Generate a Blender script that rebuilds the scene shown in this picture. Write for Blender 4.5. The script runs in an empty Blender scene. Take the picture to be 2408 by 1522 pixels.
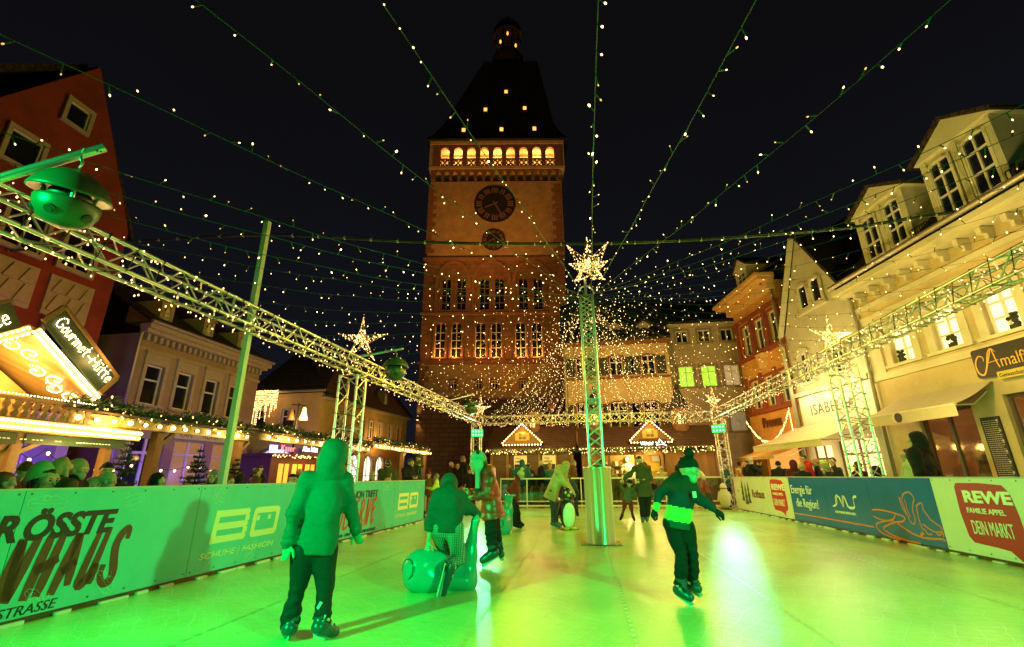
import bpy, math, random
import numpy as np
from mathutils import Vector, Matrix, Euler
random.seed(7); rng = np.random.default_rng(7)
R = math.radians; PI = math.pi
SC = bpy.context.scene; COL = SC.collection

# ------------------------------------------------------------------ camera, sky, exposure
CAMH = 1.2; YAW = R(8.46); PITCH = R(18.3); ROLL = R(0.55); FPX = 1091.0
cam_d = bpy.data.cameras.new('camera'); cam = bpy.data.objects.new('camera', cam_d); COL.objects.link(cam)
cam_d.sensor_width = 36.0; cam_d.lens = 36.0*FPX/2408.0; cam_d.clip_start = .05; cam_d.clip_end = 600
FW = np.array([-math.sin(YAW)*math.cos(PITCH), math.cos(YAW)*math.cos(PITCH), math.sin(PITCH)])
_r = np.array([math.cos(YAW), math.sin(YAW), 0.]); _u = np.cross(_r, FW)
RT = _r*math.cos(ROLL)-_u*math.sin(ROLL); UP = _u*math.cos(ROLL)+_r*math.sin(ROLL)
CP = np.array([0., 0., CAMH])
cam.matrix_world = Matrix(((RT[0], UP[0], -FW[0], 0), (RT[1], UP[1], -FW[1], 0), (RT[2], UP[2], -FW[2], CAMH), (0, 0, 0, 1)))
SC.camera = cam
SC.view_settings.view_transform = 'Standard'; SC.view_settings.look = 'None'
SC.view_settings.exposure = 0.0; SC.view_settings.gamma = 1.0
SC.render.engine = 'CYCLES'
cy = SC.cycles; cy.use_denoising = True; cy.max_bounces = 6; cy.diffuse_bounces = 3; cy.glossy_bounces = 3
cy.transparent_max_bounces = 10; cy.transmission_bounces = 3; cy.sample_clamp_indirect = 2.5; cy.sample_clamp_direct = 0
cy.caustics_reflective = False; cy.caustics_refractive = False; cy.use_adaptive_sampling = False
try: cy.use_light_tree = True
except Exception: pass

w = bpy.data.worlds.new('World'); SC.world = w; w.use_nodes = True
nt = w.node_tree; nt.nodes.clear()
_o = nt.nodes.new('ShaderNodeOutputWorld'); _b = nt.nodes.new('ShaderNodeBackground')
_g = nt.nodes.new('ShaderNodeTexCoord'); _s = nt.nodes.new('ShaderNodeSeparateXYZ'); _rp = nt.nodes.new('ShaderNodeValToRGB')
_n = nt.nodes.new('ShaderNodeTexNoise'); _n.inputs['Scale'].default_value = 2.2; _n.inputs['Detail'].default_value = 5
_m = nt.nodes.new('ShaderNodeMath'); _m.operation = 'MULTIPLY_ADD'; _m.inputs[1].default_value = .35; _m.inputs[2].default_value = -.17
_a = nt.nodes.new('ShaderNodeMath'); _a.operation = 'ADD'
nt.links.new(_g.outputs['Generated'], _s.inputs[0]); nt.links.new(_g.outputs['Generated'], _n.inputs['Vector'])
nt.links.new(_n.outputs['Fac'], _m.inputs[0]); nt.links.new(_m.outputs[0], _a.inputs[0]); nt.links.new(_s.outputs['Z'], _a.inputs[1])
nt.links.new(_a.outputs[0], _rp.inputs[0]); nt.links.new(_rp.outputs[0], _b.inputs[0]); nt.links.new(_b.outputs[0], _o.inputs[0])
e = _rp.color_ramp.elements
e[0].position = 0.05; e[0].color = (.0074, .0078, .0130, 1); e[1].position = .75; e[1].color = (.0038, .0038, .0046, 1)
x_ = e.new(.35); x_.color = (.0052, .0055, .0082, 1)
_b.inputs['Strength'].default_value = 1.0

# ------------------------------------------------------------------ lamps (fixtures are modelled further down; unseen added ones have none)
def lamp(kind, name, loc, energy, color, aim=None, size=.1, angle=120, blend=.5):
    d = bpy.data.lights.new(name, kind); o = bpy.data.objects.new(name, d); COL.objects.link(o)
    d.energy = energy; d.color = color; o.location = loc
    if kind in ('POINT', 'SPOT'): d.shadow_soft_size = size
    if kind == 'SPOT': d.spot_size = R(angle); d.spot_blend = blend
    if aim is not None: o.rotation_euler = (Vector(aim)-Vector(loc)).to_track_quat('-Z', 'Y').to_euler()
    return o
GREEN = (.0, 1.0, .16); WARM = (1.0, .70, .02); AMBER = (1.0, .36, .05); PURPLE = (.22, .08, 1.0)
FLOODS = [((-5.25, -1.3, 3.2), (-1.0, 4.6, 0), 4900), ((5.75, -1.3, 3.2), (.2, 5.9, 0), 4700),
          ((-4.47, 19.72, 2.98), (-.5, 12, 0), 620), ((5.27, 19.72, 2.94), (1, 12, 0), 620)]
for p_, a_, e_ in FLOODS:
    dv = (Vector(a_)-Vector(p_)).normalized()*.16
    lamp('SPOT', 'flood_lamp', Vector(p_)+dv, e_, GREEN if p_[1] < 0 else (.20, 1.0, .42), a_, .12, 75 if p_[1] < 0 else 104, .85)
for x, y, e_ in ((-2.2, 10, 130), (2.8, 10.5, 160), (-2.3, 14, 270), (2.8, 14.5, 270), (.4, 18, 170)):
    lamp('POINT', 'fairy_glow', (x, y, 4.0), e_, WARM, size=.5)

# ------------------------------------------------------------------ helpers
def ray(u, v): return FW*FPX + RT*(u-1204.0) - UP*(v-761.0)
def onplane(u, v, p, n):
    d = ray(u, v); t = ((np.array(p, float)-CP) @ n)/(d @ n); return CP+t*d
def ground(u, v, z=0.0):
    d = ray(u, v); return CP+d*((z-CAMH)/d[2])
def atx(u, v, x): d = ray(u, v); return CP+d*(x/d[0])
def aty(u, v, y): d = ray(u, v); return CP+d*(y/d[1])
def atdepth(u, v, dep): return CP+ray(u, v)*(dep/FPX)

MATS = {}
def M(name, col, rough=.6, metal=0., var=.12, scale=6., bump=0., bscale=30., em=None, es=0., spec=.5, coat=0., alpha=None):
    if name in MATS: return MATS[name]
    if name.startswith('plaster'): var, scale = var*2.2, .9
    m = bpy.data.materials.new(name); m.use_nodes = True; t = m.node_tree; b = t.nodes['Principled BSDF']
    col = tuple(col)[:3]; b.inputs['Base Color'].default_value = (*col, 1); b.inputs['Roughness'].default_value = rough
    b.inputs['Metallic'].default_value = metal; b.inputs['Specular IOR Level'].default_value = spec
    if coat: b.inputs['Coat Weight'].default_value = coat
    tc = None
    if var or bump: tc = t.nodes.new('ShaderNodeTexCoord')
    if var:
        n = t.nodes.new('ShaderNodeTexNoise'); n.inputs['Scale'].default_value = scale; n.inputs['Detail'].default_value = 6; n.inputs['Roughness'].default_value = .65
        r = t.nodes.new('ShaderNodeValToRGB'); t.links.new(tc.outputs['Object'], n.inputs['Vector']); t.links.new(n.outputs['Fac'], r.inputs[0])
        r.color_ramp.elements[0].position = .3; r.color_ramp.elements[1].position = .7
        r.color_ramp.elements[0].color = (*[c*(1-var) for c in col], 1); r.color_ramp.elements[1].color = (*[min(1, c*(1+var)) for c in col], 1)
        t.links.new(r.outputs[0], b.inputs['Base Color'])
    if bump:
        n2 = t.nodes.new('ShaderNodeTexNoise'); n2.inputs['Scale'].default_value = bscale; n2.inputs['Detail'].default_value = 4
        bp = t.nodes.new('ShaderNodeBump'); bp.inputs['Strength'].default_value = bump; bp.inputs['Distance'].default_value = .02
        t.links.new(tc.outputs['Object'], n2.inputs['Vector']); t.links.new(n2.outputs['Fac'], bp.inputs['Height']); t.links.new(bp.outputs[0], b.inputs['Normal'])
    if em: b.inputs['Emission Color'].default_value = (*em, 1); b.inputs['Emission Strength'].default_value = es; m.cycles.emission_sampling = 'NONE'
    MATS[name] = m; return m
def glow(name, col, st): return M(name, col, .5, var=0, em=col, es=st)

def brick_mat(name, c1, c2, mortar, bw, bh, rough=.9, msize=.02, bump=.5, wave=False):
    if name in MATS: return MATS[name]
    m = bpy.data.materials.new(name); m.use_nodes = True; t = m.node_tree; b = t.nodes['Principled BSDF']; b.inputs['Roughness'].default_value = rough
    tc = t.nodes.new('ShaderNodeTexCoord'); sp = t.nodes.new('ShaderNodeSeparateXYZ'); cb = t.nodes.new('ShaderNodeCombineXYZ')
    ad = t.nodes.new('ShaderNodeMath'); ad.operation = 'ADD'
    t.links.new(tc.outputs['Object'], sp.inputs[0]); t.links.new(sp.outputs['X'], ad.inputs[0]); t.links.new(sp.outputs['Y'], ad.inputs[1])
    t.links.new(ad.outputs[0], cb.inputs['X']); t.links.new(sp.outputs['Z'], cb.inputs['Y'])
    br = t.nodes.new('ShaderNodeTexBrick'); br.inputs['Scale'].default_value = 1; br.inputs['Brick Width'].default_value = bw; br.inputs['Row Height'].default_value = bh
    br.inputs['Mortar Size'].default_value = msize; br.inputs['Mortar Smooth'].default_value = .3
    br.inputs['Color1'].default_value = (*c1, 1); br.inputs['Color2'].default_value = (*c2, 1); br.inputs['Mortar'].default_value = (*mortar, 1)
    n = t.nodes.new('ShaderNodeTexNoise'); n.inputs['Scale'].default_value = .9; n.inputs['Detail'].default_value = 8; n.inputs['Roughness'].default_value = .7
    mx = t.nodes.new('ShaderNodeMix'); mx.data_type = 'RGBA'; mx.blend_type = 'MULTIPLY'; mx.inputs[0].default_value = .8
    rp = t.nodes.new('ShaderNodeValToRGB'); rp.color_ramp.elements[0].position = .3; rp.color_ramp.elements[0].color = (.5, .48, .46, 1); rp.color_ramp.elements[1].position = .7
    t.links.new(cb.outputs[0], br.inputs['Vector']); t.links.new(tc.outputs['Object'], n.inputs['Vector']); t.links.new(n.outputs['Fac'], rp.inputs[0])
    t.links.new(br.outputs['Color'], mx.inputs[6]); t.links.new(rp.outputs[0], mx.inputs[7]); t.links.new(mx.outputs[2], b.inputs['Base Color'])
    bp = t.nodes.new('ShaderNodeBump'); bp.inputs['Strength'].default_value = bump; bp.inputs['Distance'].default_value = .03; bp.invert = True
    t.links.new(br.outputs['Fac'], bp.inputs['Height']); t.links.new(bp.outputs[0], b.inputs['Normal'])
    MATS[name] = m; return m
def plank_mat(name, col, width=.14, axis='Z', rough=.55, var=.3):
    if name in MATS: return MATS[name]
    m = bpy.data.materials.new(name); m.use_nodes = True; t = m.node_tree; b = t.nodes['Principled BSDF']; b.inputs['Roughness'].default_value = rough
    tc = t.nodes.new('ShaderNodeTexCoord'); sp = t.nodes.new('ShaderNodeSeparateXYZ'); t.links.new(tc.outputs['Object'], sp.inputs[0])
    ad = t.nodes.new('ShaderNodeMath'); ad.operation = 'ADD'
    if axis == 'Z': t.links.new(sp.outputs['Z'], ad.inputs[0]); ad.inputs[1].default_value = 10
    else: t.links.new(sp.outputs['X'], ad.inputs[0]); t.links.new(sp.outputs['Y'], ad.inputs[1])
    dv = t.nodes.new('ShaderNodeMath'); dv.operation = 'DIVIDE'; dv.inputs[1].default_value = width; t.links.new(ad.outputs[0], dv.inputs[0])
    fl = t.nodes.new('ShaderNodeMath'); fl.operation = 'FLOOR'; t.links.new(dv.outputs[0], fl.inputs[0])
    fr = t.nodes.new('ShaderNodeMath'); fr.operation = 'FRACT'; t.links.new(dv.outputs[0], fr.inputs[0])
    wn = t.nodes.new('ShaderNodeTexWhiteNoise'); wn.noise_dimensions = '1D'; t.links.new(fl.outputs[0], wn.inputs['W'])
    n = t.nodes.new('ShaderNodeTexNoise'); n.inputs['Scale'].default_value = 5; n.inputs['Detail'].default_value = 6
    mp = t.nodes.new('ShaderNodeMapping'); mp.inputs['Scale'].default_value = (1, 1, 14) if axis == 'Z' else (14, 14, 1)
    t.links.new(tc.outputs['Object'], mp.inputs[0]); t.links.new(mp.outputs[0], n.inputs['Vector'])
    a2 = t.nodes.new('ShaderNodeMath'); a2.operation = 'ADD'; t.links.new(wn.outputs['Value'], a2.inputs[0]); t.links.new(n.outputs['Fac'], a2.inputs[1])
    rp = t.nodes.new('ShaderNodeValToRGB'); rp.color_ramp.elements[0].position = .2; rp.color_ramp.elements[1].position = .9
    h2 = t.nodes.new('ShaderNodeMath'); h2.operation = 'MULTIPLY'; h2.inputs[1].default_value = .5; t.links.new(a2.outputs[0], h2.inputs[0]); t.links.new(h2.outputs[0], rp.inputs[0])
    rp.color_ramp.elements[0].color = (*[c*(1-var) for c in col], 1); rp.color_ramp.elements[1].color = (*[c*(1+var) for c in col], 1)
    t.links.new(rp.outputs[0], b.inputs['Base Color'])
    cr = t.nodes.new('ShaderNodeMath'); cr.operation = 'GREATER_THAN'; cr.inputs[1].default_value = .07; t.links.new(fr.outputs[0], cr.inputs[0])
    bp = t.nodes.new('ShaderNodeBump'); bp.inputs['Strength'].default_value = .8; bp.inputs['Distance'].default_value = .02
    t.links.new(cr.outputs[0], bp.inputs['Height']); t.links.new(bp.outputs[0], b.inputs['Normal'])
    MATS[name] = m; return m

def tag(o, label=None, cat=None, group=None, kind=None):
    if label: o['label'] = label
    if cat: o['category'] = cat
    if group: o['group'] = group
    if kind: o['kind'] = kind
    return o
def thing(name, label, cat, loc=(0, 0, 0), rz=0., group=None):
    o = bpy.data.objects.new(name, None); COL.objects.link(o); o.empty_display_size = .2
    o.location = loc; o.rotation_euler = (0, 0, rz); return tag(o, label, cat, group)
def copytree(o, parent=None):
    c = o.copy(); COL.objects.link(c)
    if parent is not None: c.parent = parent
    for ch in list(o.children): copytree(ch, c)
    return c

class MB:
    def __init__(s): s.v = []; s.f = []; s.m = []; s.sm = []
    def add(s, vs, fs, mi=0, sm=False):
        b = len(s.v); s.v += [tuple(map(float, p)) for p in vs]
        for f in fs: s.f.append([b+i for i in f]); s.m.append(mi); s.sm.append(sm)
        return s
    def box(s, x0, x1, y0, y1, z0, z1, mi=0):
        return s.add([(x0, y0, z0), (x1, y0, z0), (x1, y1, z0), (x0, y1, z0), (x0, y0, z1), (x1, y0, z1), (x1, y1, z1), (x0, y1, z1)],
                     [(0, 3, 2, 1), (4, 5, 6, 7), (0, 1, 5, 4), (1, 2, 6, 5), (2, 3, 7, 6), (3, 0, 4, 7)], mi)
    def hexa(s, p, mi=0):  # 8 corners, bottom 4 ccw then top 4
        return s.add(p, [(0, 3, 2, 1), (4, 5, 6, 7), (0, 1, 5, 4), (1, 2, 6, 5), (2, 3, 7, 6), (3, 0, 4, 7)], mi)
    def bar(s, p, q, r, n=6, r2=None, mi=0, caps=True):
        p = np.array(p, float); q = np.array(q, float); d = q-p; L = np.linalg.norm(d)
        if L < 1e-6: return s
        d /= L; a = np.cross(d, (0, 0, 1.) if abs(d[2]) < .9 else (1., 0, 0)); a /= np.linalg.norm(a); b = np.cross(d, a); r2 = r if r2 is None else r2
        vs = []
        for c, rr in ((p, r), (q, r2)):
            for i in range(n):
                t = 2*PI*(i+.5)/n; vs.append(c+rr*(a*math.cos(t)+b*math.sin(t)))
        fs = [(i, i+n, (i+1) % n+n, (i+1) % n) for i in range(n)]
        s.add(vs, fs, mi, n > 5)
        if caps: s.add(vs, [tuple(range(n)), tuple(range(2*n-1, n-1, -1))], mi)
        return s
    def beam(s, p, q, w, h, mi=0, up=(0, 0, 1.)):   # rectangular section
        p = np.array(p, float); q = np.array(q, float); d = q-p; d /= np.linalg.norm(d)
        a = np.cross(d, up); a /= np.linalg.norm(a); b = np.cross(a, d)
        c = [p-a*w/2-b*h/2, q-a*w/2-b*h/2, q+a*w/2-b*h/2, p+a*w/2-b*h/2]
        return s.hexa(c+[k+b*h for k in c], mi)
    def tube(s, pts, r, n=5, mi=0):
        pts = [np.array(p, float) for p in pts]; N = len(pts); vs = []
        for i, p in enumerate(pts):
            d = pts[min(i+1, N-1)]-pts[max(i-1, 0)]; d /= max(np.linalg.norm(d), 1e-9)
            a = np.cross(d, (0, 0, 1.) if abs(d[2]) < .95 else (1., 0, 0)); a /= np.linalg.norm(a); b = np.cross(d, a)
            rr = r[i] if hasattr(r, '__len__') else r
            for k in range(n):
                t = 2*PI*k/n; vs.append(p+rr*(a*math.cos(t)+b*math.sin(t)))
        fs = [(i*n+k, (i+1)*n+k, (i+1)*n+(k+1) % n, i*n+(k+1) % n) for i in range(N-1) for k in range(n)]
        return s.add(vs, fs+[tuple(range(n)), tuple((N-1)*n+k for k in reversed(range(n)))], mi, True)
    def prism(s, poly, y0, y1, mi=0):   # polygon in x,z pushed along y
        n = len(poly); A = sum(poly[i][0]*poly[(i+1) % n][1]-poly[(i+1) % n][0]*poly[i][1] for i in range(n))
        if A < 0: poly = poly[::-1]
        vs = [(x, y0, z) for x, z in poly]+[(x, y1, z) for x, z in poly]
        return s.add(vs, [tuple(range(n)), tuple(range(2*n-1, n-1, -1))]+[(i, i+n, (i+1) % n+n, (i+1) % n) for i in range(n)], mi)
    def ell(s, c, r, nu=10, nv=6, mi=0, rot=None):
        if not hasattr(r, '__len__'): r = (r, r, r)
        vs = [(0, 0, r[2])]
        for j in range(1, nv):
            t = PI*j/nv
            for i in range(nu): p_ = 2*PI*i/nu; vs.append((r[0]*math.sin(t)*math.cos(p_), r[1]*math.sin(t)*math.sin(p_), r[2]*math.cos(t)))
        vs.append((0, 0, -r[2])); fs = [(0, 1+i, 1+(i+1) % nu) for i in range(nu)]
        for j in range(nv-2):
            for i in range(nu): fs.append((1+j*nu+i, 1+(j+1)*nu+i, 1+(j+1)*nu+(i+1) % nu, 1+j*nu+(i+1) % nu))
        L = len(vs)-1; fs += [(L, L-nu+(i+1) % nu, L-nu+i) for i in range(nu)]
        V = np.array(vs)
        if rot is not None: V = V @ np.array(rot).T
        return s.add(V+np.array(c), fs, mi, True)
    def lathe(s, c, prof, n=24, mi=0, sm=True):
        vs = []; c = np.array(c, float)
        for r, z in prof:
            for i in range(n): t = 2*PI*i/n; vs.append(c+(r*math.cos(t), r*math.sin(t), z))
        fs = [(j*n+i, j*n+(i+1) % n, (j+1)*n+(i+1) % n, (j+1)*n+i) for j in range(len(prof)-1) for i in range(n)]
        return s.add(vs, fs, mi, sm)
    def build(s, name, mats, parent=None, loc=None, label=None, cat=None, group=None, kind=None, rz=0.):
        if not isinstance(mats, (list, tuple)): mats = [mats]
        me = bpy.data.meshes.new(name); V = np.array(s.v, float).reshape(-1, 3)
        if loc is not None and parent is None:
            V = V-np.array(loc, float)
            if rz: c, q = math.cos(-rz), math.sin(-rz); V = np.stack([V[:, 0]*c-V[:, 1]*q, V[:, 0]*q+V[:, 1]*c, V[:, 2]], 1)
        me.from_pydata(V.tolist(), [], s.f)
        for m in mats: me.materials.append(m)
        me.polygons.foreach_set('material_index', s.m); me.polygons.foreach_set('use_smooth', s.sm); me.update()
        o = bpy.data.objects.new(name, me); COL.objects.link(o)
        if parent is not None: o.parent = parent
        elif loc is not None: o.location = loc; o.rotation_euler = (0, 0, rz)
        return tag(o, label, cat, group, kind)

def text(body, name, parent, x, y, z, size, mat, bold=0., shear=0., align='LEFT', sx=1., rot=0., space=1., depth=.003, **kw):
    c = bpy.data.curves.new(name, 'FONT'); c.body = body; c.size = size; c.offset = bold; c.shear = shear; c.align_x = align; c.extrude = depth
    c.space_character = space; c.resolution_u = 4; c.materials.append(mat)
    o = bpy.data.objects.new(name, c); COL.objects.link(o); o.parent = parent; o.location = (x, y, z); o.rotation_euler = Euler((R(90), rot, 0), 'XYZ') if not rot else (Matrix.Rotation(-rot, 3, 'Y') @ Matrix.Rotation(R(90), 3, 'X')).to_euler(); o.scale = (sx, 1, 1)
    return tag(o, **kw)

def rotz(a): return np.array([[math.cos(a), -math.sin(a), 0], [math.sin(a), math.cos(a), 0], [0, 0, 1]])
class Frame:   # a facade frame: local x along the face (to the right seen from outside), y inwards, z up
    def __init__(s, root): s.root = root; s.o = np.array(root.location); s.rz = root.rotation_euler.z; s.Rm = rotz(s.rz)
    def pix(s, u, v, d=0.):
        n = s.Rm @ np.array([0, 1., 0]); p = s.o+n*d; q = onplane(u, v, p, n); l = s.Rm.T @ (q-s.o); return float(l[0]), float(l[2])
    def world(s, p): return s.o+s.Rm @ np.array(p, float)
    def local(s, p): return s.Rm.T @ (np.array(p, float)-s.o)
# ------------------------------------------------------------------ ground and ice
def ice_mat():
    m = bpy.data.materials.new('ice_sheet'); m.use_nodes = True; t = m.node_tree; b = t.nodes['Principled BSDF']; MATS['ice'] = m
    tc = t.nodes.new('ShaderNodeTexCoord')
    def noise(sc, det, stretch=None):
        n = t.nodes.new('ShaderNodeTexNoise'); n.inputs['Scale'].default_value = sc; n.inputs['Detail'].default_value = det; n.inputs['Roughness'].default_value = .7
        if stretch:
            mp = t.nodes.new('ShaderNodeMapping'); mp.inputs['Scale'].default_value = stretch[:3]; mp.inputs['Rotation'].default_value = (0, 0, stretch[3])
            t.links.new(tc.outputs['Object'], mp.inputs[0]); t.links.new(mp.outputs[0], n.inputs['Vector'])
        else: t.links.new(tc.outputs['Object'], n.inputs['Vector'])
        return n
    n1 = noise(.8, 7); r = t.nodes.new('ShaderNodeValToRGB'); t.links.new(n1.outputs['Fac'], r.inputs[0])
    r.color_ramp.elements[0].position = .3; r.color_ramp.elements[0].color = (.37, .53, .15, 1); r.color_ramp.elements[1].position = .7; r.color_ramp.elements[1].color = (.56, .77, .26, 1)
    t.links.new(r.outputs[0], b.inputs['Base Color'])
    n2 = noise(1.3, 5); r2 = t.nodes.new('ShaderNodeMapRange'); r2.inputs['To Min'].default_value = .11; r2.inputs['To Max'].default_value = .30
    t.links.new(n2.outputs['Fac'], r2.inputs['Value']); t.links.new(r2.outputs[0], b.inputs['Roughness'])
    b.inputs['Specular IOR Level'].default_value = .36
    n3 = noise(14, 5, (1, .16, 1, .5)); n4 = noise(13, 4, (.2, 1, 1, -.4)); n5 = noise(70, 3)
    a = t.nodes.new('ShaderNodeMath'); a.operation = 'ADD'; t.links.new(n3.outputs['Fac'], a.inputs[0]); t.links.new(n4.outputs['Fac'], a.inputs[1])
    a3 = t.nodes.new('ShaderNodeMath'); a3.operation = 'MULTIPLY_ADD'; a3.inputs[1].default_value = .9; t.links.new(n5.outputs['Fac'], a3.inputs[0]); t.links.new(a.outputs[0], a3.inputs[2])
    wv = []
    for sc, rot, dist in ((2.1, .5, 9), (1.8, -.9, 14), (2.4, 1.6, 11), (3.1, 2.4, 7)):
        mp = t.nodes.new('ShaderNodeMapping'); mp.inputs['Rotation'].default_value = (0, 0, rot); t.links.new(tc.outputs['Object'], mp.inputs[0])
        wt = t.nodes.new('ShaderNodeTexWave'); wt.inputs['Scale'].default_value = sc; wt.inputs['Distortion'].default_value = dist; wt.inputs['Detail'].default_value = 1.5; wt.inputs['Detail Scale'].default_value = .6; t.links.new(mp.outputs[0], wt.inputs[0])
        gt = t.nodes.new('ShaderNodeMath'); gt.operation = 'GREATER_THAN'; gt.inputs[1].default_value = .9975; t.links.new(wt.outputs['Fac'], gt.inputs[0]); wv.append(gt)
    w1 = t.nodes.new('ShaderNodeMath'); w1.operation = 'ADD'; t.links.new(wv[0].outputs[0], w1.inputs[0]); t.links.new(wv[1].outputs[0], w1.inputs[1])
    w2_ = t.nodes.new('ShaderNodeMath'); w2_.operation = 'ADD'; w2_.use_clamp = True; t.links.new(w1.outputs[0], w2_.inputs[0]); w3_ = t.nodes.new('ShaderNodeMath'); w3_.operation = 'ADD'; t.links.new(wv[2].outputs[0], w3_.inputs[0]); t.links.new(wv[3].outputs[0], w3_.inputs[1]); t.links.new(w3_.outputs[0], w2_.inputs[1])
    mxs = t.nodes.new('ShaderNodeMix'); mxs.data_type = 'RGBA'; mxs.inputs[7].default_value = (.84, .85, .72, 1); hf = t.nodes.new('ShaderNodeMath'); hf.operation = 'MULTIPLY'; hf.inputs[1].default_value = .45; t.links.new(w2_.outputs[0], hf.inputs[0]); t.links.new(hf.outputs[0], mxs.inputs[0]); t.links.new(r.outputs[0], mxs.inputs[6]); t.links.new(mxs.outputs[2], b.inputs['Base Color'])
    bp = t.nodes.new('ShaderNodeBump'); bp.inputs['Strength'].default_value = .24; bp.inputs['Distance'].default_value = .012
    t.links.new(a3.outputs[0], bp.inputs['Height']); t.links.new(bp.outputs[0], b.inputs['Normal'])
    return m
MB().add([(-150, -60, -.09), (150, -60, -.09), (150, 200, -.09), (-150, 200, -.09)], [(0, 1, 2, 3)]).build('ground', brick_mat('paving', (.11, .10, .09), (.14, .125, .11), (.05, .05, .05), .3, .2), kind='structure')
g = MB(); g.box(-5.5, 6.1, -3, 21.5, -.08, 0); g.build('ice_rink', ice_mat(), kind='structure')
seam = M('ice_seam', (.42, .44, .18), .4, scale=30)
for x, mt in ((-3.2, seam), (-1.0, seam), (.30, M('ice_seam_pale', (.80, .84, .62), .3, var=0)), (1.75, seam), (3.9, seam)):
    g = MB(); y = 1.2; k = .014
    while y < 19.5: g.add([(x-k, y, .004), (x+k, y, .004), (x+k, y+.06, .004), (x-k, y+.06, .004)], [(0, 1, 2, 3)]); y += .13
    g.build('ice_joint', mt, kind='structure')

# ------------------------------------------------------------------ advertising boards
class V2:  # frame without an object
    def __init__(s, o, d):
        s.o = np.array([o[0], o[1], 0.]); d = np.array([d[0]-o[0], d[1]-o[1], 0.]); s.rz = math.atan2(d[1], d[0]); s.Rm = rotz(s.rz)
    pix = Frame.pix; world = Frame.world; local = Frame.local
LB = V2((-5.08, 2.2), (-4.74, 14.2)); RB = V2((5.33, 19.0), (5.64, 7.4))
def panel_mat(name, col): return M(name, col, .2, var=.06, scale=3, bump=.10, bscale=1.6, spec=.5)
P_TEAL = panel_mat('banner_teal', (.10, .53, .60)); P_WHITE = panel_mat('banner_white', (.74, .74, .70)); P_BLUE = panel_mat('banner_blue', (.012, .13, .58))
K_BLACK = M('print_black', (.015, .015, .015), .4, var=0); K_BROWN = M('print_brown', (.16, .035, .025), .4, var=0); K_RED = M('print_red', (.55, .02, .02), .4, var=0)
K_CREAM = M('print_cream', (.80, .76, .42), .4, var=0); K_WHITE = M('print_white', (.85, .85, .82), .4, var=0); K_ORANGE = M('print_orange', (.70, .19, .02), .4, var=0); K_PALE = M('print_pale_line', (.34, .72, .50), .5, var=0)
K_RUST = M('print_rust', (.50, .07, .03), .4, var=0); K_TEALD = M('print_dark_teal', (.25, .55, .48), .4, var=0)
RAIL = M('kick_rail', (.10, .045, .02), .7, var=.5, scale=9); BOLT = M('bolt', (.10, .12, .10), .4, metal=.8, var=0)
BOLT_ME = []
def advert(fr, s0, s1, mat, label):
    t = thing('advertising_board', label, 'board', tuple(fr.world((s0, 0, 0))), fr.rz, 'advertising boards round the ice rink')
    g = MB(); g.box(.004, s1-s0-.004, 0, .035, .055, 1.12); g.build('panel', mat, t)
    g = MB(); g.box(0, s1-s0, .012, .06, .002, .053); n = int((s1-s0)/.35)
    for i in range(n): x = (i+random.random()*.5)*(s1-s0)/n; g.box(x, x+.12+.2*random.random(), -.03, .011, .001, .02+.012*random.random(), 1)
    g.build('kick_rail', [RAIL, M('snow_scrap', (.7, .7, .66), .7)], t)
    g = MB(); g.box(0, s1-s0, -.008, .05, 1.121, 1.14)
    g.build('top_cap', M('cap_grey', (.45, .45, .42), .5), t)
    for x in np.linspace(.05, s1-s0-.05, 6):
        for z in (1.09, .1):
            if not BOLT_ME: g = MB(); g.bar((0, -.001, 0), (0, -.008, 0), .009, 6); q = g.build('bolt', BOLT, t); q.location = (x, 0, z); BOLT_ME.append(q.data)
            else: q = bpy.data.objects.new('bolt', BOLT_ME[0]); COL.objects.link(q); q.parent = t; q.location = (x, 0, z)
    return t
def stroke(g, pts, wd, y=-.004, mi=0, taper=None):   # flat printed brush stroke of varying width
    pts = np.array(pts, float); N = len(pts); vs = []
    for i in range(N):
        d = pts[min(i+1, N-1)]-pts[max(i-1, 0)]; d /= max(np.linalg.norm(d), 1e-9); n = np.array([-d[1], d[0]])
        wv = wd[i] if hasattr(wd, '__len__') else wd
        for sg in (1, -1): q = pts[i]+n*sg*wv/2; vs.append((q[0], y, q[1]))
    g.add(vs, [(2*i, 2*i+1, 2*i+3, 2*i+2) for i in range(N-1)], mi)
def smooth(pts, k=4):
    P = np.array(pts, float); out = []
    for i in range(len(P)-1):
        p0, p1, p2, p3 = P[max(i-1, 0)], P[i], P[i+1], P[min(i+2, len(P)-1)]
        for j in range(k): t = j/k; out.append(.5*((2*p1)+(-p0+p2)*t+(2*p0-5*p1+4*p2-p3)*t*t+(-p0+3*p1-3*p2+p3)*t**3))
    return np.array(out+[P[-1]])
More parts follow.
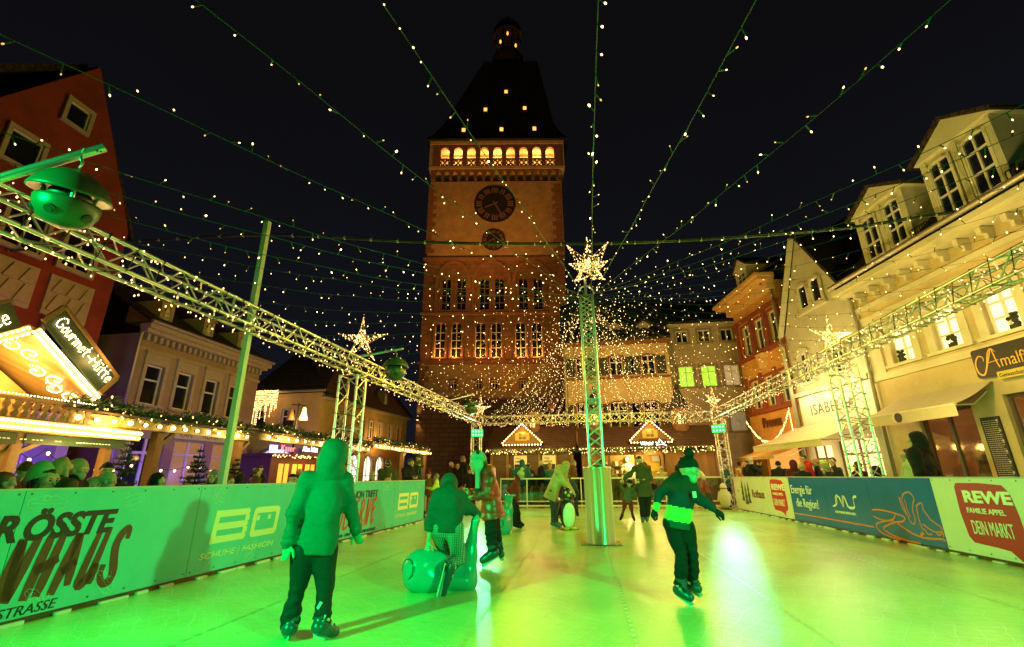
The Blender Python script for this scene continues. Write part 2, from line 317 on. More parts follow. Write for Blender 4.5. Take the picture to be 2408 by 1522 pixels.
BR = {'N': [[(0, 0), (.42, 1)], [(.40, .98), (.38, .05)], [(.36, .02), (.98, 1)]], 'H': [[(0, 0), (.45, 1)], [(.45, .02), (.95, 1)], [(.12, .44), (1.0, .6)]],
      'A': [[(0, 0), (.62, 1)], [(.64, 1), (.62, .1)], [(.2, .35), (.78, .5)]], 'U': [[(.55, 1), (.15, .3), (.1, .08), (.3, .1), (.62, .35), (1, 1.05)], [(.70, .4), (.55, .05)]],
      'S': [[(1, .78), (1, .98), (.75, .95), (.48, .72), (.52, .45), (.62, .2), (.5, .02), (.2, .02), (0, .16), (.06, .36)]],
      'M': [[(0, 0), (.25, 1)], [(.25, 1), (.42, .2)], [(.42, .2), (.72, 1)], [(.72, 1), (.9, 0)]], 'O': [[(.5, 1), (.15, .75), (.0, .3), (.2, 0), (.55, .1), (.85, .6), (.7, .95), (.45, 1)]],
      'D': [[(0, 0), (.3, 1)], [(.1, .95), (.6, .95), (.9, .6), (.6, .15), (.05, .0)]], 'E': [[(.35, .95), (.2, .5), (.05, .05)], [(.35, .85), (1, 1)], [(.25, .5), (.8, .66)], [(.05, .05), (.65, .2)]],
      'R': [[(.05, 0), (.4, .9)], [(.2, .8), (.55, .98), (.8, .8), (.6, .55), (.25, .42)], [(.28, .42), (.55, .2), (.6, -.2)]]}
def brush(g, word, x0, x1, z0, z1, wd):
    n = len(word); cw = (x1-x0)/n
    for i, ch in enumerate(word):
        for st in BR[ch]:
            P = smooth([(x0+cw*(i+p[0]*.98), z0+(z1-z0)*p[1]) for p in st], 4); k = len(P)
            stroke(g, P, [wd*(.55+.6*math.sin(PI*min(.9, (j+1.2)/(k+1)))+.12*random.random()) for j in range(k)])
def holly(g, cx, cz, r, a, mi=0, berries=True):
    pts = []
    for j in range(49):
        t = 2*PI*j/48; rr = r*(1+.16*abs(math.sin(4*t)))*1.0; p = (rr*math.cos(t), .42*rr*math.sin(t)); pts.append((cx+p[0]*math.cos(a)-p[1]*math.sin(a), cz+p[0]*math.sin(a)+p[1]*math.cos(a)))
    pts = [(x, min(1.105, max(.07, z))) for x, z in pts]
    stroke(g, pts, .004, mi=mi); stroke(g, [(cx-r*math.cos(a)*.9, min(1.1, max(.07, cz-r*math.sin(a)*.9))), (cx+r*math.cos(a)*.9, min(1.1, max(.07, cz+r*math.sin(a)*.9)))], .003, mi=mi)
    if berries:
        for q in range(4): bx, bz = cx+.1*random.uniform(-1, 1), min(1.05, max(.11, cz+.1*random.uniform(-1, 1))); stroke(g, [(bx+.028*math.cos(t), bz+.028*math.sin(t)) for t in np.linspace(0, 2*PI, 13)], .0035, mi=mi)
def rrect(x0, x1, z0, z1, r, n=4):
    o = []
    for cx, cz, a0 in ((x1-r, z1-r, 0), (x0+r, z1-r, 90), (x0+r, z0+r, 180), (x1-r, z0+r, 270)):
        for i in range(n+1): t = R(a0+90*i/n); o.append((cx+r*math.cos(t), cz+r*math.sin(t)))
    return o
def bo_logo(t, x0, x1, z0, z1, sh=.12):
    g = MB(); w_ = (x1-x0); th = .21*(z1-z0)
    f = lambda x, z: (x+sh*(z-z0), z)
    def L(poly): g.add([(p[0], -.004, p[1]) for p in poly], [tuple(range(len(poly)))])
    bx1 = x0+.50*w_*.96; zm = (z0+z1)/2
    for a, b in ((z0, z0+th), (zm-th/2, zm+th/2), (z1-th, z1)): L([f(x0+.0, a), f(bx1-.03, a), f(bx1, a+th/2), f(bx1-.03, b), f(x0, b)])
    L([f(x0, z0+th), f(x0+th, z0+th), f(x0+th, zm-th/2), f(x0, zm-th/2)]); L([f(x0, zm+th/2), f(x0+th, zm+th/2), f(x0+th, z1-th), f(x0, z1-th)])
    L([f(bx1-th, z0+th), f(bx1, z0+th), f(bx1, zm-th/2), f(bx1-th, zm-th/2)]); L([f(bx1-th, zm+th/2), f(bx1, zm+th/2), f(bx1, z1-th), f(bx1-th, z1-th)])
    ox0 = x0+.54*w_; outer = rrect(ox0, x1-.04, z0, z1, .07); inner = rrect(ox0+th*.95, x1-.04-th*.95, z0+th, z1-th, .02); n = len(outer)
    vs = [(*f(*p),) for p in outer]+[(*f(*p),) for p in inner]; g.add([(p[0], -.004, p[1]) for p in vs], [(i, (i+1) % n, (i+1) % n+n, i+n) for i in range(n)])
    for k in (.62, .80): xx = x0+w_*k-.02; L([f(xx, z1-th-.1), f(xx+.06, z1-th-.1), f(xx+.06, z1-th-.03), f(xx, z1-th-.03)])
    g.build('logo', K_CREAM, t)
    text('SCHUHE | FASHION', 'lettering', t, x0-.13, -.003, z0-.17, .105, K_CREAM, shear=.25, sx=1.55)
def decor(t, wdt, seed):
    random.seed(seed); g = MB()
    for k in range(int(wdt*2.2)):
        top = random.random() < .5; holly(g, random.uniform(.15, wdt-.15), (1.0 if top else .2), random.uniform(.09, .16), random.uniform(-1.2, 1.2))
    g.build('holly_pattern', K_PALE, t)
b = advert(LB, -2.5, -.45, P_TEAL, 'teal board nearest the camera on the left, cut off by the picture edge'); decor(b, 2.0, 1)
b = advert(LB, -.45, 1.57, P_TEAL, 'teal board at the left edge with the black letter R at its far end'); decor(b, 2.0, 2)
text('GR', 'lettering', b, 2.03, -.003, .70, .30, K_BLACK, bold=.012, shear=.22, align='RIGHT')
g = MB(); brush(g, 'O', 1.62, 1.93, .2, .72, .07); g.build('lettering', K_BROWN, b)
b = advert(LB, 1.57, 3.56, P_TEAL, 'teal board with large black and brown lettering for a fashion house'); decor(b, 1.98, 3)
text('ÖSSTE', 'lettering', b, .05, -.003, .70, .295, K_BLACK, bold=.012, shear=.22, sx=.98)
g = MB(); brush(g, 'NHAUS', .0, 1.1, .19, .71, .075); g.build('lettering', K_BROWN, b)
text('ESTRASSE', 'lettering', b, -.02, -.003, .075, .115, K_BLACK, shear=.2, sx=1.08)
b = advert(LB, 3.56, 5.61, P_TEAL, 'teal board with the big cream logo, behind the green jacket'); decor(b, 2.0, 4); bo_logo(b, .28, 1.66, .39, .80)
b = advert(LB, 5.61, 7.62, P_TEAL, 'teal board mostly hidden by the boy in the green hood'); decor(b, 2.0, 5)
text('TRADIT', 'lettering', b, 1.98, -.003, .80, .205, K_BLACK, bold=.006, shear=.1, align='RIGHT'); g = MB(); brush(g, 'MOD', 1.05, 1.98, .22, .76, .06); g.build('lettering', K_RUST, b)
text('BEKLEIDUNG – SCHUHE – UHREN', 'lettering', b, 1.98, -.003, .09, .085, K_BLACK, shear=.2, align='RIGHT', sx=.8)
b = advert(LB, 7.62, 9.67, P_TEAL, 'teal board with rust red brush lettering, right of the boy in the green hood'); decor(b, 2.0, 6)
text('ION TRIFFT', 'lettering', b, 1.1, -.003, .80, .205, K_BLACK, bold=.006, shear=.1, align='RIGHT', sx=.98); g = MB(); brush(g, 'ERNE', .02, 1.1, .22, .78, .06); g.build('lettering', K_RUST, b)
text('~ MAXIMILIANSTRASSE', 'lettering', b, 1.12, -.003, .085, .09, K_BLACK, shear=.2, align='RIGHT', sx=.95)
b = advert(LB, 9.67, 11.83, P_TEAL, 'teal board with a small cream logo, farthest of the left row'); decor(b, 2.1, 7); bo_logo(b, .25, 1.66, .42, .82)

b = advert(RB, 0.0, 2.93, P_WHITE, 'white board with dark red gothic lettering and a pine tree print, far right corner')
text('Rothaus', 'lettering', b, 1.72, -.003, .50, .34, K_BROWN, bold=.008, sx=.92)
g = MB(); 
for q, (x, z) in enumerate(((.85, .55), (1.15, .45), (1.42, .5))):
    for k in range(3): g.add([(x-.16+.03*k, -.004, z-.2+.2*k), (x+.16-.03*k, -.004, z-.2+.2*k), (x, -.004, z+.12+.2*k)], [(0, 1, 2)])
g.build('tree_print', M('print_green', (.03, .10, .07), .4, var=0), b)
text('DAS', 'lettering', b, .25, -.003, .62, .14, K_TEALD, bold=.004)
def bubble(t, x0, x1, z0, z1, tail):
    g = MB(); P = [(x0+.01, z1-.06), (x0+.06, z1), ((x0+x1)/2, z1+.005), (x1-.1, z1-.02), (x1-.01, z1-.12), (x1+.03, (z0+z1)/2), (x1+.04, z0+.08), (x1-.03, z0+.03)]
    P += tail+[(x0+.5*(x1-x0), z0-.02), (x0+.1, z0), (x0+.03, z0+.08), (x0-.01, (z0+z1)/2)]
    c = (sum(p[0] for p in P)/len(P), (z0+z1)/2); g.add([(c[0], -.003, c[1])]+[(p[0], -.003, p[1]) for p in P], [(0, i+1, (i+1) % len(P)+1) for i in range(len(P))])
    g.build('speech_bubble', K_RED, t)
def rewe(t, x0, x1, z0, z1):
    w_ = x1-x0; h = z1-z0
    text('REWE', 'lettering', t, x0, -.005, z1-.22*h*1.25, .33*h, K_WHITE, bold=.010, sx=w_/(2.42*.33*h))
    text('FAMILIE APPEL', 'lettering', t, x0, -.005, z1-.50*h, .15*h, K_WHITE, bold=.002, sx=w_/(7.2*.15*h))
    text('DEIN MARKT', 'lettering', t, x0+.01, -.005, z1-.93*h, .40*h, K_WHITE, bold=.0, sx=w_*.97/(6.1*.40*h))
b = advert(RB, 2.93, 4.62, P_WHITE, 'white board with the smaller red speech bubble, left of the blue boards')
bubble(b, .40, 1.35, .22, 1.06, [(1.2, .2), (1.16, .08), (1.05, .17)]); rewe(b, .48, 1.30, .30, .96)
b = advert(RB, 4.62, 6.45, P_BLUE, 'blue board with the slogan about energy for the region')
text('Energie für', 'lettering', b, .07, -.003, .72, .30, K_WHITE, sx=.88); text('die Region!', 'lettering', b, .26, -.003, .40, .30, K_WHITE, sx=.88)
g = MB(); stroke(g, [(.05, .215), (1.83, .215)], .028); g.build('line_print', K_ORANGE, b)
b = advert(RB, 6.45, 8.2, P_BLUE, 'blue board with the white double line logo of a utility company')
g = MB(); SW = [(0, .06), (.1, .06), (.15, .25), (.19, .8), (.25, .95), (.31, .85), (.42, .05), (.47, .9), (.53, .9), (.6, .12), (.66, .02), (.8, .02), (.86, .15), (.86, .8), (.91, .95), (1, .95)]
for o_ in (0, 1): stroke(g, [(.27+1.03*p[0]*(.93 if o_ else 1)+o_*.06, .49+.28*(p[1]*(.8 if o_ else 1)+(.1 if o_ else 0))) for p in SW], .024)
g.build('logo', K_WHITE, b); text('STADTWERKE SPEYER GMBH', 'lettering', b, .33, -.003, .37, .068, K_WHITE, bold=.0015, sx=.92)
g = MB(); stroke(g, [(0, .212), (1.68, .20)], .028); g.build('line_print', K_ORANGE, b)
b = advert(RB, 8.2, 9.99, P_BLUE, 'blue board with an orange drawing of ice skates')
g = MB()
def sk(pts, wd=.022, close=False):
    L = [RB.pix(1969.4+x/6.47, 1087.6+y/6.47) for x, y in pts]; L = [(a-8.2, c) for a, c in L]; L = [(min(1.785, max(.0, a)), max(.06, c)) for a, c in L]
    stroke(g, smooth(L, 3), wd, y=-.004-.0003*len(g.v)/100)
sk([(500, 718), (660, 722), (860, 770), (990, 815), (1030, 855), (990, 900), (880, 910), (760, 960), (705, 1000), (760, 1060), (1000, 1170), (1290, 1290)], .03)
sk([(525, 815), (640, 860), (760, 885), (860, 855), (878, 800)], .026); sk([(860, 880), (700, 900), (610, 930), (600, 985), (680, 1070), (900, 1200), (980, 1225)], .028)
sk([(920, 930), (1080, 1040), (1200, 1105), (1320, 1145), (1480, 1165), (1600, 1170), (1650, 1190)], .032)
sk([(1200, 665), (1280, 615), (1310, 720), (1370, 800), (1420, 870), (1520, 940), (1590, 1000), (1590, 1050), (1500, 1060), (1400, 1010), (1300, 935)], .026); sk([(1205, 660), (1240, 850), (1290, 990), (1340, 1030), (1380, 1090), (1450, 1095)], .026)
sk([(1270, 1105), (1320, 1075)], .05); sk([(1510, 1075), (1560, 1110), (1610, 1060), (1620, 1140)], .03)
sk([(990, 560), (1000, 490), (1085, 450), (1165, 540), (1150, 650), (1150, 740), (1190, 860), (1165, 940), (1110, 890), (1040, 740), (990, 600), (940, 530), (1000, 700), (1100, 850)], .024); sk([(1020, 560), (1050, 650), (1070, 740), (1120, 830)], .02)
g.build('skate_drawing', K_ORANGE, b)
b = advert(RB, 9.99, 12.0, P_WHITE, 'white board at the right edge with the large red speech bubble')
bubble(b, .47, 1.43, .22, 1.05, [(1.36, .12), (1.30, .02+.05), (1.16, .18)]); rewe(b, .60, 1.35, .30, .97)
b = advert(RB, 12.0, 14.2, P_WHITE, 'white board at the right, wholly cut off by the picture edge')

# ------------------------------------------------------------------ glass barrier at the far end
def thin_glass(name, tint=(.8, .9, .85), refl=.12):
    m = bpy.data.materials.new(name); m.use_nodes = True; t = m.node_tree; t.nodes.clear(); o = t.nodes.new('ShaderNodeOutputMaterial')
    tr = t.nodes.new('ShaderNodeBsdfTransparent'); tr.inputs[0].default_value = (*tint, 1); gl = t.nodes.new('ShaderNodeBsdfGlossy'); gl.inputs['Roughness'].default_value = .05
    mx = t.nodes.new('ShaderNodeMixShader'); fr = t.nodes.new('ShaderNodeLayerWeight'); fr.inputs[0].default_value = .3; ml = t.nodes.new('ShaderNodeMath'); ml.operation = 'MULTIPLY_ADD'; ml.inputs[1].default_value = .5; ml.inputs[2].default_value = refl
    t.links.new(fr.outputs['Fresnel'], ml.inputs[0]); t.links.new(ml.outputs[0], mx.inputs[0]); t.links.new(tr.outputs[0], mx.inputs[1]); t.links.new(gl.outputs[0], mx.inputs[2]); t.links.new(mx.outputs[0], o.inputs[0]); return m
GLASS = thin_glass('barrier_glass', (.62, .70, .66), .10); ALU = M('aluminium', (.72, .73, .72), .32, metal=.9, var=.06, scale=12); STEEL = M('white_steel', (.72, .74, .70), .4, var=.05)
def barrier(x0):
    t = thing('glass_barrier', 'glass barrier panel with pale steel rails at the far end of the ice', 'barrier', (x0, 20.12, 0), 0, 'glass barrier panels closing the far end')
    g = MB(); g.box(.02, 1.08, -.006, .006, .26, 1.08); g.build('pane', GLASS, t)
    for z, h in ((1.10, .05), (.23, .04), (.05, .06)): g = MB(); g.box(0, 1.1, -.025, .025, z, z+h); g.build('rail', STEEL, t)
    g = MB(); g.box(0, .04, -.03, .03, .0, 1.099); g.build('post', STEEL, t); return t
B0 = barrier(-3.55)
for k in range(1, 8):
    c = copytree(B0); c.location.x = -3.55+1.1*k
# ------------------------------------------------------------------ trusses
BULB = glow('bulb_warm', (1.0, .58, .22), 4.4); BULB_DIM = glow('bulb_dim', (1.0, .42, .09), 1.5); BULB_HOT = glow('bulb_hot', (1.0, .62, .26), 9.0); WIRE = M('green_wire', (.010, .055, .022), .5, var=0); BLACKW = M('black_cable', (.012, .012, .012), .5, var=0)
def box_truss(name, p, q, w, label, group=None, step=.30, r=.024, rb=.011, cat='truss', up=(0, 0, 1.), rings=True):
    p = np.array(p, float); q = np.array(q, float); L = np.linalg.norm(q-p); d = (q-p)/L; a = np.cross(d, up); a /= np.linalg.norm(a); b = np.cross(a, d)
    t = thing(name, label, cat, tuple(p), 0, group); cs = [(-1, -1), (1, -1), (1, 1), (-1, 1)]; F = lambda s, u, v: d*s+a*u*w/2+b*v*w/2
    for u, v in cs: g = MB(); g.bar(F(0, u, v), F(L, u, v), r, 8); g.build('chord', ALU, t)
    g = MB(); n = max(2, int(round(L/step))); n += n % 2
    for k in range(4):
        u0, v0 = cs[k]; u1, v1 = cs[(k+1) % 4]
        for i in range(n):
            A, B_ = (F(L*i/n, u0, v0), F(L*(i+1)/n, u1, v1)) if i % 2 == 0 else (F(L*i/n, u1, v1), F(L*(i+1)/n, u0, v0)); g.bar(A, B_, rb, 5, caps=False)
        if rings:
            for s_ in (0, L/3, 2*L/3, L): g.bar(F(s_, u0, v0), F(s_, u1, v1), rb*1.2, 5)
    g.build('bracing', ALU, t); return t, F, L
def bulbs_mesh(g, pts, r=.013, dirs=None, n=6):
    for i, p in enumerate(pts):
        k = r*random.uniform(.8, 1.2); g.ell(p, (k, k, k*1.5), n, 4)
def wrap_lights(parent, F, L, w, per_m, name='fairy_lights', lo=0., hi=None, drop=.06, r=.0082):
    """a dark cable wound round the truss with its bulbs, and more hanging under it"""
    hi = hi or L; g = MB(); c = MB(); pts = []; N = int((hi-lo)*12)
    ring = [(-1, -1), (1, -1), (1, 1), (-1, 1)]; path = []
    for i in range(N):
        s_ = lo+(hi-lo)*i/N; k = i % 4; path.append(F(s_, ring[k][0]*1.15+.1*random.uniform(-1, 1), ring[k][1]*1.15+.1*random.uniform(-1, 1)))
    c.tube(path, .007, 4); c.build('cable', BLACKW, parent)
    for i in range(int((hi-lo)*per_m)):
        s_ = random.uniform(lo, hi); k = random.randrange(4); f = random.random(); u = ring[k][0]+(ring[(k+1) % 4][0]-ring[k][0])*f; v = ring[k][1]+(ring[(k+1) % 4][1]-ring[k][1])*f
        p = F(s_, u*1.2, v*1.2)+np.array([0, 0, -abs(random.gauss(0, drop))]); pts.append(p)
    bulbs_mesh(g, pts, r, n=5); g.build(name, BULB, parent, kind='stuff')
tl, F, L = box_truss('truss_beam', (-5.42, -1.5, 3.62), (-4.45, 20.0, 3.55), .30, 'long lattice truss beam with fairy lights above the left side of the ice', 'truss beams framing the ice rink'); wrap_lights(tl, F, L, .3, 40, lo=3.5)
tr_, F, L = box_truss('truss_beam', (5.95, -1.5, 3.92), (5.30, 20.0, 3.50), .30, 'long lattice truss beam with fairy lights above the right side of the ice', 'truss beams framing the ice rink'); wrap_lights(tr_, F, L, .3, 36, lo=5.5)
tf, F, L = box_truss('truss_beam', (-4.30, 20.0, 3.55), (5.15, 20.0, 3.50), .30, 'lattice truss beam with fairy lights across the far end of the ice', 'truss beams framing the ice rink'); wrap_lights(tf, F, L, .3, 62)
tn, F, L = box_truss('truss_beam', (-5.3, -1.5, 3.62), (5.8, -1.5, 3.92), .30, 'lattice truss beam above the near end of the ice behind the camera', 'truss beams framing the ice rink')
def tower(x, y, h, label, lights=0, w=.42):
    t, F, L = box_truss('truss_tower', (x, y, -.09), (x, y, h), w, label, 'truss towers round the rink', step=.34, r=.027, up=(0, 1., 0))
    g = MB(); g.box(-.3, .3, -.3, .3, 0, .03); g.build('base_plate', STEEL, t)
    if lights: wrap_lights(t, F, L, w, lights, lo=.9, drop=.02)
    return t
tower(-5.12, 9.75, 3.40, 'lattice tower carrying the left truss beam, behind the boy in the green hood', 5)
tower(5.93, 11.45, 3.55, 'lattice tower wound with dark cable behind the blue boards on the right', 3)
tower(-4.60, 20.15, 3.38, 'lattice tower with a green floodlight at the far left corner', 10, .36)
tower(5.45, 20.15, 3.34, 'lattice tower with a green floodlight at the far right corner', 10, .36)
tower(-5.42, -1.5, 3.45, 'lattice tower at the near left corner behind the camera'); tower(5.95, -1.5, 3.75, 'lattice tower at the near right corner behind the camera')

# ------------------------------------------------------------------ floodlights
FL_HALO = glow('flood_lens_halo', (.015, 1.0, .16), 1.3); FL_CORE = glow('flood_core', (.30, 1.0, .50), 3.5); HOUS = M('dark_housing', (.03, .03, .03), .4, metal=.5)  # green lens emission also stands in for the halo around the LEDs
for (p_, a_, e_), lab in zip(FLOODS, ('green floodlight on the near left tower', 'green floodlight on the near right tower', 'glaring green floodlight on the tower at the far left corner', 'glaring green floodlight on the tower at the far right corner')):
    d = Vector(a_)-Vector(p_); rz = math.atan2(d.y, d.x)+PI/2
    t = thing('floodlight', lab, 'floodlight', p_, rz, 'green floodlights on the truss towers')
    g = MB(); g.box(-.27, .27, -.0, .09, -.16, .16); [g.box(-.26, .26, .09, .13, z, z+.012) for z in np.linspace(-.15, .14, 7)]; g.build('housing', HOUS, t)
    g = MB(); g.box(-.25, .25, -.008, .0, -.145, .145); ln_ = g.build('lens', FL_HALO, t); g = MB(); [g.box(x-.026, x+.026, -.014, -.009, z-.026, z+.026) for x in (-.18, -.06, .06, .18) for z in (-.07, .07)]; g.build('led_cluster', FL_CORE, ln_, kind='stuff')
    g = MB(); g.bar((-.28, .05, 0), (-.28, .2, .0), .012); g.bar((.28, .05, 0), (.28, .2, .0), .012); g.bar((-.28, .2, 0), (.28, .2, 0), .012); g.bar((0, .2, 0), (0, .42, 0), .016); g.build('bracket', HOUS, t)

# ------------------------------------------------------------------ centre column
cx, cyy = .215, 9.62
tc_ = thing('light_column', 'steel clad centre column with a slim lattice mast standing on the ice', 'column', (cx, cyy, 0))
shroud = bpy.data.materials.new('engine_turned_steel'); shroud.use_nodes = True; t_ = shroud.node_tree; b_ = t_.nodes['Principled BSDF']; b_.inputs['Metallic'].default_value = 1; b_.inputs['Roughness'].default_value = .33; b_.inputs['Base Color'].default_value = (.80, .80, .78, 1)
b_.inputs['Anisotropic'].default_value = .85; b_.inputs['Anisotropic Rotation'].default_value = .25; _tg = t_.nodes.new('ShaderNodeTangent'); _tg.direction_type = 'RADIAL'; _tg.axis = 'Z'; t_.links.new(_tg.outputs[0], b_.inputs['Tangent']); _tc = t_.nodes.new('ShaderNodeTexCoord'); _mp = t_.nodes.new('ShaderNodeMapping'); _mp.inputs['Scale'].default_value = (1, 1, 1); _vo = t_.nodes.new('ShaderNodeTexVoronoi'); _vo.inputs['Scale'].default_value = 38; _vo.inputs['Randomness'].default_value = .25; _bp = t_.nodes.new('ShaderNodeBump'); _bp.inputs['Strength'].default_value = .14; _bp.inputs['Distance'].default_value = .01
t_.links.new(_tc.outputs['Object'], _mp.inputs[0]); t_.links.new(_mp.outputs[0], _vo.inputs['Vector']); t_.links.new(_vo.outputs['Distance'], _bp.inputs['Height']); t_.links.new(_bp.outputs[0], b_.inputs['Normal'])
g = MB(); g.lathe((0, 0, 0), [(.262, .02), (.262, 1.34), (.268, 1.345), (.268, 1.37), (.25, 1.372), (.0, 1.372)], 40)
for a in (-80, 40, 160): g.box(.262*math.cos(R(a))-.006, .262*math.cos(R(a))+.006, .262*math.sin(R(a))-.006, .262*math.sin(R(a))+.006, .03, 1.34)
g.build('steel_shroud', shroud, tc_)
g = MB(); g.box(-.37, .37, -.25, .25, .005, .018); [g.bar((x, y, .018), (x, y, .03), .014) for x in (-.32, .32) for y in (-.19, .19)]; g.build('base_plate', M('rust_plate', (.30, .17, .07), .5, metal=.4, var=.3), tc_)
W_ = .27; H0, H1 = 1.36, 4.93
corner = [(-W_/2, -W_/2), (W_/2, -W_/2), (W_/2, W_/2), (-W_/2, W_/2)]
for x, y in corner: g = MB(); g.bar((x, y, H0), (x, y, H1), .025, 8); g.build('chord', ALU, tc_)
g = MB(); n = 18
for k in range(4):
    A = corner[k]; B_ = corner[(k+1) % 4]
    for i in range(n):
        z0 = H0+(H1-H0)*i/n; z1 = H0+(H1-H0)*(i+1)/n
        g.bar((*A, z0), (*B_, z1), .010, 5, caps=False); g.bar((*B_, z0), (*A, z1), .010, 5, caps=False)
    for z in (2.42, 2.62, 2.68, H1): g.bar((*A, z), (*B_, z), .014, 5)
g.build('bracing', ALU, tc_)
g = MB(); g.bar((0, 0, H1), (0, 0, 5.35), .03, 8); g.tube([(.17*math.cos(a), 0, 5.02+.17*math.sin(a)) for a in np.linspace(-.2, PI+.2, 9)], .018, 6); g.build('head_bracket', ALU, tc_)

# ------------------------------------------------------------------ wire stars
GOLD = M('gold_wire', (.60, .46, .16), .35, metal=.8, var=0)
def star(loc, spikes, r0, nb, label, group='wire stars covered in fairy lights', br=.0095):
    t = thing('light_star', label, 'star', loc, 0, group); g = MB(); pts = []
    for d in spikes:
        d = np.array(d, float); L = np.linalg.norm(d); u = d/L; a = np.cross(u, (0.3, 1., .2)); a /= np.linalg.norm(a); b = np.cross(u, a)
        base = [u*r0*.55+(a*math.cos(q)+b*math.sin(q))*r0*.62 for q in (0.4, 0.4+PI/2, .4+PI, .4+3*PI/2)]
        for i in range(4):
            g.bar(base[i], d, .008, 4, r2=.004, caps=False); g.bar(base[i], base[(i+1) % 4], .006, 4, caps=False)
            for _ in range(nb//(len(spikes)*4)):
                f = random.random()**1.5; p = base[i]*(1-f)+d*f; q = base[(i+1) % 4]*(1-f)+d*f; pts.append(p+(q-p)*random.random())
        pts.append(d)
    g.build('wire_frame', GOLD, t); g = MB(); bulbs_mesh(g, pts, br, n=5); g.build('fairy_lights', BULB, t, kind='stuff'); return t
B8 = [(0, -.05, .78), (-.45, -.12, .58), (.46, -.12, .58), (-.42, .05, .20), (.43, .05, .20), (-.32, -.1, -.30), (.33, -.1, -.30), (0, .45, .3), (.0, -.5, .05)]
star((.31, 9.62, 5.58), B8, .24, 420, 'large wire star covered in fairy lights on top of the centre column')
S5 = lambda k, a: [tuple(rotz(a) @ np.array(p)*k) for p in ((0, 0, .62), (-.62, .0, .2), (.66, 0, .16), (-.36, 0, -.5), (.38, 0, -.52), (0, .3, .05), (0, -.3, .05))]
star((-5.05, 9.85, 4.28), S5(.92, .1), .17, 260, 'wire star full of fairy lights on the left truss beam, above its lattice tower')
star((5.95, 11.6, 4.28), S5(.86, .3), .16, 240, 'wire star full of fairy lights on the right truss beam, above its lattice tower')
star((-4.4, 20, 4.05), S5(.95, 1.0), .16, 200, 'small wire star full of lights above the far left corner tower')
star((5.3, 20, 4.05), S5(.95, .9), .17, 200, 'small wire star full of lights above the far right corner tower')

# ------------------------------------------------------------------ light strings from the column head to the beams
def bulb_meshes():
    L = []
    for m, k in ((BULB, 1.), (BULB_DIM, .9), (BULB_HOT, 1.25)): g = MB(); g.ell((0, 0, 0), (.0058*k, .0058*k, .0098*k), 8, 6); o1 = g.build('bulb', m); L.append(o1.data); bpy.data.objects.remove(o1)
    return L
BME = bulb_meshes(); HEAD = np.array([.215, 9.62, 4.95])
def lstring(end, sag, label, near=False, spacing=.2, group='light strings fanning out from the centre column', rb=.0056):
    end = np.array(end, float); st = HEAD+np.array([.1*random.uniform(-1, 1), .1*random.uniform(-1, 1), -.05*random.random()]); L = np.linalg.norm(end-st)
    f = lambda s: st+(end-st)*s+np.array([0, 0, -4*sag*s*(1-s)])+np.array([.012*math.sin(9*s+end[0]), .012*math.cos(7*s), .008*math.sin(31*s)])
    t = thing('light_string', label, 'string lights', tuple(st), 0, group)
    g = MB(); pts = [f(s)-st for s in np.linspace(0, 1, 40)]; g.tube(pts, .0042 if near else .0022, 4)
    s = random.uniform(.25, 1.1)/L; bl = []
    while s < 1:
        a = random.uniform(0, 2*PI); up_ = random.choice((-1, -1, -1, 1, .2)); dv = np.array([math.cos(a)*.6, math.sin(a)*.6, up_]); dv /= np.linalg.norm(dv); p = f(s)-st; q = p+dv*.06
        g.bar(p, q, .006 if near else .004, 4); bl.append((q+dv*.016, dv)); s += spacing*random.uniform(.7, 1.3)/L
    g.build('wire', WIRE, t)
    if near:
        for p, dv in bl:
            o = bpy.data.objects.new('bulb', BME[random.choice((0, 0, 0, 1, 1, 2))]); COL.objects.link(o); o.parent = t; o.location = p; o.rotation_euler = Vector(dv).to_track_quat('Z', 'Y').to_euler(); k = random.uniform(.8, 1.25); o.scale = (k, k, k)
    else:
        g = MB(); [g.ell(p, (rb*q, rb*q, rb*1.45*q), 5, 4, mi) for p, dv in bl for mi, q in (random.choice(((0, 1.), (0, 1.), (1, .9), (2, 1.2))),)]; g.build('fairy_lights', [BULB, BULB_DIM, BULB_HOT], t, kind='stuff')
    return t
for x, w_ in ((-5.02, 'the one ending at the top left corner of the picture'), (-3.0, 'the one leaving the picture top left of the tower roof'), (-1.6, 'the one leaving the top edge just left of the tower spire'), (.2, 'the one running straight up above the star'), (1.62, 'the first to the right of the star at the top edge'), (3.55, 'the one leaving the picture at the top right corner')):
    lstring((x, -1.4, 3.7), .18, 'light string overhead, '+w_, True)
nl = 20; NUM = 'light string sloping from the centre column to the %s beam, among its neighbours'
for i, y in enumerate(np.linspace(.8, 19.2, nl)):
    s_ = (y+1.5)/21.5; lab = ('light string above the left side, the one nearest the left round speaker' if i == 0 else NUM % 'left truss'); lstring((-5.42+.97*s_, y, 3.75), .28+.02*(i % 3), lab, i < 3, .2 if i < 7 else .17)
for i, y in enumerate(np.linspace(.2, 19.2, nl)):
    s_ = (y+1.5)/21.5; lab = ('light string above the right side, crossing in front of the large dormer' if i == 0 else NUM % 'right truss'); lstring((5.95-.65*s_, y, 4.0-.35*s_), .26+.02*(i % 3), lab, i < 3, .2 if i < 7 else .17)
for i, x in enumerate(np.linspace(-4.0, 5.0, 29)):
    lstring((x, 20, 3.7), .34+.03*(i % 4), NUM % 'far truss', False, .115)

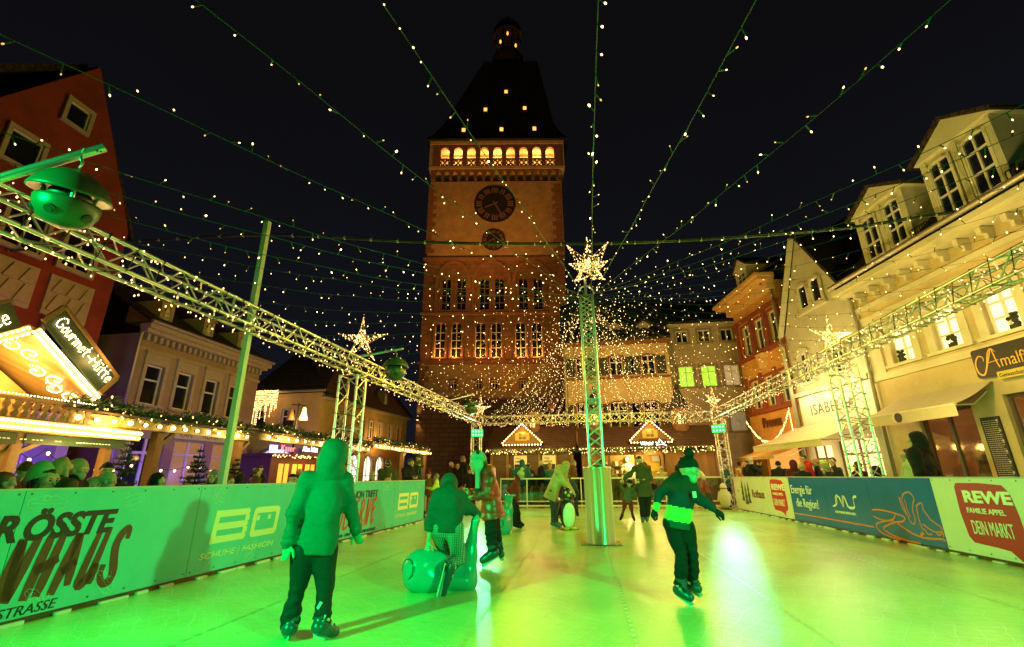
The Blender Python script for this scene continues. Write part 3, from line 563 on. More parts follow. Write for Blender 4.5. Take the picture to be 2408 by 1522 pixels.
# ------------------------------------------------------------------ hanging speakers
SPK = M('speaker_green', (.05, .075, .04), .38, var=.08); SPKI = M('speaker_inside', (.45, .30, .08), .6); GRILL = M('speaker_grill', (.05, .03, .02), .5)
def speaker(px, py, dep, arm0, arm1d, r, label, tilt=(0, 0)):
    c = atdepth(px, py, dep); t = thing('hanging_speaker', label, 'speaker', tuple(c), 0, 'round speakers hung from the left truss beam'); t.rotation_euler = (tilt[0], tilt[1], 0)
    g = MB(); g.lathe((0, 0, 0), [(.0, r*1.0), (r*.10, r*1.0), (r*.14, r*.93), (r*.40, r*.9), (r*.68, r*.72), (r*.9, r*.47), (r*1.03, r*.2), (r*1.04, r*.12), (r*.98, r*.12), (r*.6, r*.28), (0, r*.34)], 36); g.build('dome', SPK, t)
    g = MB(); g.lathe((0, 0, 0), [(0, -r*.05), (r*.6, -r*.07), (r*.80, -r*.05), (r*.83, -r*.12), (r*.80, -r*.38), (r*.66, -r*.66), (r*.42, -r*.86), (r*.18, -r*.93), (0, -r*.94)], 36); g.build('bowl', SPK, t)
    g = MB(); g.lathe((0, 0, 0), [(0, r*.3), (r*.5, r*.24), (r*.56, r*.1), (r*.5, -r*.05), (0, -r*.05)], 24); g.build('driver', GRILL, t)
    for a in (-150, -30, 90): g = MB(); g.bar((r*.7*math.cos(R(a)), r*.7*math.sin(R(a)), -r*.1), (r*.7*math.cos(R(a)), r*.7*math.sin(R(a)), r*.26), r*.06, 8); g.build('strut', ALU, t)
    for a in (-125, -62, 10, 100, 170):
        d = np.array([math.cos(R(a))*.8, math.sin(R(a))*.8, -.6]); d /= np.linalg.norm(d); p = d*r*.80; g = MB(); g.bar(p, p+d*.03, r*.16, 16, r2=r*.15); g.bar(p+d*.03, p+d*.034, r*.08, 12); g.build('tweeter', GRILL, t)
    g = MB(); g.tube([(0, 0, r), (.02, 0, r+.06), (-.02, 0, r+.11), (.0, 0, r+.17)], .012, 5); g.build('chain', ALU, t)
    top = c+np.array([0, 0, r+.17]); a0 = np.array(arm0, float); b0 = top+(top-a0)/np.linalg.norm(top-a0)*.13
    t2 = thing('support_arm', label.replace('round speaker', 'tube arm holding the round speaker'), 'arm', tuple(a0), 0, 'tube arms on the left truss beam')
    g = MB(); g.bar((0, 0, 0), b0-a0, .03, 10); g.build('tube', ALU, t2)
    g = MB(); g.tube([(b0-a0)*.95+np.array([.03*math.cos(q*2), .02*math.sin(q*3), .045*math.sin(q*2)]) for q in range(9)], .008, 4); g.build('tie_wrap', WIRE, t2)
speaker(163, 470, 3.3, atdepth(-170, 470, 3.0), None, .225, 'large green round speaker near the camera at the left', (R(8), R(10)))
speaker(930, 868, 10.4, (-5.0, 9.4, 3.75), None, .28, 'round speaker hanging beside the left lattice tower')
speaker(1108, 957, 17.0, (-4.72, 15.6, 3.7), None, .28, 'round speaker hanging near the far left corner star')

# ------------------------------------------------------------------ flag pole and overhead cable
g = MB(); p0 = atx(520, 1150, -5.25); p1 = atx(630, 522, -5.25); g.beam((p0[0], p0[1], -.09), (p0[0], p1[1], p1[2]), .085, .085, up=(0, 1., 0))
for z in (1.35, 2.1): g.box(p0[0]-.047, p0[0]+.047, p0[1]-.047, p0[1]+.047, z, z+.02)
g.build('square_post', M('cream_paint', (.58, .50, .42), .45, var=.08, scale=4, bump=.05), loc=(p0[0], p0[1], -.09), label='tall square cream post standing behind the left boards', cat='post')
def cable(pts2, label):
    g = MB(); P = smooth3(pts2); N = len(P)
    for k in range(5):
        a = 2*PI*k/5; g.tube([p+np.array([0, .022*math.cos(a+i*.25), .03*math.sin(a+i*.25)]) for i, p in enumerate(P)], .013, 5)
    for i in range(0, N-1): g.bar(P[i]-(P[i+1]-P[i])*.02, P[i]+(P[i+1]-P[i])*.02, .05, 8, mi=1)
    g.build('overhead_cable', [WIRE, M('cable_tie', (.35, .45, .35), .5)], loc=tuple(P[0]), label=label, cat='cable')
def smooth3(pts, k=6):
    P = np.array(pts, float); out = []
    for i in range(len(P)-1):
        p0, p1, p2, p3 = P[max(i-1, 0)], P[i], P[i+1], P[min(i+2, len(P)-1)]
        for j in range(k): t = j/k; out.append(.5*((2*p1)+(-p0+p2)*t+(2*p0-5*p1+4*p2-p3)*t*t+(-p0+3*p1-3*p2+p3)*t**3))
    return out+[P[-1]]
cable([atx(20, 590, -17.4), atdepth(330, 567, 16.2), atdepth(630, 553, 13.5), atdepth(1000, 570, 12.2), atdepth(1380, 573, 11.6), atdepth(1700, 560, 11.4), atdepth(2000, 535, 11.5), atdepth(2200, 505, 11.6), atdepth(2480, 470, 11.6)], 'thick bundled cable spanning high above the ice between the house fronts')
# ------------------------------------------------------------------ house kit
GLASSD = M('dark_window', (.012, .014, .018), .08, var=0, spec=.8); LIT = glow('lit_window', (1.0, .80, .42), 1.6); LITG = glow('green_lit_window', (.38, 1.0, .05), .9); LITW = glow('warm_shop', (1.0, .72, .30), 1.5)
WFD = M('window_oak', (.30, .21, .12), .6); WF = M('window_white', (.70, .68, .60), .5, var=.05); TRIMC = M('stone_trim', (.50, .44, .32), .7, var=.12); TILE = brick_mat('roof_tiles', (.055, .030, .022), (.075, .040, .028), (.015, .01, .008), .24, .32, .8, .03, .9)
SLATE = brick_mat('roof_slate', (.022, .020, .020), (.030, .026, .025), (.010, .009, .009), .25, .3, .8, .02, .6); GUT = M('zinc_gutter', (.40, .36, .28), .45, metal=.6)
def wall(t, s0, s1, z0, z1, holes, mat, depth=7., rev=.16, gable=None, name='wall', y0=0., closed=True):
    g = MB(); xs = sorted({s0, s1, *[min(s1, max(s0, h[0])) for h in holes], *[min(s1, max(s0, h[1])) for h in holes]}); zs = sorted({z0, z1, *[min(z1, max(z0, h[2])) for h in holes], *[min(z1, max(z0, h[3])) for h in holes]})
    for i in range(len(xs)-1):
        for j in range(len(zs)-1):
            a, b = (xs[i]+xs[i+1])/2, (zs[j]+zs[j+1])/2
            if any(h[0] < a < h[1] and h[2] < b < h[3] for h in holes): continue
            g.add([(xs[i], y0, zs[j]), (xs[i+1], y0, zs[j]), (xs[i+1], y0, zs[j+1]), (xs[i], y0, zs[j+1])], [(0, 1, 2, 3)])
    for a, b, c, d in [h[:4] for h in holes]:
        for p, q in (((a, c), (b, c)), ((b, c), (b, d)), ((b, d), (a, d)), ((a, d), (a, c))): g.add([(p[0], y0, p[1]), (q[0], y0, q[1]), (q[0], y0+rev, q[1]), (p[0], y0+rev, p[1])], [(0, 1, 2, 3)])
    if closed:
        y1 = y0+depth; g.add([(s0, y0, z0), (s0, y1, z0), (s1, y1, z0), (s1, y0, z0), (s0, y0, z1), (s0, y1, z1), (s1, y1, z1), (s1, y0, z1)], [(0, 4, 5, 1), (1, 5, 6, 2), (2, 6, 7, 3), (4, 7, 6, 5)])
    if gable: g.prism(gable, y0, y0+depth)
    return g.build(name, mat, t)
def arch_pts(a, b, zs, rise, n=10): return [((a+b)/2-(b-a)/2*math.cos(PI*i/n), zs+rise*math.sin(PI*i/n)) for i in range(n+1)]
def window(t, s0, s1, z0, z1, pane=None, y=0., rec=.13, trim=.10, tm=None, fm=None, nx=2, splits=(.65,), arch=0., wallm=None, sill=True, fw=.05, hood=False, proud=.05, label=None):
    pane = pane or GLASSD; tm = tm or TRIMC; fm = fm or WF; g = MB(); w_ = s1-s0; zt = z1-arch
    if trim:
        g.box(s0-trim, s0, y-proud, y+.01, z0-(0 if sill else trim), z1+(0 if arch else trim)); g.box(s1, s1+trim, y-proud, y+.01, z0-(0 if sill else trim), z1+(0 if arch else trim))
        if not arch: g.box(s0, s1, y-proud, y+.01, z1, z1+trim)
        if not sill: g.box(s0, s1, y-proud, y+.01, z0-trim, z0)
    if arch:
        P = arch_pts(s0, s1, zt, arch)
        for i in range(len(P)-1): g.add([(P[i][0], y-.003, P[i][1]), (P[i+1][0], y-.003, P[i+1][1]), (P[i+1][0], y-.003, z1+.02), (P[i][0], y-.003, z1+.02)], [(0, 1, 2, 3)], 2); g.add([(P[i][0], y-.003, P[i][1]), (P[i+1][0], y-.003, P[i+1][1]), (P[i+1][0], y+rec, P[i+1][1]), (P[i][0], y+rec, P[i][1])], [(0, 1, 2, 3)], 2)
        if trim:
            Q = arch_pts(s0-trim, s1+trim, zt, arch+trim)
            for i in range(len(P)-1): g.prism([P[i], P[i+1], Q[i+1], Q[i]], y-proud, y)
    if hood: g.box(s0-trim*1.6, s1+trim*1.6, y-.16, y+.01, z1+trim+.28, z1+trim+.36); g.box(s0-trim, s1+trim, y-.07, y+.01, z1+trim+.001, z1+trim+.279)
    ya, yb = y+rec-.055, y+rec-.005
    g.box(s0, s0+fw, ya, yb, z0, z1, 1); g.box(s1-fw, s1, ya, yb, z0, z1, 1); g.box(s0+fw, s1-fw, ya, yb, z0, z0+fw, 1); g.box(s0+fw, s1-fw, ya, yb, z1-fw, z1, 1)
    for k in range(1, nx): x = s0+w_*k/nx; g.box(x-fw*.6, x+fw*.6, ya+.003, yb-.003, z0+fw, z1-fw, 1)
    for f in splits: z = z0+(z1-z0)*f; g.box(s0+fw, s1-fw, ya+.006, yb+.001, z-fw*.5, z+fw*.5, 1)
    o = g.build('window', [tm, fm, wallm or tm], t)
    if label: o['label'] = label
    g = MB(); g.add([(s0, y+rec, z0), (s1, y+rec, z0), (s1, y+rec, z1), (s0, y+rec, z1)], [(0, 1, 2, 3)]); g.build('pane', pane, o)
    if sill: g = MB(); g.box(s0-trim-.04, s1+trim+.04, y-proud-.06, y+.02, z0-.09, z0-.002); g.build('sill', tm, o)
    return o
def roof_slab(t, s0, s1, z0, z1, yd, mat, over=.35, th=.12, name='roof', y0=0., back=True):
    g = MB(); 
    A = [(s0, y0-over, z0), (s1, y0-over, z0), (s1, y0+yd, z1), (s0, y0+yd, z1)]; g.hexa(A+[(x, y, z+th) for x, y, z in A])
    if back: B_ = [(s0, y0+yd, z1), (s1, y0+yd, z1), (s1, y0+2*yd+over, z0), (s0, y0+2*yd+over, z0)]; g.hexa(B_+[(x, y, z+th) for x, y, z in B_])
    return g.build(name, mat, t)
def pipe(t, s, z0, z1, y=-.12, r=.055, off=0.): g = MB(); g.tube([(s, y, z0), (s, y, z1-.5), (s+off*.5, y-.05, z1-.25), (s+off, y-.25, z1)], r, 8); g.build('downpipe', GUT, t)
def gutter(t, s0, s1, z, y): g = MB(); g.bar((s0, y, z), (s1, y, z), .08, 8); g.build('gutter', GUT, t)
def dormer(t, s0, s1, z0, z1, zp, y, mat, depth=2.2, rmat=None, nw=2, pane=None):
    g = MB(); g.box(s0, s1, y, y+depth, z0, z1); g.prism([(s0-.14, z1), (s1+.14, z1), ((s0+s1)/2, zp)], y-.12, y+depth)
    for x in np.linspace(s0+.06, s1-.06, nw+1): g.box(x-.08, x+.08, y-.06, y-.001, z0+.1, z1-.06); [g.box(x+k*.04-.008, x+k*.04+.008, y-.07, y-.061, z0+.3, z1-.3) for k in (-1, 0, 1)]
    d = g.build('dormer', mat, t); ww = (s1-s0)/nw
    g = MB()
    for sg, xa in ((-1, s0-.24), (1, s1+.24)): m_ = (s0+s1)/2; P = [(xa, z1-.03), (m_, zp+.0), (m_, zp+.1), (xa-sg*-.02, z1+.06)]; g.prism(P, y-.22, y+depth)
    g.build('dormer_roof', rmat or TILE, d)
    for k in range(nw):
        a, b = s0+ww*k+.18, s0+ww*(k+1)-.18; window(d, a, b, z0+.12, z1-.22, pane, y=y-.05, rec=.045, trim=.05, tm=mat, nx=2, splits=(.36, .72), sill=False, fw=.045, proud=.03, arch=.18, wallm=mat)
    return d

# ------------------------------------------------------------------ the gate tower
TW = thing('gate_tower', 'tall medieval stone gate tower with lit arcade, two clocks and a steep dark roof', 'tower', (-13.13, 36.08, -.09), R(8.7)); W1, W0 = 12.85, 0.
STONE = brick_mat('tower_rubble', (.15, .075, .042), (.20, .10, .055), (.085, .05, .032), .75, .36, .95, .03, .8); PLAST = M('tower_plaster', (.38, .24, .12), .9, var=.28, scale=1.2, bump=.4, bscale=12); ASH = brick_mat('tower_ashlar', (.21, .10, .055), (.28, .14, .075), (.12, .07, .045), .9, .45, .95, .02, .5); RSTONE = M('red_sandstone', (.24, .105, .06), .9, var=.25, scale=2, bump=.3)
lan = [(1.54, 2.35), (2.86, 3.68), (4.88, 5.72), (6.19, 7.03), (8.29, 9.13), (9.59, 10.42)]; w2 = [(1.12, 2.02), (2.50, 3.40), (4.55, 5.45), (5.88, 6.78), (7.95, 8.85), (9.32, 10.24)]; sm = [(2.58, 3.07), (4.65, 5.12), (5.97, 6.47), (8.33, 8.86)]
g = MB()
wall(TW, -.05, 12.2, 0, 7.3, [], STONE, 10, name='base')
wall(TW, .0, 12.1, 7.3, 10.25, [(a, b, 8.2, 8.88) for a, b in sm], PLAST, 10, .35, name='wall')
wall(TW, .0, 12.15, 10.25, 14.55, [(a, b, 10.8, 13.9) for a, b in w2], ASH, 10, .35, name='wall')
wall(TW, .05, 12.2, 14.75, 19.7, [(a, b, 15.0, 18.05) for a, b in lan], ASH, 10, .4, name='wall')
wall(TW, .1, 12.5, 19.95, 28.0, [], PLAST, 10, name='wall')
for a, b in sm: window(TW, a, b, 8.2, 8.88, rec=.3, trim=.12, tm=RSTONE, sill=False)
for a, b in w2: window(TW, a, b, 10.8, 13.9, rec=.3, trim=.14, tm=RSTONE, arch=.5, wallm=ASH, splits=(.28, .5, .72), fw=.05)
for a, b in lan: window(TW, a, b, 15.0, 18.05, rec=.36, trim=.16, tm=RSTONE, arch=.42, wallm=ASH, splits=(.25, .48, .7), fw=.04, fm=WFD)
g = MB()
for z, h in ((7.25, .12), (10.2, .22), (14.55, .2), (19.7, .25)): g.box(-.18, 12.45, -.22, -.001, z, z+h)
for a, b, zt, zb in ((1.26, 3.85, 19.45, 14.75), (4.45, 7.4, 19.5, 14.75), (8.0, 10.95, 19.5, 14.75)):
    P = arch_pts(a, b, 17.45, zt-17.45, 16); Q = arch_pts(a-.28, b+.28, 17.45, zt-17.45+.22, 16)
    for i in range(16): g.prism([P[i], P[i+1], Q[i+1], Q[i]], -.14, -.002)
    g.box(a-.28, a, -.12, -.002, 14.76, 17.45); g.box(b, b+.28, -.12, -.002, 14.76, 17.45)
    m_ = (a+b)/2; g.bar((m_, -.02, 18.65), (m_, .02, 18.65), .3, 12)
for x in (0.0, 12.1):   # quoins
    for k in range(46):
        z = 7.4+k*.45; lw = .75 if k % 2 else .45
        if z < 27.5 and not any(abs(z-q) < .5 for q in (10.2, 14.55, 19.7)): g.box(x-.04 if x < 1 else x+.15-lw, x+lw if x < 1 else x+.32, -.05, -.003, z, z+.42)
g.build('stone_trim', RSTONE, TW)
# corbel table and arcade gallery
g = MB(); NB = 15
for k in range(NB):
    a = .55+k*(11.7/NB); b = a+11.7/NB-.24; P = arch_pts(a, b, 28.75, .3, 8)
    for i in range(8): g.add([(P[i][0], -.25, P[i][1]), (P[i+1][0], -.25, P[i+1][1]), (P[i+1][0], -.25, 29.2), (P[i][0], -.25, 29.2)], [(0, 1, 2, 3)]); g.add([(P[i][0], -.25, P[i][1]), (P[i+1][0], -.25, P[i+1][1]), (P[i+1][0], .0, P[i+1][1]), (P[i][0], .0, P[i][1])], [(0, 3, 2, 1)])
    g.box(b, b+.24, -.25, -.0, 28.1, 29.2); g.box(b+.03, b+.21, -.3, -.251, 28.0, 28.5)
g.box(.1, .55, -.25, 0, 28.1, 29.2); g.build('corbel_arches', RSTONE, TW)
g = MB(); g.box(-.1, 12.85, -.35, 9.9, 29.2, 29.5); g.box(-.1, 12.85, -.4, 10, 32.0, 32.35); g.box(-.05, 12.8, 8.0, 9.9, 29.5, 32); g.box(-.1, .2, -.3, 8.0, 29.5, 32); g.box(12.5, 12.85, -.3, 8.0, 29.5, 32); g.box(.2, 12.5, 2.2, 2.4, 29.5, 32); g.box(.2, 12.5, 1.2, 1.5, 31.7, 32)
g.build('gallery', M('gallery_plaster', (.55, .40, .22), .9, var=.2, scale=2), TW)
AR = [(.98+k*1.262, 1.80+k*1.262) for k in range(9)]
g = MB(); xs = [0.0]+[v for p in AR for v in p]+[12.75]
for i in range(0, len(xs), 2): g.box(xs[i], xs[i+1], -.3, -.02, 29.5, 32.0)
for a, b in AR:
    P = arch_pts(a, b, 31.25, .42, 8)
    for i in range(8): g.hexa([(P[i][0], -.3, P[i][1]), (P[i+1][0], -.3, P[i+1][1]), (P[i+1][0], -.02, P[i+1][1]), (P[i][0], -.02, P[i][1]), (P[i][0], -.3, 32.), (P[i+1][0], -.3, 32.), (P[i+1][0], -.02, 32.), (P[i][0], -.02, 32.)])
    g.box(a, b, -.3, -.1, 30.30, 30.42); g.box(a, b, -.3, -.1, 29.5, 29.6); m_ = (a+b)/2
    for sx in (-1, 1):
        for q in range(8): t0, t1 = PI*q/4, PI*(q+1)/4; c0 = (m_+sx*.2+.17*math.cos(t0), 29.95+.3*math.sin(t0)); c1 = (m_+sx*.2+.17*math.cos(t1), 29.95+.3*math.sin(t1)); g.beam((c0[0], -.2, c0[1]), (c1[0], -.2, c1[1]), .1, .06, up=(0, 1., 0))
    g.beam((a, -.2, 29.6), (b, -.2, 30.3), .06, .05, up=(0, 1., 0)); g.beam((a, -.2, 30.3), (b, -.2, 29.6), .06, .05, up=(0, 1., 0))
g.build('arcade', RSTONE, TW)
def clock(s, z, rx, numerals, lab):
    g = MB(); g.bar((s, -.001, z), (s, -.14, z), rx, 40); o = g.build('clock_face', M('clock_black', (.018, .014, .012), .6, var=.2), TW); g = MB()
    for k in range(12):
        a = PI/2-k*PI/6; d = np.array([math.cos(a), 0, math.sin(a)]); n = np.array([-d[2], 0, d[0]])
        for off in ((-.10, 0, .10) if k % 3 != 1 else (-.06, .06)): p = np.array([s, -.155, z])+d*rx*.62+n*off*rx*1.1; g.beam(p, p+d*rx*.28, .07*rx, .02, up=(0, 1., 0))
    for a, L in ((R(-62), .8), (R(205), .5)): d = np.array([math.cos(a), 0, math.sin(a)]); c = np.array([s, -.19, z]); g.beam(c-d*rx*.15, c+d*rx*L, .06*rx, .02, up=(0, 1., 0))
    g.build('numerals_and_hands', M('clock_gold', (.30, .17, .06), .5, metal=.4), o)
clock(6.18, 25.47, 1.92, 12, ''); clock(6.08, 21.73, 1.05, 4, '')
# roof: flared steep hip, lantern
g = MB(); lv = [(-.45, 32.36, -.75, 10.4), (.2, 33.4, -.1, 9.8), (1.0, 35.3, .6, 9.2), (4.75, 47.6, 4.4, 5.6)]; hi = [13.3, 12.75, 12.1, 10.95]; rings = []
for (a, z, y0, y1), b in zip(lv, hi): rings.append([(a, y0, z), (b, y0, z), (b, y1, z), (a, y1, z)])
for k in range(3): g.add(rings[k]+rings[k+1], [(0, 1, 5, 4), (1, 2, 6, 5), (2, 3, 7, 6), (3, 0, 4, 7)])
g.add(rings[3], [(0, 1, 2, 3)]); g.box(-.4, 13.25, -.7, 10.3, 32.351, 32.42); ro = g.build('roof', SLATE, TW)
def roof_y(z): return .6+(4.4-.6)*(z-35.3)/(47.6-35.3) if z > 35.3 else -.1+.7*(z-33.4)/1.9
def on_roof(s, z):   # slide from the front plane back along the sight line to the roof slope
    k = 1.0
    for _ in range(30): zz = 1.29+(z-1.29)*k; k = 1+(roof_y(zz)-.2)/37.6
    return 7.53+(s-7.53)*k, 1.29+(z-1.29)*k
LAMPW = glow('amber_window', (1.0, .40, .06), 2.2)
for s, z in ((7.3, 38.6), (5.22, 36.35), (9.16, 36.5), (3.08, 33.85), (6.82, 33.9), (10.08, 33.96)):
    s, z = on_roof(s, z); y = roof_y(z)-.35; g = MB(); g.box(s-.24, s-.17, y, y+.9, z-.28, z+.28); g.box(s+.17, s+.24, y, y+.9, z-.28, z+.28); g.box(s-.17, s+.17, y, y+.9, z-.28, z-.2); g.prism([(s-.32, z+.26), (s+.32, z+.26), (s, z+.9)], y-.06, y+1.2); d = g.build('roof_dormer', SLATE, ro); g = MB(); g.box(s-.17, s+.17, y+.03, y+.06, z-.2, z+.26); g.build('lit_pane', LAMPW, d)
g = MB(); LC = (7.5, 5.0); oct_ = lambda r, z: [(LC[0]+r*math.cos(PI*k/4+PI/8), LC[1]+r*math.sin(PI*k/4+PI/8), z) for k in range(8)]
for r, z0, z1 in ((1.95, 47.5, 48.3), (1.6, 48.3, 49.0)): g.add(oct_(r, z0)+oct_(r, z1), [(k, (k+1) % 8, (k+1) % 8+8, k+8) for k in range(8)]+[tuple(range(15, 7, -1))[::-1]])
for p in oct_(1.35, 0): g.box(p[0]-.14, p[0]+.14, p[1]-.14, p[1]+.14, 49.0, 51.9)
g.lathe((*LC, 0), [(1.75, 51.9), (1.75, 52.2), (1.5, 52.35), (1.7, 52.9), (1.4, 53.5), (.8, 54.0), (.28, 54.2), (.13, 54.7), (0, 54.8)], 16)
la = g.build('roof_lantern', SLATE, TW); g = MB(); g.ell((*LC, 55.1), (.26, .26, .34), 10, 8); g.bar((*LC, 54.7), (*LC, 55.8), .045, 6); g.build('finial_ball', M('gilt', (.5, .3, .1), .4, metal=.8), la)
for x, z in ((-.85, 50.2), (.95, 49.6), (0, 51.5)): g = MB(); g.ell((LC[0]+x, LC[1]-1.0, z), (.12, .12, .28), 8, 6); g.build('lantern_lamp', LAMPW, la)
fr = Frame(TW)
for s in (2.5, 6.3, 10.5): lamp('POINT', 'gallery_lamp', fr.world((s, 1.0, 30.6)), 420, (1.0, .66, .20), size=.2)
for a, b in w2: lamp('POINT', 'sill_uplight', fr.world(((a+b)/2, -.2, 10.95)), 85, (1, .34, .05), size=.06)
lamp('POINT', 'tower_lantern_lamp', fr.world((7.5, 5.0, 50.3)), 90, (1, .4, .08), size=.2)
lamp('SPOT', 'unseen_tower_flood', (-9.5, 25.5, 6.5), 9000, (1, .38, .05), fr.world((6.3, 0, 26.5)), .3, 46, .9)  # flood assumed out of sight on the hut roofs, no fixture modelled
lamp('SPOT', 'unseen_tower_flood', (-2.5, 24.8, 6.0), 4000, (1, .40, .07), fr.world((6.5, 0, 16)), .3, 75, .9)  # unseen flood added to brighten the lower tower
for s, z in ((.1, 5.8), (10.85, 5.85)):
    t = thing('wall_lamp', 'up and down wall lamp on the tower base, %s side' % ('left' if s < 1 else 'right'), 'lamp', tuple(fr.world((s, -.25, z))), R(8.7), 'wall lamps on the tower base')
    g = MB(); g.bar((0, 0, -.15), (0, 0, .15), .09, 12); g.box(-.03, .03, .05, .25, -.03, .03); g.build('housing', HOUS, t); g = MB(); g.bar((0, 0, .151), (0, 0, .156), .075, 12); g.bar((0, 0, -.151), (0, 0, -.156), .075, 12); g.build('lens', glow('lamp_lens', (1, .7, .3), 12), t)
    for sg in (1, -1): lamp('SPOT', 'wall_lamp_beam', fr.world((s, -.3, z+.2*sg)), 55, (1, .62, .22), fr.world((s, .0, z+1.2*sg)), .05, 70, .8)

# ------------------------------------------------------------------ right hand row (yellow, gable, orange)
ARZ = math.atan2(-1, .15); AO = (7.38, 30.0)
def right_house(name, label): return thing(name, label, 'house', (*AO, -.09), ARZ)
YEL = M('plaster_yellow', (.52, .41, .20), .85, var=.10, scale=2, bump=.15); CREAMP = M('plaster_cream_trim', (.60, .55, .36), .8, var=.08); GREY = M('plaster_grey_olive', (.46, .43, .30), .85, var=.08, scale=2, bump=.12); ORA = M('plaster_orange', (.50, .25, .055), .85, var=.12, scale=2, bump=.15); REDW = M('red_trim', (.22, .045, .025), .7, var=.15); WHITEP = M('plaster_white', (.72, .68, .52), .8, var=.05)
HA = right_house('yellow_house', 'yellow plastered house at the right with white dormers, lit upper windows and a cafe below')
AW = [(14.66, 15.45), (16.2, 16.98), (17.68, 18.46), (19.3, 20.1)]; SH = [(14.95, 16.6, .2, 2.95), (17.45, 18.7, .2, 3.05), (19.4, 21.6, .2, 3.0)]
wall(HA, 13.6, 24.0, 0, 7.0, [(a, b, 4.46, 5.55) for a, b in AW]+SH, YEL, 9, .2)
for k, (a, b) in enumerate(AW):
    wv = window(HA, a, b, 4.46, 5.55, LIT, rec=.16, trim=.24, tm=CREAMP, splits=(.36, .72), nx=2, proud=.035, fw=.055)
    if k < 3: g = MB(); x = a+.2+.15*k; [g.ell((x+random.uniform(-.12, .12), .10, 4.56+random.random()*.3), .05, 6, 4) for _ in range(14)]; g.box(x-.1, x+.1, .06, .14, 4.50, 4.6); g.build('window_plant', M('plant_dark', (.03, .035, .015), .8), wv)
g = MB(); g.box(13.6, 24, -.07, -.001, 4.08, 4.28); g.box(13.6, 24, -.05, -.001, 6.05, 6.2); g.box(13.6, 14.3, -.04, -.001, 4.281, 6.05)
for k in range(16): x = 14.1+k*.62; g.prism([(x, 6.80), (x+.13, 6.80), (x+.13, 6.98), (x, 6.98)], -.34, -.001); g.prism([(x+.02, 6.66), (x+.11, 6.66), (x+.11, 6.799), (x+.02, 6.799)], -.18, -.001)
g.box(13.55, 24.05, -.5, 0, 7.0, 7.12); g.box(13.5, 24.1, -.6, 0, 7.121, 7.28); g.box(13.6, 24, -.12, -.001, 6.4, 6.55); g.build('cornice', CREAMP, HA)
roof_slab(HA, 13.55, 24.1, 7.29, 12.0, 4.3, SLATE, over=.45); gutter(HA, 13.5, 24.1, 7.42, -.62); pipe(HA, 13.72, 0, 7.3, off=-.12)
WD = M('dormer_white', (.68, .64, .46), .7, var=.05)
dormer(HA, 14.75, 16.65, 7.7, 9.45, 10.05, -.05, WD, 3.2); dormer(HA, 17.45, 19.4, 7.65, 9.6, 10.3, -.05, WD, 3.2); pass
g = MB()
for a, b in ((13.7, 14.6), (16.8, 17.35), (19.5, 20.2)):
    for z in (7.55, 7.85): g.bar((a, -.35, z), (b, -.35, z), .015, 5)
    for x in np.linspace(a, b, 8): g.bar((x, -.35, 7.5), (x, -.35, 7.85), .012, 4)
g.build('snow_guard', HOUS, HA)
shopg = M('shop_inside', (.30, .12, .04), .8, var=.5, scale=1.5, em=(1.0, .42, .12), es=.22); shopf = M('shop_frame', (.10, .065, .04), .5, var=.15)
SGL = thin_glass('shop_glass', (.85, .8, .7), .10)
for (a, b, c, d), lab in zip(SH, ('cafe window', 'cafe door', 'cafe window')):
    g = MB(); n = 2
    for x in np.linspace(a+.03, b-.03, n+1): g.box(x-.04, x+.04, .10, .18, c, d)
    g.box(a, b, .105, .175, d-.08, d-.001); g.box(a, b, .106, .174, c, c+.12); o = g.build('shop_window', shopf, HA); g = MB(); g.box(a, b, .135, .145, c, d); g.build('pane', SGL, o)
    g = MB(); g.add([(a-.6, 3.2, c), (b+.6, 3.2, c), (b+.6, 3.2, d+.2), (a-.6, 3.2, d+.2), (a-.6, .2, c), (b+.6, .2, c), (b+.6, .2, d+.2), (a-.6, .2, d+.2)], [(0, 1, 2, 3), (0, 3, 7, 4), (1, 5, 6, 2), (3, 2, 6, 7), (0, 4, 5, 1)]); g.build('shop_room', shopg, o)
    g = MB()
    for x in np.linspace(a, b, int((b-a)*9)): z = 2.25+.05*random.uniform(-1, 1); g.ell((x, 1.4, 1.93), .02, 6, 4); (g.ell((x, 2.2, z+.25*math.sin(x*3)), .03, 6, 4) if random.random() < .7 else 0)
    g.build('lamp_row', glow('inside_bulbs', (1, .62, .25), 4), o, kind='stuff')
    g = MB(); [g.box(a+.2+q*.75, a+.7+q*.75, 2.4, 2.45, .9, 1.9) for q in range(int((b-a)/.75))]; g.build('wall_picture', M('pic', (.12, .05, .03), .5, var=.5, scale=4), o)
g = MB(); g.box(17.72, 18.5, 1.2, 1.25, 2.2, 2.4); g.build('neon_sign', glow('cyan_neon', (.35, .85, 1.0), 3), HA)
for x, y in ((15.6, .9), (18, 1.0), (20.5, 1.0)): lamp('POINT', 'cafe_lamp', Frame(HA).world((x, 1.2, 2.7)), 10, (1, .5, .16), size=.15)
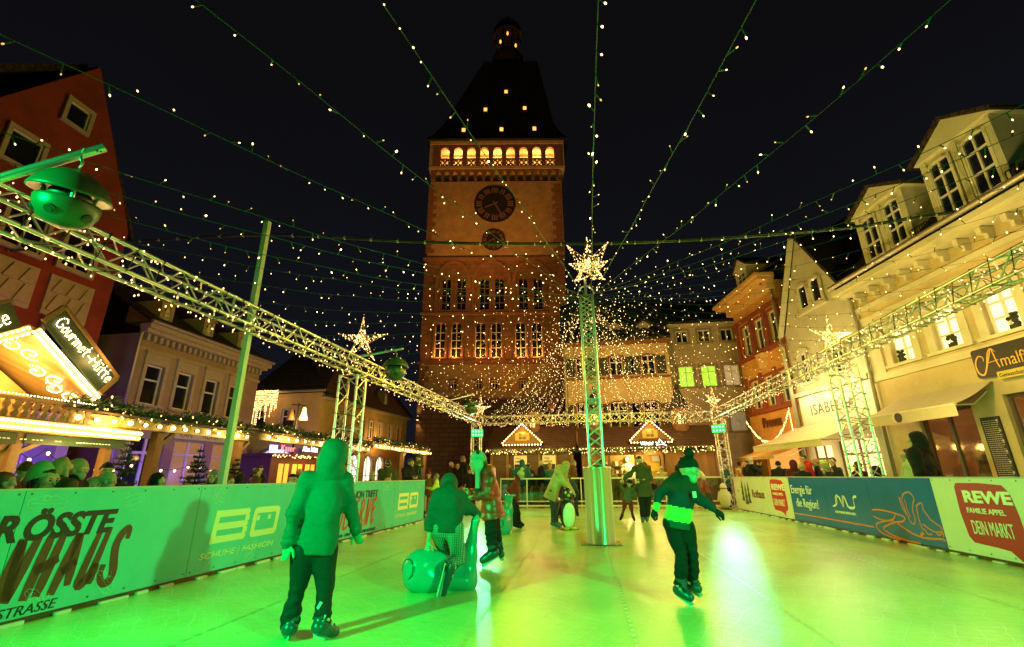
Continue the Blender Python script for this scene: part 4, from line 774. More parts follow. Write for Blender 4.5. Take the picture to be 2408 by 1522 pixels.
# hanging sign, menu board, awnings
FA = Frame(HA); WA = lambda s, y, z: tuple(FA.world((s, y, z)))
t = thing('shop_sign', 'black shop sign with golden lettering at the right edge, over the cafe', 'sign', WA(17.12, -.1, 3.55), ARZ)
g = MB(); g.prism(rrect(0, 2.3, -.05, .66, .07), 0, .07); g.build('panel', M('sign_black', (.02, .018, .015), .35), t)
g = MB(); C_ = smooth([(.60, .50), (.52, .60), (.42, .52), (.30, .2), (.18, .02), (.06, .1), (.05, .32), (.16, .48), (.27, .44), (.26, .34)], 5); stroke(g, C_, [.012+.028*math.sin(PI*i/len(C_)) for i in range(len(C_))], y=-.004)
stroke(g, smooth([(.30, .18), (.44, .45), (.52, .6), (.56, .3), (.60, .12)], 4), .03, y=-.005); stroke(g, [(.34, .28), (.62, .3)], .018, y=-.006); g.build('lettering', M('sign_gold', (.75, .48, .10), .3, metal=.5, var=.1), t)
text('malfi', 'lettering', t, .64, -.004, .13, .40, MATS['sign_gold'], sx=.8); g = MB(); g.prism(rrect(.5, 1.7, -.16, .02, .02), -.03, -.001); g.build('subtitle_plate', M('sign_yellow', (.55, .42, .05), .4), t)
text('Genussbar', 'lettering', t, .54, -.034, -.12, .14, K_BLACK, sx=.95)
t = thing('menu_board', 'tall black menu board with chalk writing beside the cafe window', 'board', WA(16.78, -.06, 1.0), ARZ); g = MB(); g.box(0, .46, 0, .05, 0, 1.58); g.build('panel', M('chalk_black', (.02, .02, .02), .6), t); g = MB()
for k in range(30):
    z = 1.48-k*.048; x = .04
    while x < .38: l = random.uniform(.02, .07); g.box(x, x+l, -.003, -.001, z, z+.012); x += l+.015
    if k % 5 == 0: g.box(.39, .43, -.003, -.001, z-.02, z+.03)
g.build('lettering', M('chalk', (.5, .45, .35), .7), t)
def awning(label, s0, s1, z0, z1, out, col, val=.2, y0=-.05):
    t = thing('awning', label, 'awning', WA(s0, y0, z0), ARZ, 'folding shop awnings on the right'); L = s1-s0; m = M('canvas_'+str(col), col, .8, var=.06, scale=3)
    g = MB(); n = 6
    for i in range(n): a, b = i/n, (i+1)/n; f = lambda q: (-out*q, (z1-z0)*(1-q)-.05*math.sin(PI*q)); A, B_ = f(a), f(b); g.hexa([(0, A[0], A[1]), (0, B_[0], B_[1]), (L, B_[0], B_[1]), (L, A[0], A[1]), (0, A[0], A[1]+.012), (0, B_[0], B_[1]+.012), (L, B_[0], B_[1]+.012), (L, A[0], A[1]+.012)])
    g.build('canvas', m, t); g = MB(); k = 12
    for i in range(k): a, b = L*i/k, L*(i+1)/k; g.box(a, b, -out-.02-.004*(i % 2), -out-.012-.004*(i % 2), -val, .0)
    g.build('valance', m, t); g = MB(); g.bar((0, -out, 0), (L, -out, 0), .035, 8); g.build('front_bar', CREAMP, t)
    for x in (.2, L-.2): g = MB(); g.bar((x, 0, (z1-z0)*.6), (x+.1, -out*.5, .0), .02, 6); g.bar((x+.1, -out*.5, 0), (x, -out, 0), .02, 6); g.build('folding_arm', CREAMP, t)
    return t
def onA(u, v, d): return FA.pix(u, v, d)
a0 = onA(2034, 985, -1.1); a1 = onA(2243, 935, -1.1)
t = awning('beige awning with a round emblem over the cafe window', a0[0], a1[0], a0[1], a0[1]+.55, 1.05, (.52, .44, .28), .28)
g = MB(); x = .42*(a1[0]-a0[0]); g.bar((x, -1.08, -.12), (x, -1.085, -.12), .13, 20); g.build('emblem', K_BLACK, t); g = MB(); g.bar((x-.10, -1.08, -.12), (x-.10, -1.082, -.12), .12, 20); g.build('emblem_ring', M('emblem_cream', (.6, .52, .36), .5), t)
a0 = onA(1772, 1052, -1.9); a1 = onA(1920, 1028, -1.9); awning('large cream awning below the white shop sign', a0[0], a1[0]+.2, a0[1], a0[1]+.75, 1.85, (.70, .60, .36), .2)
a0 = onA(1735, 1078, -1.5); a1 = onA(1815, 1060, -1.5); awning('small low orange awning farthest along the right row', a0[0]-.3, a1[0], a0[1], a0[1]+.5, 1.4, (.62, .36, .10), .12)

# --- gabled shop
HB = right_house('gabled_house', 'olive grey gabled house with a white shop sign band, left of the yellow house')
wall(HB, 9.5, 13.6, 0, 6.6, [(10.0, 10.7, 4.75, 5.95), (11.9, 12.6, 4.75, 5.95), (9.75, 10.9, .3, 2.3), (11.2, 13.2, .3, 2.4)], GREY, 9, .18, gable=[(9.5, 6.6), (13.6, 6.6), (13.6, 7.2), (11.43, 10.6), (9.5, 7.0)])
for a, b in ((10.0, 10.7), (11.9, 12.6)): window(HB, a, b, 4.75, 5.95, rec=.14, trim=.2, tm=M('olive_trim', (.52, .48, .32), .8), arch=.2, wallm=GREY, splits=(.65,), proud=.06)
for a, b in ((10.95, 11.5), (11.75, 12.3)): window(HB, a, b, 7.55, 8.5, y=-.03, rec=.025, trim=.12, tm=MATS['olive_trim'], arch=.18, wallm=MATS['olive_trim'], nx=1, splits=(), sill=False, proud=.05)
g = MB(); g.box(10.7, 12.5, -.12, -.001, 7.36, 7.47); g.box(9.5, 13.6, -.16, -.001, 4.25, 4.4); g.build('string_course', MATS['olive_trim'], HB)
g = MB()
for (xa, za), (xb, zb) in (((9.3, 6.85), (11.43, 10.62)), ((13.75, 6.95), (11.43, 10.62))): A = [(xa, -.15, za), (xb, -.15, zb), (xb, 9, zb), (xa, 9, za)]; A = A if xa < xb else [A[1], A[0], A[3], A[2]]; g.hexa(A+[(x, y, z+.2) for x, y, z in A])
g.build('roof', SLATE, HB)
g = MB(); g.beam((9.38, -.17, 6.85), (11.43, -.17, 10.55), .05, .22, up=(0, 1, 0)); g.build('verge_board', MATS['olive_trim'], HB); pipe(HB, 9.42, 0, 6.6, off=.1)
for (a, b, c, d) in ((9.75, 10.9, .3, 2.3), (11.2, 13.2, .3, 2.4)):
    g = MB(); [g.box(x-.05, x+.05, .1, .16, c, d) for x in np.linspace(a+.05, b-.05, 3)]; g.box(a, b, .101, .159, d-.5, d-.42); o = g.build('shop_window', shopf, HB); g = MB(); g.box(a, b, .13, .14, c, d); g.build('pane', LITW, o)
    m_ = (a+b)/2-.3; g = MB(); [g.beam((m_+.2*math.cos(q), .095, 1.35+.2*math.sin(q)), (m_+.2*math.cos(q+.42), .095, 1.35+.2*math.sin(q+.42)), .02, .006, up=(0, 1., 0)) for q in np.arange(0, 6.2, .42)]; g.build('window_ring', M('gold_ring', (.45, .30, .08), .5), o); text('40', 'lettering', o, m_-.13, .09, 1.27, .22, MATS['gold_ring'])
t = thing('shop_sign', 'white shop sign band with thin black lettering on the gabled house', 'sign', WA(9.6, -.06, 3.1), ARZ); g = MB(); g.box(0, 3.95, 0, .05, 0, 1.1); g.build('panel', WHITEP, t); text('ISABELLA', 'lettering', t, .62, -.004, .36, .56, M('letter_grey', (.10, .08, .05), .5), space=1.12, sx=.98); text('FASHION STORE', 'lettering', t, 1.9, -.004, .2, .12, M('letter_pale', (.45, .38, .25), .5))
for s in (10.3, 11.6, 12.9): lamp('POINT', 'sign_lamp', WA(s, -.75, 4.2), 52, (1, .78, .40), size=.06)
for s in (10.4, 12.2): lamp('POINT', 'shop_window_lamp', WA(s, -.6, 1.9), 40, (1, .72, .34), size=.15)

# --- orange corner house
HC = right_house('orange_house', 'narrow orange house with dark red window bays and a bakery sign below')
CW = [(5.95, 6.75), (7.2, 8.0), (8.45, 9.2)]
wall(HC, 5.3, 9.4, 0, 9.6, [(a, b, 6.9, 8.35) for a, b in CW]+[(a, b, 4.25, 5.6) for a, b in CW]+[(6.2, 8.8, .2, 2.4)], ORA, 9, .18)
for z0, z1 in ((6.9, 8.35), (4.25, 5.6)):
    for a, b in CW: window(HC, a, b, z0, z1, rec=.15, trim=.1, tm=REDW, fm=WF, nx=2, splits=(.68,), sill=False, proud=.05)
g = MB(); g.box(5.3, 9.45, -.16, -.001, 6.62, 6.8); g.box(5.3, 9.45, -.14, -.001, 4.0, 4.14); g.box(5.3, 9.45, -.18, -.001, 8.55, 8.7)
for x in (5.55, 6.97, 8.22, 9.3): g.box(x-.12, x+.12, -.10, -.003, 6.801, 8.549); g.box(x-.12, x+.12, -.08, -.003, 4.141, 5.85)
g.build('bay_trim', REDW, HC); g = MB(); g.box(5.0, 9.5, -.75, -.0, 9.6, 9.75); g.box(4.9, 9.55, -.85, 0, 9.751, 9.9); g.box(5.3, 9.4, -.35, -.001, 9.2, 9.6); g.prism([(7.3, 6.61), (7.9, 6.61), (7.6, 5.9)], -.3, -.001); g.build('cornice', M('orange_trim', (.60, .36, .12), .8), HC)
roof_slab(HC, 4.95, 9.5, 9.9, 12.8, 4.3, SLATE, over=.6); dormer(HC, 6.2, 7.3, 10.05, 11.3, 11.9, .1, WD, 2.4, nw=1); pipe(HC, 9.3, 0, 9.6, r=.07, off=-.3)
t = thing('shop_sign', 'brown script lettering of a bakery on the orange house front', 'sign', WA(6.5, -.05, 3.35), ARZ); text('Preuss', 'lettering', t, 0, 0, 0, .62, M('brown_letter', (.12, .04, .015), .5), bold=.012, sx=.95, depth=.03)
g = MB(); g.box(6.2, 8.8, .13, .15, .2, 2.4); g.build('shop_pane', M('orange_shop', (.3, .12, .02), .6, var=.5, scale=2, em=(1, .45, .08), es=.9), HC)
t = thing('light_garland', 'swag of fairy lights hanging below the bakery sign', 'string lights', WA(5.5, -.2, 3.2), ARZ); g = MB(); P = [(x, -.1, .35*((x-1.8)/1.8)**2*3.1-.55+.0) for x in np.linspace(0, 3.7, 60)]; pts = [np.array(p)+np.array([0, 0, random.uniform(-.06, .06)]) for p in P for _ in range(3)]; pts += [np.array((3.7, -.1, .5-.028*k)) for k in range(30)]; bulbs_mesh(g, pts, .016, n=5); g.build('fairy_lights', BULB, t, kind='stuff'); g = MB(); g.tube(P, .008, 4); g.build('wire', WIRE, t)
for s, z, e_ in ((7.3, 4.6, 50), (7.6, 2.6, 22)): lamp('POINT', 'bakery_lamp', WA(s, -1.5, z), e_, (1, .48, .10), size=.15)

# ------------------------------------------------------------------ far side houses
PALE = M('plaster_pale', (.42, .34, .24), .85, var=.10, scale=2, bump=.12); CRM = M('plaster_cream', (.52, .40, .22), .85, var=.10, scale=2, bump=.12)
HD = thing('pale_house', 'pale three storey house with two green lit windows behind the market huts', 'house', (4.2, 26.5, -.09), 0)
U = [(1.3, 1.95), (2.5, 3.15), (3.72, 4.36)]; Mm = [(1.2, 2.0), (2.4, 3.2), (3.6, 4.4)]
wall(HD, .55, 8.5, 0, 9.5, [(a, b, 8.42, 9.12) for a, b in U]+[(a, b, 5.9, 7.05) for a, b in Mm]+[(3.55, 4.35, 3.5, 4.5)], PALE, 8, .16)
for a, b in U: window(HD, a, b, 8.42, 9.12, rec=.1, trim=.1, tm=M('grey_brown_trim', (.26, .20, .14), .8), splits=(), sill=False)
for k, (a, b) in enumerate(Mm): window(HD, a, b, 5.9, 7.05, (LITG, LITG, M('curtain_lit', (.4, .3, .15), .8, em=(1, .7, .35), es=.35))[k], rec=.1, trim=.12, tm=MATS['grey_brown_trim'], splits=(.7,), sill=True)
window(HD, 3.55, 4.35, 3.5, 4.5, M('dim_pane', (.3, .25, .2), .5, em=(.8, .7, .5), es=.15), rec=.1, trim=.1, tm=MATS['grey_brown_trim'], splits=(.5,)); roof_slab(HD, .3, 8.6, 9.5, 12.2, 4, SLATE, over=.3); pipe(HD, .75, 0, 9.5); g = MB(); g.box(.45, 8.5, -.22, -.001, 9.3, 9.49); g.build('cornice', M('pale_trim', (.5, .42, .3), .8), HD)
g = MB(); g.box(4.6, 7.5, -1.5, 0, 2.95, 3.05); g.build('canopy', M('grey_canopy', (.3, .29, .27), .6), HD)
HE = thing('cream_house', 'cream house with dark shutters and a dark mansard roof beside the tower', 'house', (-.9, 25.5, -.09), 0)
U = [(.68, 1.36), (2.52, 3.22), (4.24, 4.94)]; Lo = [(.6, 1.45), (2.35, 3.3), (4.1, 4.9)]
wall(HE, 0, 5.7, 0, 8.2, [(a, b, 6.5, 7.58) for a, b in U]+[(a, b, 3.6, 5.05) for a, b in Lo], CRM, 8, .16)
SHUT = plank_mat('shutter', (.035, .045, .035), .06); BRK = M('brick_red_trim', (.20, .07, .035), .8, var=.2)
for (a, b) in U:
    o = window(HE, a, b, 6.5, 7.58, rec=.12, trim=.07, tm=BRK, arch=.14, wallm=CRM, splits=(.68,), sill=False)
    for x in (a-.56, b+.09): g = MB(); g.box(x, x+.47, -.05, -.003, 6.5, 7.5); g.build('shutter', SHUT, o)
for (a, b) in Lo:
    o = window(HE, a, b, 3.6, 5.05, rec=.12, trim=.07, tm=BRK, arch=.16, wallm=CRM, splits=(.68,), sill=False)
    for x in (a-.56, b+.09): g = MB(); g.box(x, x+.47, -.05, -.003, 3.6, 4.95); g.build('shutter', SHUT, o)
g = MB(); g.box(-.05, 5.75, -.06, -.001, 6.30, 6.42); g.box(-.1, 5.8, -.25, -.001, 8.2, 8.4); g.build('string_course', BRK, HE); roof_slab(HE, -.15, 5.85, 8.4, 11.6, 2.6, SLATE, over=.35)
for a in (2.7, 4.3): dormer(HE, a, a+.55, 8.75, 9.3, 9.6, .3, M('dormer_grey', (.35, .3, .24), .7), 1.6, SLATE, nw=1)
pipe(HE, .1, 0, 8.2, off=-.3)
lamp('POINT', 'unseen_far_glow', (3.0, 22.2, 5.2), 330, (1, .50, .15), size=.25); lamp('POINT', 'unseen_far_glow', (-1.8, 22.2, 5.0), 190, (1, .48, .14), size=.25)  # lamps added above the hut roofs to light the far fronts, no posts

# ------------------------------------------------------------------ left row: red gable, brown house, yellow corner house
REDH = M('plaster_brick_red', (.24, .035, .018), .9, var=.14, scale=2, bump=.12); BRN = M('plaster_taupe', (.34, .24, .17), .85, var=.08, scale=2, bump=.1); OCH = M('plaster_ochre', (.46, .31, .12), .85, var=.10, scale=2, bump=.12); SANDT = M('sand_trim', (.42, .34, .22), .8, var=.1)
HF = thing('red_gable_house', 'tall brick red gabled house at the left edge, its windows in pale stone frames', 'house', (-17.5, 9.0, -.09), R(90))
W_F = [(1.72, 2.42, 13.4, 14.2), (.55, 1.45, 10.95, 12.0), (1.2, 2.3, 8.35, 9.6), (2.95, 3.95, 8.35, 9.6), (-.7, .4, 8.35, 9.6), (-1.2, -.3, 10.95, 12.0), (3.1, 3.9, 5.2, 6.4)]
g = MB(); g.prism([(-4, -.0), (4.95, 0), (4.95, 10.7), (2.28, 16.3), (0.04, 12.7), (-4, 9.5)], 0, 8); g.build('wall', REDH, HF)
g = MB()
for P in ([(2.2, 16.35), (5.3, 10.75), (5.3, 10.95), (2.28, 16.6)], [(2.28, 16.6), (2.28, 16.35), (-4.0, 6.3), (-4.0, 6.6)]): pass
g.hexa([(2.28, .15, 16.1), (5.3, .15, 10.5), (5.3, 8, 10.5), (2.28, 8, 16.1), (2.28, .15, 16.4), (5.35, .15, 10.72), (5.35, 8, 10.72), (2.28, 8, 16.4)]); g.hexa([(-4, .5, 9.4), (2.2, .5, 16.2), (2.2, 8, 16.2), (-4, 8, 9.4), (-4, .5, 9.8), (2.2, .5, 16.5), (2.2, 8, 16.5), (-4, 8, 9.8)]); g.build('roof', TILE, HF)
for a, b, c, d in W_F: window(HF, a, b, c, d, y=-.06, rec=.045, trim=.13, tm=SANDT, nx=1 if b-a < .95 else 2, splits=(), sill=False, proud=.10)
g = MB()
for a, b in ((1.0, 2.5), (2.85, 4.3)):
    g.box(a, b, -.08, -.001, 6.55, 7.95)
    for k in range(3): x = a+.1+k*.45; g.prism([(x, 6.7), (x+.4, 6.7), (x+.2, 7.3)], -.14, -.081); g.prism([(x, 7.35), (x+.4, 7.35), (x+.2, 7.85)], -.14, -.081)
g.build('stone_relief', SANDT, HF)
g = MB(); g.box(-3.9, 4.9, -.1, -.001, 0, 3.3); g.box(-3.9, 4.95, -.16, -.001, 3.301, 3.45); [g.box(x, x+.9, -.13, -.101, .1, 2.5, 1) for x in (-3, -1.4, .3, 2.0, 3.6)]; [g.box(x-.06, x, -.15, -.101, 0, 2.6) for x in (-3, -1.4, .3, 2.0, 3.6)]; g.build('shop_front', [M('shopfront_pale', (.55, .52, .50), .7), M('shopfront_door', (.25, .22, .3), .4)], HF)
HG = thing('taupe_house', 'taupe plastered house with four tall windows under moulded hoods and a cafe below', 'house', (-17.5, 15.85, -.09), R(90))
W_G = [(.24, 1.08), (1.80, 2.62), (3.38, 4.2), (4.95, 5.77)]
wall(HG, -.3, 6.95, 0, 7.0, [(a, b, 4.22, 5.84) for a, b in W_G]+[(.3, 1.9, .2, 2.9), (2.4, 4.1, .1, 2.9), (4.6, 6.3, .2, 2.9)], BRN, 9, .2)
for a, b in W_G: window(HG, a, b, 4.22, 5.84, rec=.16, trim=.16, tm=SANDT, nx=1, splits=(.62,), hood=True, proud=.06, fw=.07)
for k, (a, b) in enumerate(((.3, 1.9), (2.4, 4.1), (4.6, 6.3))):
    g = MB(); [g.box(x-.06, x+.06, .08, .16, .1, 2.9) for x in np.linspace(a+.06, b-.06, 3)]; g.box(a, b, .081, .159, 2.3, 2.4); o = g.build('shop_window', WF, HG); g = MB(); g.box(a, b, .13, .15, .1, 2.9); g.build('pane', (GLASSD, M('cafe_pane', (.2, .1, .05), .4, var=.5, scale=2, em=(1, .5, .15), es=.25), MATS['cafe_pane'])[k], o)
g = MB(); g.box(-.3, 7.0, -.06, -.001, 6.3, 6.45); g.box(-.4, 7.1, -.35, -.001, 7.0, 7.15); g.box(-.45, 7.2, -.5, -.001, 7.151, 7.35)
for k in range(24): x = -.2+k*.3; g.box(x, x+.14, -.2, -.001, 6.72, 6.98)
for z in (3.62, 3.42): g.box(-.3, 6.95, -.12, -.001, z, z+.1)
g.build('cornice', SANDT, HG); roof_slab(HG, -.45, 7.2, 7.36, 10.5, 4.4, TILE, over=.5); gutter(HG, -.5, 7.25, 7.42, -.58); pipe(HG, -.4, 0, 7.4, off=.1)
for a in (.35, 2.7, 5.0): dormer(HG, a, a+.6, 7.75, 8.6, 8.75, .1, M('dormer_sand', (.42, .33, .2), .8), 1.6, TILE, nw=1)
t = thing('shop_sign', 'cream cafe fascia sign with dark letters on the taupe house', 'sign', tuple(Frame(HG).world((2.2, -.12, 3.0))), R(90)); g = MB(); g.box(0, 3.1, 0, .06, 0, .40); g.build('panel', M('fascia_cream', (.66, .56, .38), .6), t); text('CAFÉ', 'lettering', t, .25, -.004, .09, .3, K_BROWN); text('ROMA', 'lettering', t, 1.55, -.004, .09, .3, K_BROWN, sx=1.1)
HH = thing('ochre_corner_house', 'ochre corner house with round arched shop windows and a dark hipped roof', 'house', (-19.4, 25.1, -.09), 0)
wall(HH, .05, 4.4, 0, 6.1, [(.15, 1.05, 4.05, 5.2), (2.0, 2.85, 4.0, 5.25), (.5, 3.4, .3, 2.95)], OCH, 9, .18)
for a, b in ((.15, 1.05), (2.0, 2.85)): window(HH, a, b, 4.05, 5.2, rec=.14, trim=.1, tm=SANDT, nx=1, splits=(.62,))
window(HH, .5, 3.4, .3, 2.95, M('white_shop', (.5, .42, .35), .6, var=.4, scale=1.5, em=(1, .86, .70), es=1.1), rec=.15, trim=.15, tm=M('purple_grey', (.20, .17, .16), .8), arch=1.4, wallm=OCH, nx=3, splits=(.42,), sill=False)
SI = thing('ochre_side_wing', 'long ochre side wing with arched shop windows leading to the tower', 'house', (-15.0, 25.1, -.09), R(85))
AH = [(3.4, 4.7, .2, 2.75), (5.2, 6.3, .2, 2.75), (6.75, 7.85, .2, 2.75)]; UH = [(1.5, 2.2), (4.3, 4.9), (5.5, 6.1), (6.7, 7.3), (8.2, 8.8), (9.6, 10.2)]
wall(SI, 0, 11.2, 0, 5.7, [(a, b, 3.9, 5.05) for a, b in UH]+AH, OCH, 4, .18)
for a, b in UH: window(SI, a, b, 3.9, 5.05, rec=.14, trim=.09, tm=SANDT, nx=2, splits=(.65,))
for a, b, c, d in AH: window(SI, a, b, c, d, glow('white_lit_shop', (1, .93, .80), 1.3), rec=.15, trim=.12, tm=MATS['purple_grey'], arch=.6, wallm=OCH, nx=2, splits=(.5,), sill=False)
g = MB(); g.box(0, 11.2, -.3, -.001, 5.7, 5.85); g.build('cornice', SANDT, SI)
g = MB(); g.hexa([(0.0, -.4, 5.85), (11.4, -.4, 5.85), (11.4, 2.5, 9.2), (1.5, 2.5, 9.2), (0.0, -.4, 5.95), (11.4, -.4, 5.95), (11.4, 2.5, 9.3), (1.5, 2.5, 9.3)]); g.build('roof', TILE, SI)
for a in (4.2, 7.2): dormer(SI, a, a+.7, 6.2, 7.4, 7.7, .1, M('dormer_brown', (.2, .14, .09), .8), 1.6, TILE, nw=1)
g = MB(); g.add([(-.3, -.4, 6.1), (4.8, -.4, 6.1), (4.8, 9, 6.1), (-.3, 9, 6.1), (.6, 3.0, 9.6), (3.9, 3.0, 9.6), (3.9, 7, 9.6), (.6, 7, 9.6)], [(0, 1, 5, 4), (1, 2, 6, 5), (2, 3, 7, 6), (3, 0, 4, 7), (4, 5, 6, 7)]); g.build('roof', TILE, HH); gutter(HH, -.3, 4.8, 6.15, -.42)
t = thing('light_curtain', 'curtain of fairy lights hanging at the corner between the taupe and ochre houses', 'string lights', (-19.3, 24.4, 6.1), 0); g = MB(); pts = []
for k in range(24):
    x = k*.085; n = int(8+14*random.random()*(1-.4*abs(k-12)/12)); pts += [np.array((x, 0, -.1*j-.05*random.random())) for j in range(n)]
bulbs_mesh(g, pts, .024, n=5); g.build('fairy_lights', BULB, t, kind='stuff'); g = MB(); g.bar((0, 0, 0), (2.0, 0, -.02), .01, 4); g.build('wire', WIRE, t)
for q, e_, c_, s_ in (((-16.6, 19.5, 1.4), 50, PURPLE, .1), ((-16.6, 16.3, 1.4), 60, PURPLE, .1), ((-16.2, 12.6, 1.5), 85, PURPLE, .1), ((-16.2, 10.0, 1.5), 75, PURPLE, .1), ((-16.9, 24.4, 2.6), 26, PURPLE, .1), ((-13.0, 17, 4.6), 80, (1, .42, .12), .3), ((-14, 11, 5.5), 95, (1, .33, .08), .3), ((-13.4, 23.0, 4.6), 130, (1, .5, .13), .2), ((-13.6, 31, 3.6), 120, (1, .5, .13), .2)): lamp('POINT', 'street_glow', q, e_, c_, size=s_)
# street lantern
p = aty(712, 985, 20.5); t = thing('street_lantern', 'two armed street lantern with one glowing bell shade, left of the tower', 'lantern', (p[0]-.3, 20.5, -.09), 0)
g = MB(); hz = p[2]+.09; g.bar((0, 0, 0), (0, 0, hz+.75), .06, 10, r2=.04); g.bar((-.35, 0, hz+.7), (.35, 0, hz+.62), .025, 8); g.bar((0, 0, hz-.6), (0, 0, hz-.2), .16, 8, r2=.05); g.build('post', HOUS, t)
for x, m in ((-.33, M('unlit_shade', (.45, .3, .12), .5)), (.33, glow('lantern_glow', (1, .62, .2), 5))): g = MB(); g.lathe((x, 0, hz), [(.0, .55), (.07, .5), (.10, .3), (.19, -.05), (.17, -.06), (.0, .0)], 16); g.build('lamp_shade', m, t)
lamp('POINT', 'lantern_lamp', (p[0]+.03, 20.2, p[2]-.15), 60, (1, .55, .16), size=.1)
# house-side warm light on the right row
for q, e_ in (((7.2, 11.5, 4.6), 330), ((7.6, 6.5, 4.4), 290), ((7.0, 17, 4.6), 220), ((9, 9.0, 2.0), 60), ((7.8, 12.5, 2.2), 50)): lamp('POINT', 'street_glow', q, e_, (1, .70, .22), size=.25)
# ------------------------------------------------------------------ market huts
WOODY = plank_mat('hut_wood_light', (.42, .25, .09), .12, 'X'); WOODH = plank_mat('hut_wood_boards', (.30, .16, .06), .13, 'Z'); WOODD = plank_mat('hut_wood_dark', (.10, .05, .022), .15, 'Z'); BEAM = M('hut_beam', (.22, .11, .04), .6, var=.25, scale=6); SHING = brick_mat('hut_shingles', (.085, .042, .024), (.12, .06, .035), (.03, .015, .01), .22, .13, .6, .015, .9)
NEEDLE = [M('fir_needle_dark', (.016, .040, .014), .7, var=.3), M('fir_needle', (.035, .075, .022), .7, var=.3)]
GB = glow('globe_bulb', (1.0, .64, .22), 9.0); BULBS_ = glow('strip_bulb', (1.0, .74, .34), 13.0)
def garland(name, pts, rad, dens, label, nb=8, group='fir garlands on the market huts', br=.014, hang=.1):
    pts = [np.array(p, float) for p in pts]; t = thing(name, label, 'garland', tuple(pts[0]), 0, group); g = MB(); bp = []; o = pts[0]
    for a, b in zip(pts[:-1], pts[1:]):
        L = np.linalg.norm(b-a); d = (b-a)/L
        for _ in range(int(L*dens)):
            c = a+(b-a)*random.random()+rng.normal(0, rad*.55, 3); v = rng.normal(0, 1, 3)+d*.8; v /= np.linalg.norm(v); n = np.cross(v, rng.normal(0, 1, 3)); n /= np.linalg.norm(n); l = random.uniform(.05, .13); w_ = random.uniform(.010, .022)
            g.add([c-o-n*w_, c-o+v*l-n*w_*.3, c-o+v*l+n*w_*.3, c-o+n*w_], [(0, 1, 2, 3)], random.randrange(2))
        for _ in range(int(L*nb)):
            c = a+(b-a)*random.random()+rng.normal(0, rad*.6, 3); c[2] -= hang*random.random(); bp.append(c-o)
        g.tube([a-o, b-o], rad*.25, 5, mi=0)
    g.build('fir_branches', NEEDLE, t); g = MB(); bulbs_mesh(g, bp, br, n=5); g.build('fairy_lights', BULB, t, kind='stuff'); return t
def bulb_row(g, p, q, n, r, mi=0):
    p = np.array(p, float); q = np.array(q, float)
    for i in range(n): g.ell(p+(q-p)*(i+.5)/n, r, 8, 6, mi)
def lightbox(t, p, q, n, name='light_strip', h=.10, depth=.05):   # two staggered rows of bulbs on a board
    p = np.array(p, float); q = np.array(q, float); d = (q-p)/np.linalg.norm(q-p); up = np.array([-d[2], 0, d[0]])*(1 if d[0] > 0 else -1); g = MB(); g.beam(p+np.array([0, .03, 0]), q+np.array([0, .03, 0]), depth, h*1.5, 0)
    for i in range(n): c = p+(q-p)*(i+.5)/n+up*h*.38*(1 if i % 2 else -1)+np.array([0, -.02, 0]); g.ell(c, .022, 7, 5, 1)
    g.build(name, [M('strip_board', (.50, .34, .12), .5), BULBS_], t)
GL = {'G': [(.9, .8), (.6, 1), (.2, .85), (.05, .45), (.3, .05), (.75, .1), (.85, .4), (.5, .42)], 'o': [(.5, .6), (.15, .4), (.2, .08), (.6, .05), (.8, .35), (.5, .6)], 'u': [(.1, .6), (.12, .15), (.4, .02), (.75, .2), (.78, .6), (.82, .05)], 'r': [(.15, .6), (.2, .05), (.22, .4), (.5, .6), (.75, .52)], 'm': [(.05, .6), (.08, .05), (.12, .45), (.3, .6), (.42, .45), (.44, .05), (.48, .45), (.68, .6), (.85, .4), (.88, .05)],
      'e': [(.1, .32), (.8, .36), (.6, .6), (.2, .5), (.1, .2), (.4, .02), (.85, .12)], 't': [(.45, 1), (.4, .2), (.55, .02), (.8, .1)], '-': [(.15, .35), (.9, .35)], 'H': [(.15, 1), (.1, 0), (.12, .5), (.8, .52), (.9, 1), (.85, 0)], 'ü': [(.1, .6), (.12, .15), (.4, .02), (.75, .2), (.78, .6), (.82, .05)], 's': [(.8, .5), (.4, .6), (.3, .38), (.7, .22), (.5, .02), (.1, .1)], 'W': [(.0, 1), (.25, 0), (.5, .8), (.75, 0), (1, 1)], 'i': [(.4, .6), (.42, .08), (.6, .02)]}
def light_word(g, word, org, dx, dz, h, adv, r=.010, gap=.028, mi=0):
    org = np.array(org, float); dx = np.array(dx, float); dz = np.array(dz, float); x = 0
    for ch in word:
        if ch in GL:
            P = smooth(GL[ch], 6); w_ = adv*(1.3 if ch in 'GmHW' else .85); acc = 0; last = None
            for p in P:
                q = org+dx*(x+p[0]*w_*.92)+dz*p[1]*h
                if last is None or np.linalg.norm(q-last) > gap: g.ell(q, r, 5, 4, mi); last = q
            if ch == 't': [g.ell(org+dx*(x+w_*f)+dz*h*.66, r, 5, 4, mi) for f in (.1, .3, .5, .7)]
            if ch in 'üi': [g.ell(org+dx*(x+w_*f)+dz*h*.85, r, 5, 4, mi) for f in ((.25, .65) if ch == 'ü' else (.42,))]
            x += w_
        else: x += adv*.6
    return x
GHX = -9.2
GH = thing('food_hut', 'wooden food hut at the left edge with a gable outlined in dense warm bulbs', 'market hut', (GHX, 0, -.09), R(90)); FG = Frame(GH)
AP = np.array([6.22, 0, 3.72]); EN = np.array([7.56, 0, 2.75]); LE = np.array([4.2, 0, 2.3])
slope = (EN-AP)/np.linalg.norm(EN-AP); nup = np.array([-slope[2], 0, slope[0]])
g = MB(); g.prism([(3.6, 0), (7.3, 0), (7.3, 2.75), (6.22, 3.45), (3.6, 1.9+.0)], 1.0, 3.2); g.build('gable_wall', M('hut_yellow_board', (.55, .36, .10), .6, var=.12), GH)
g = MB()
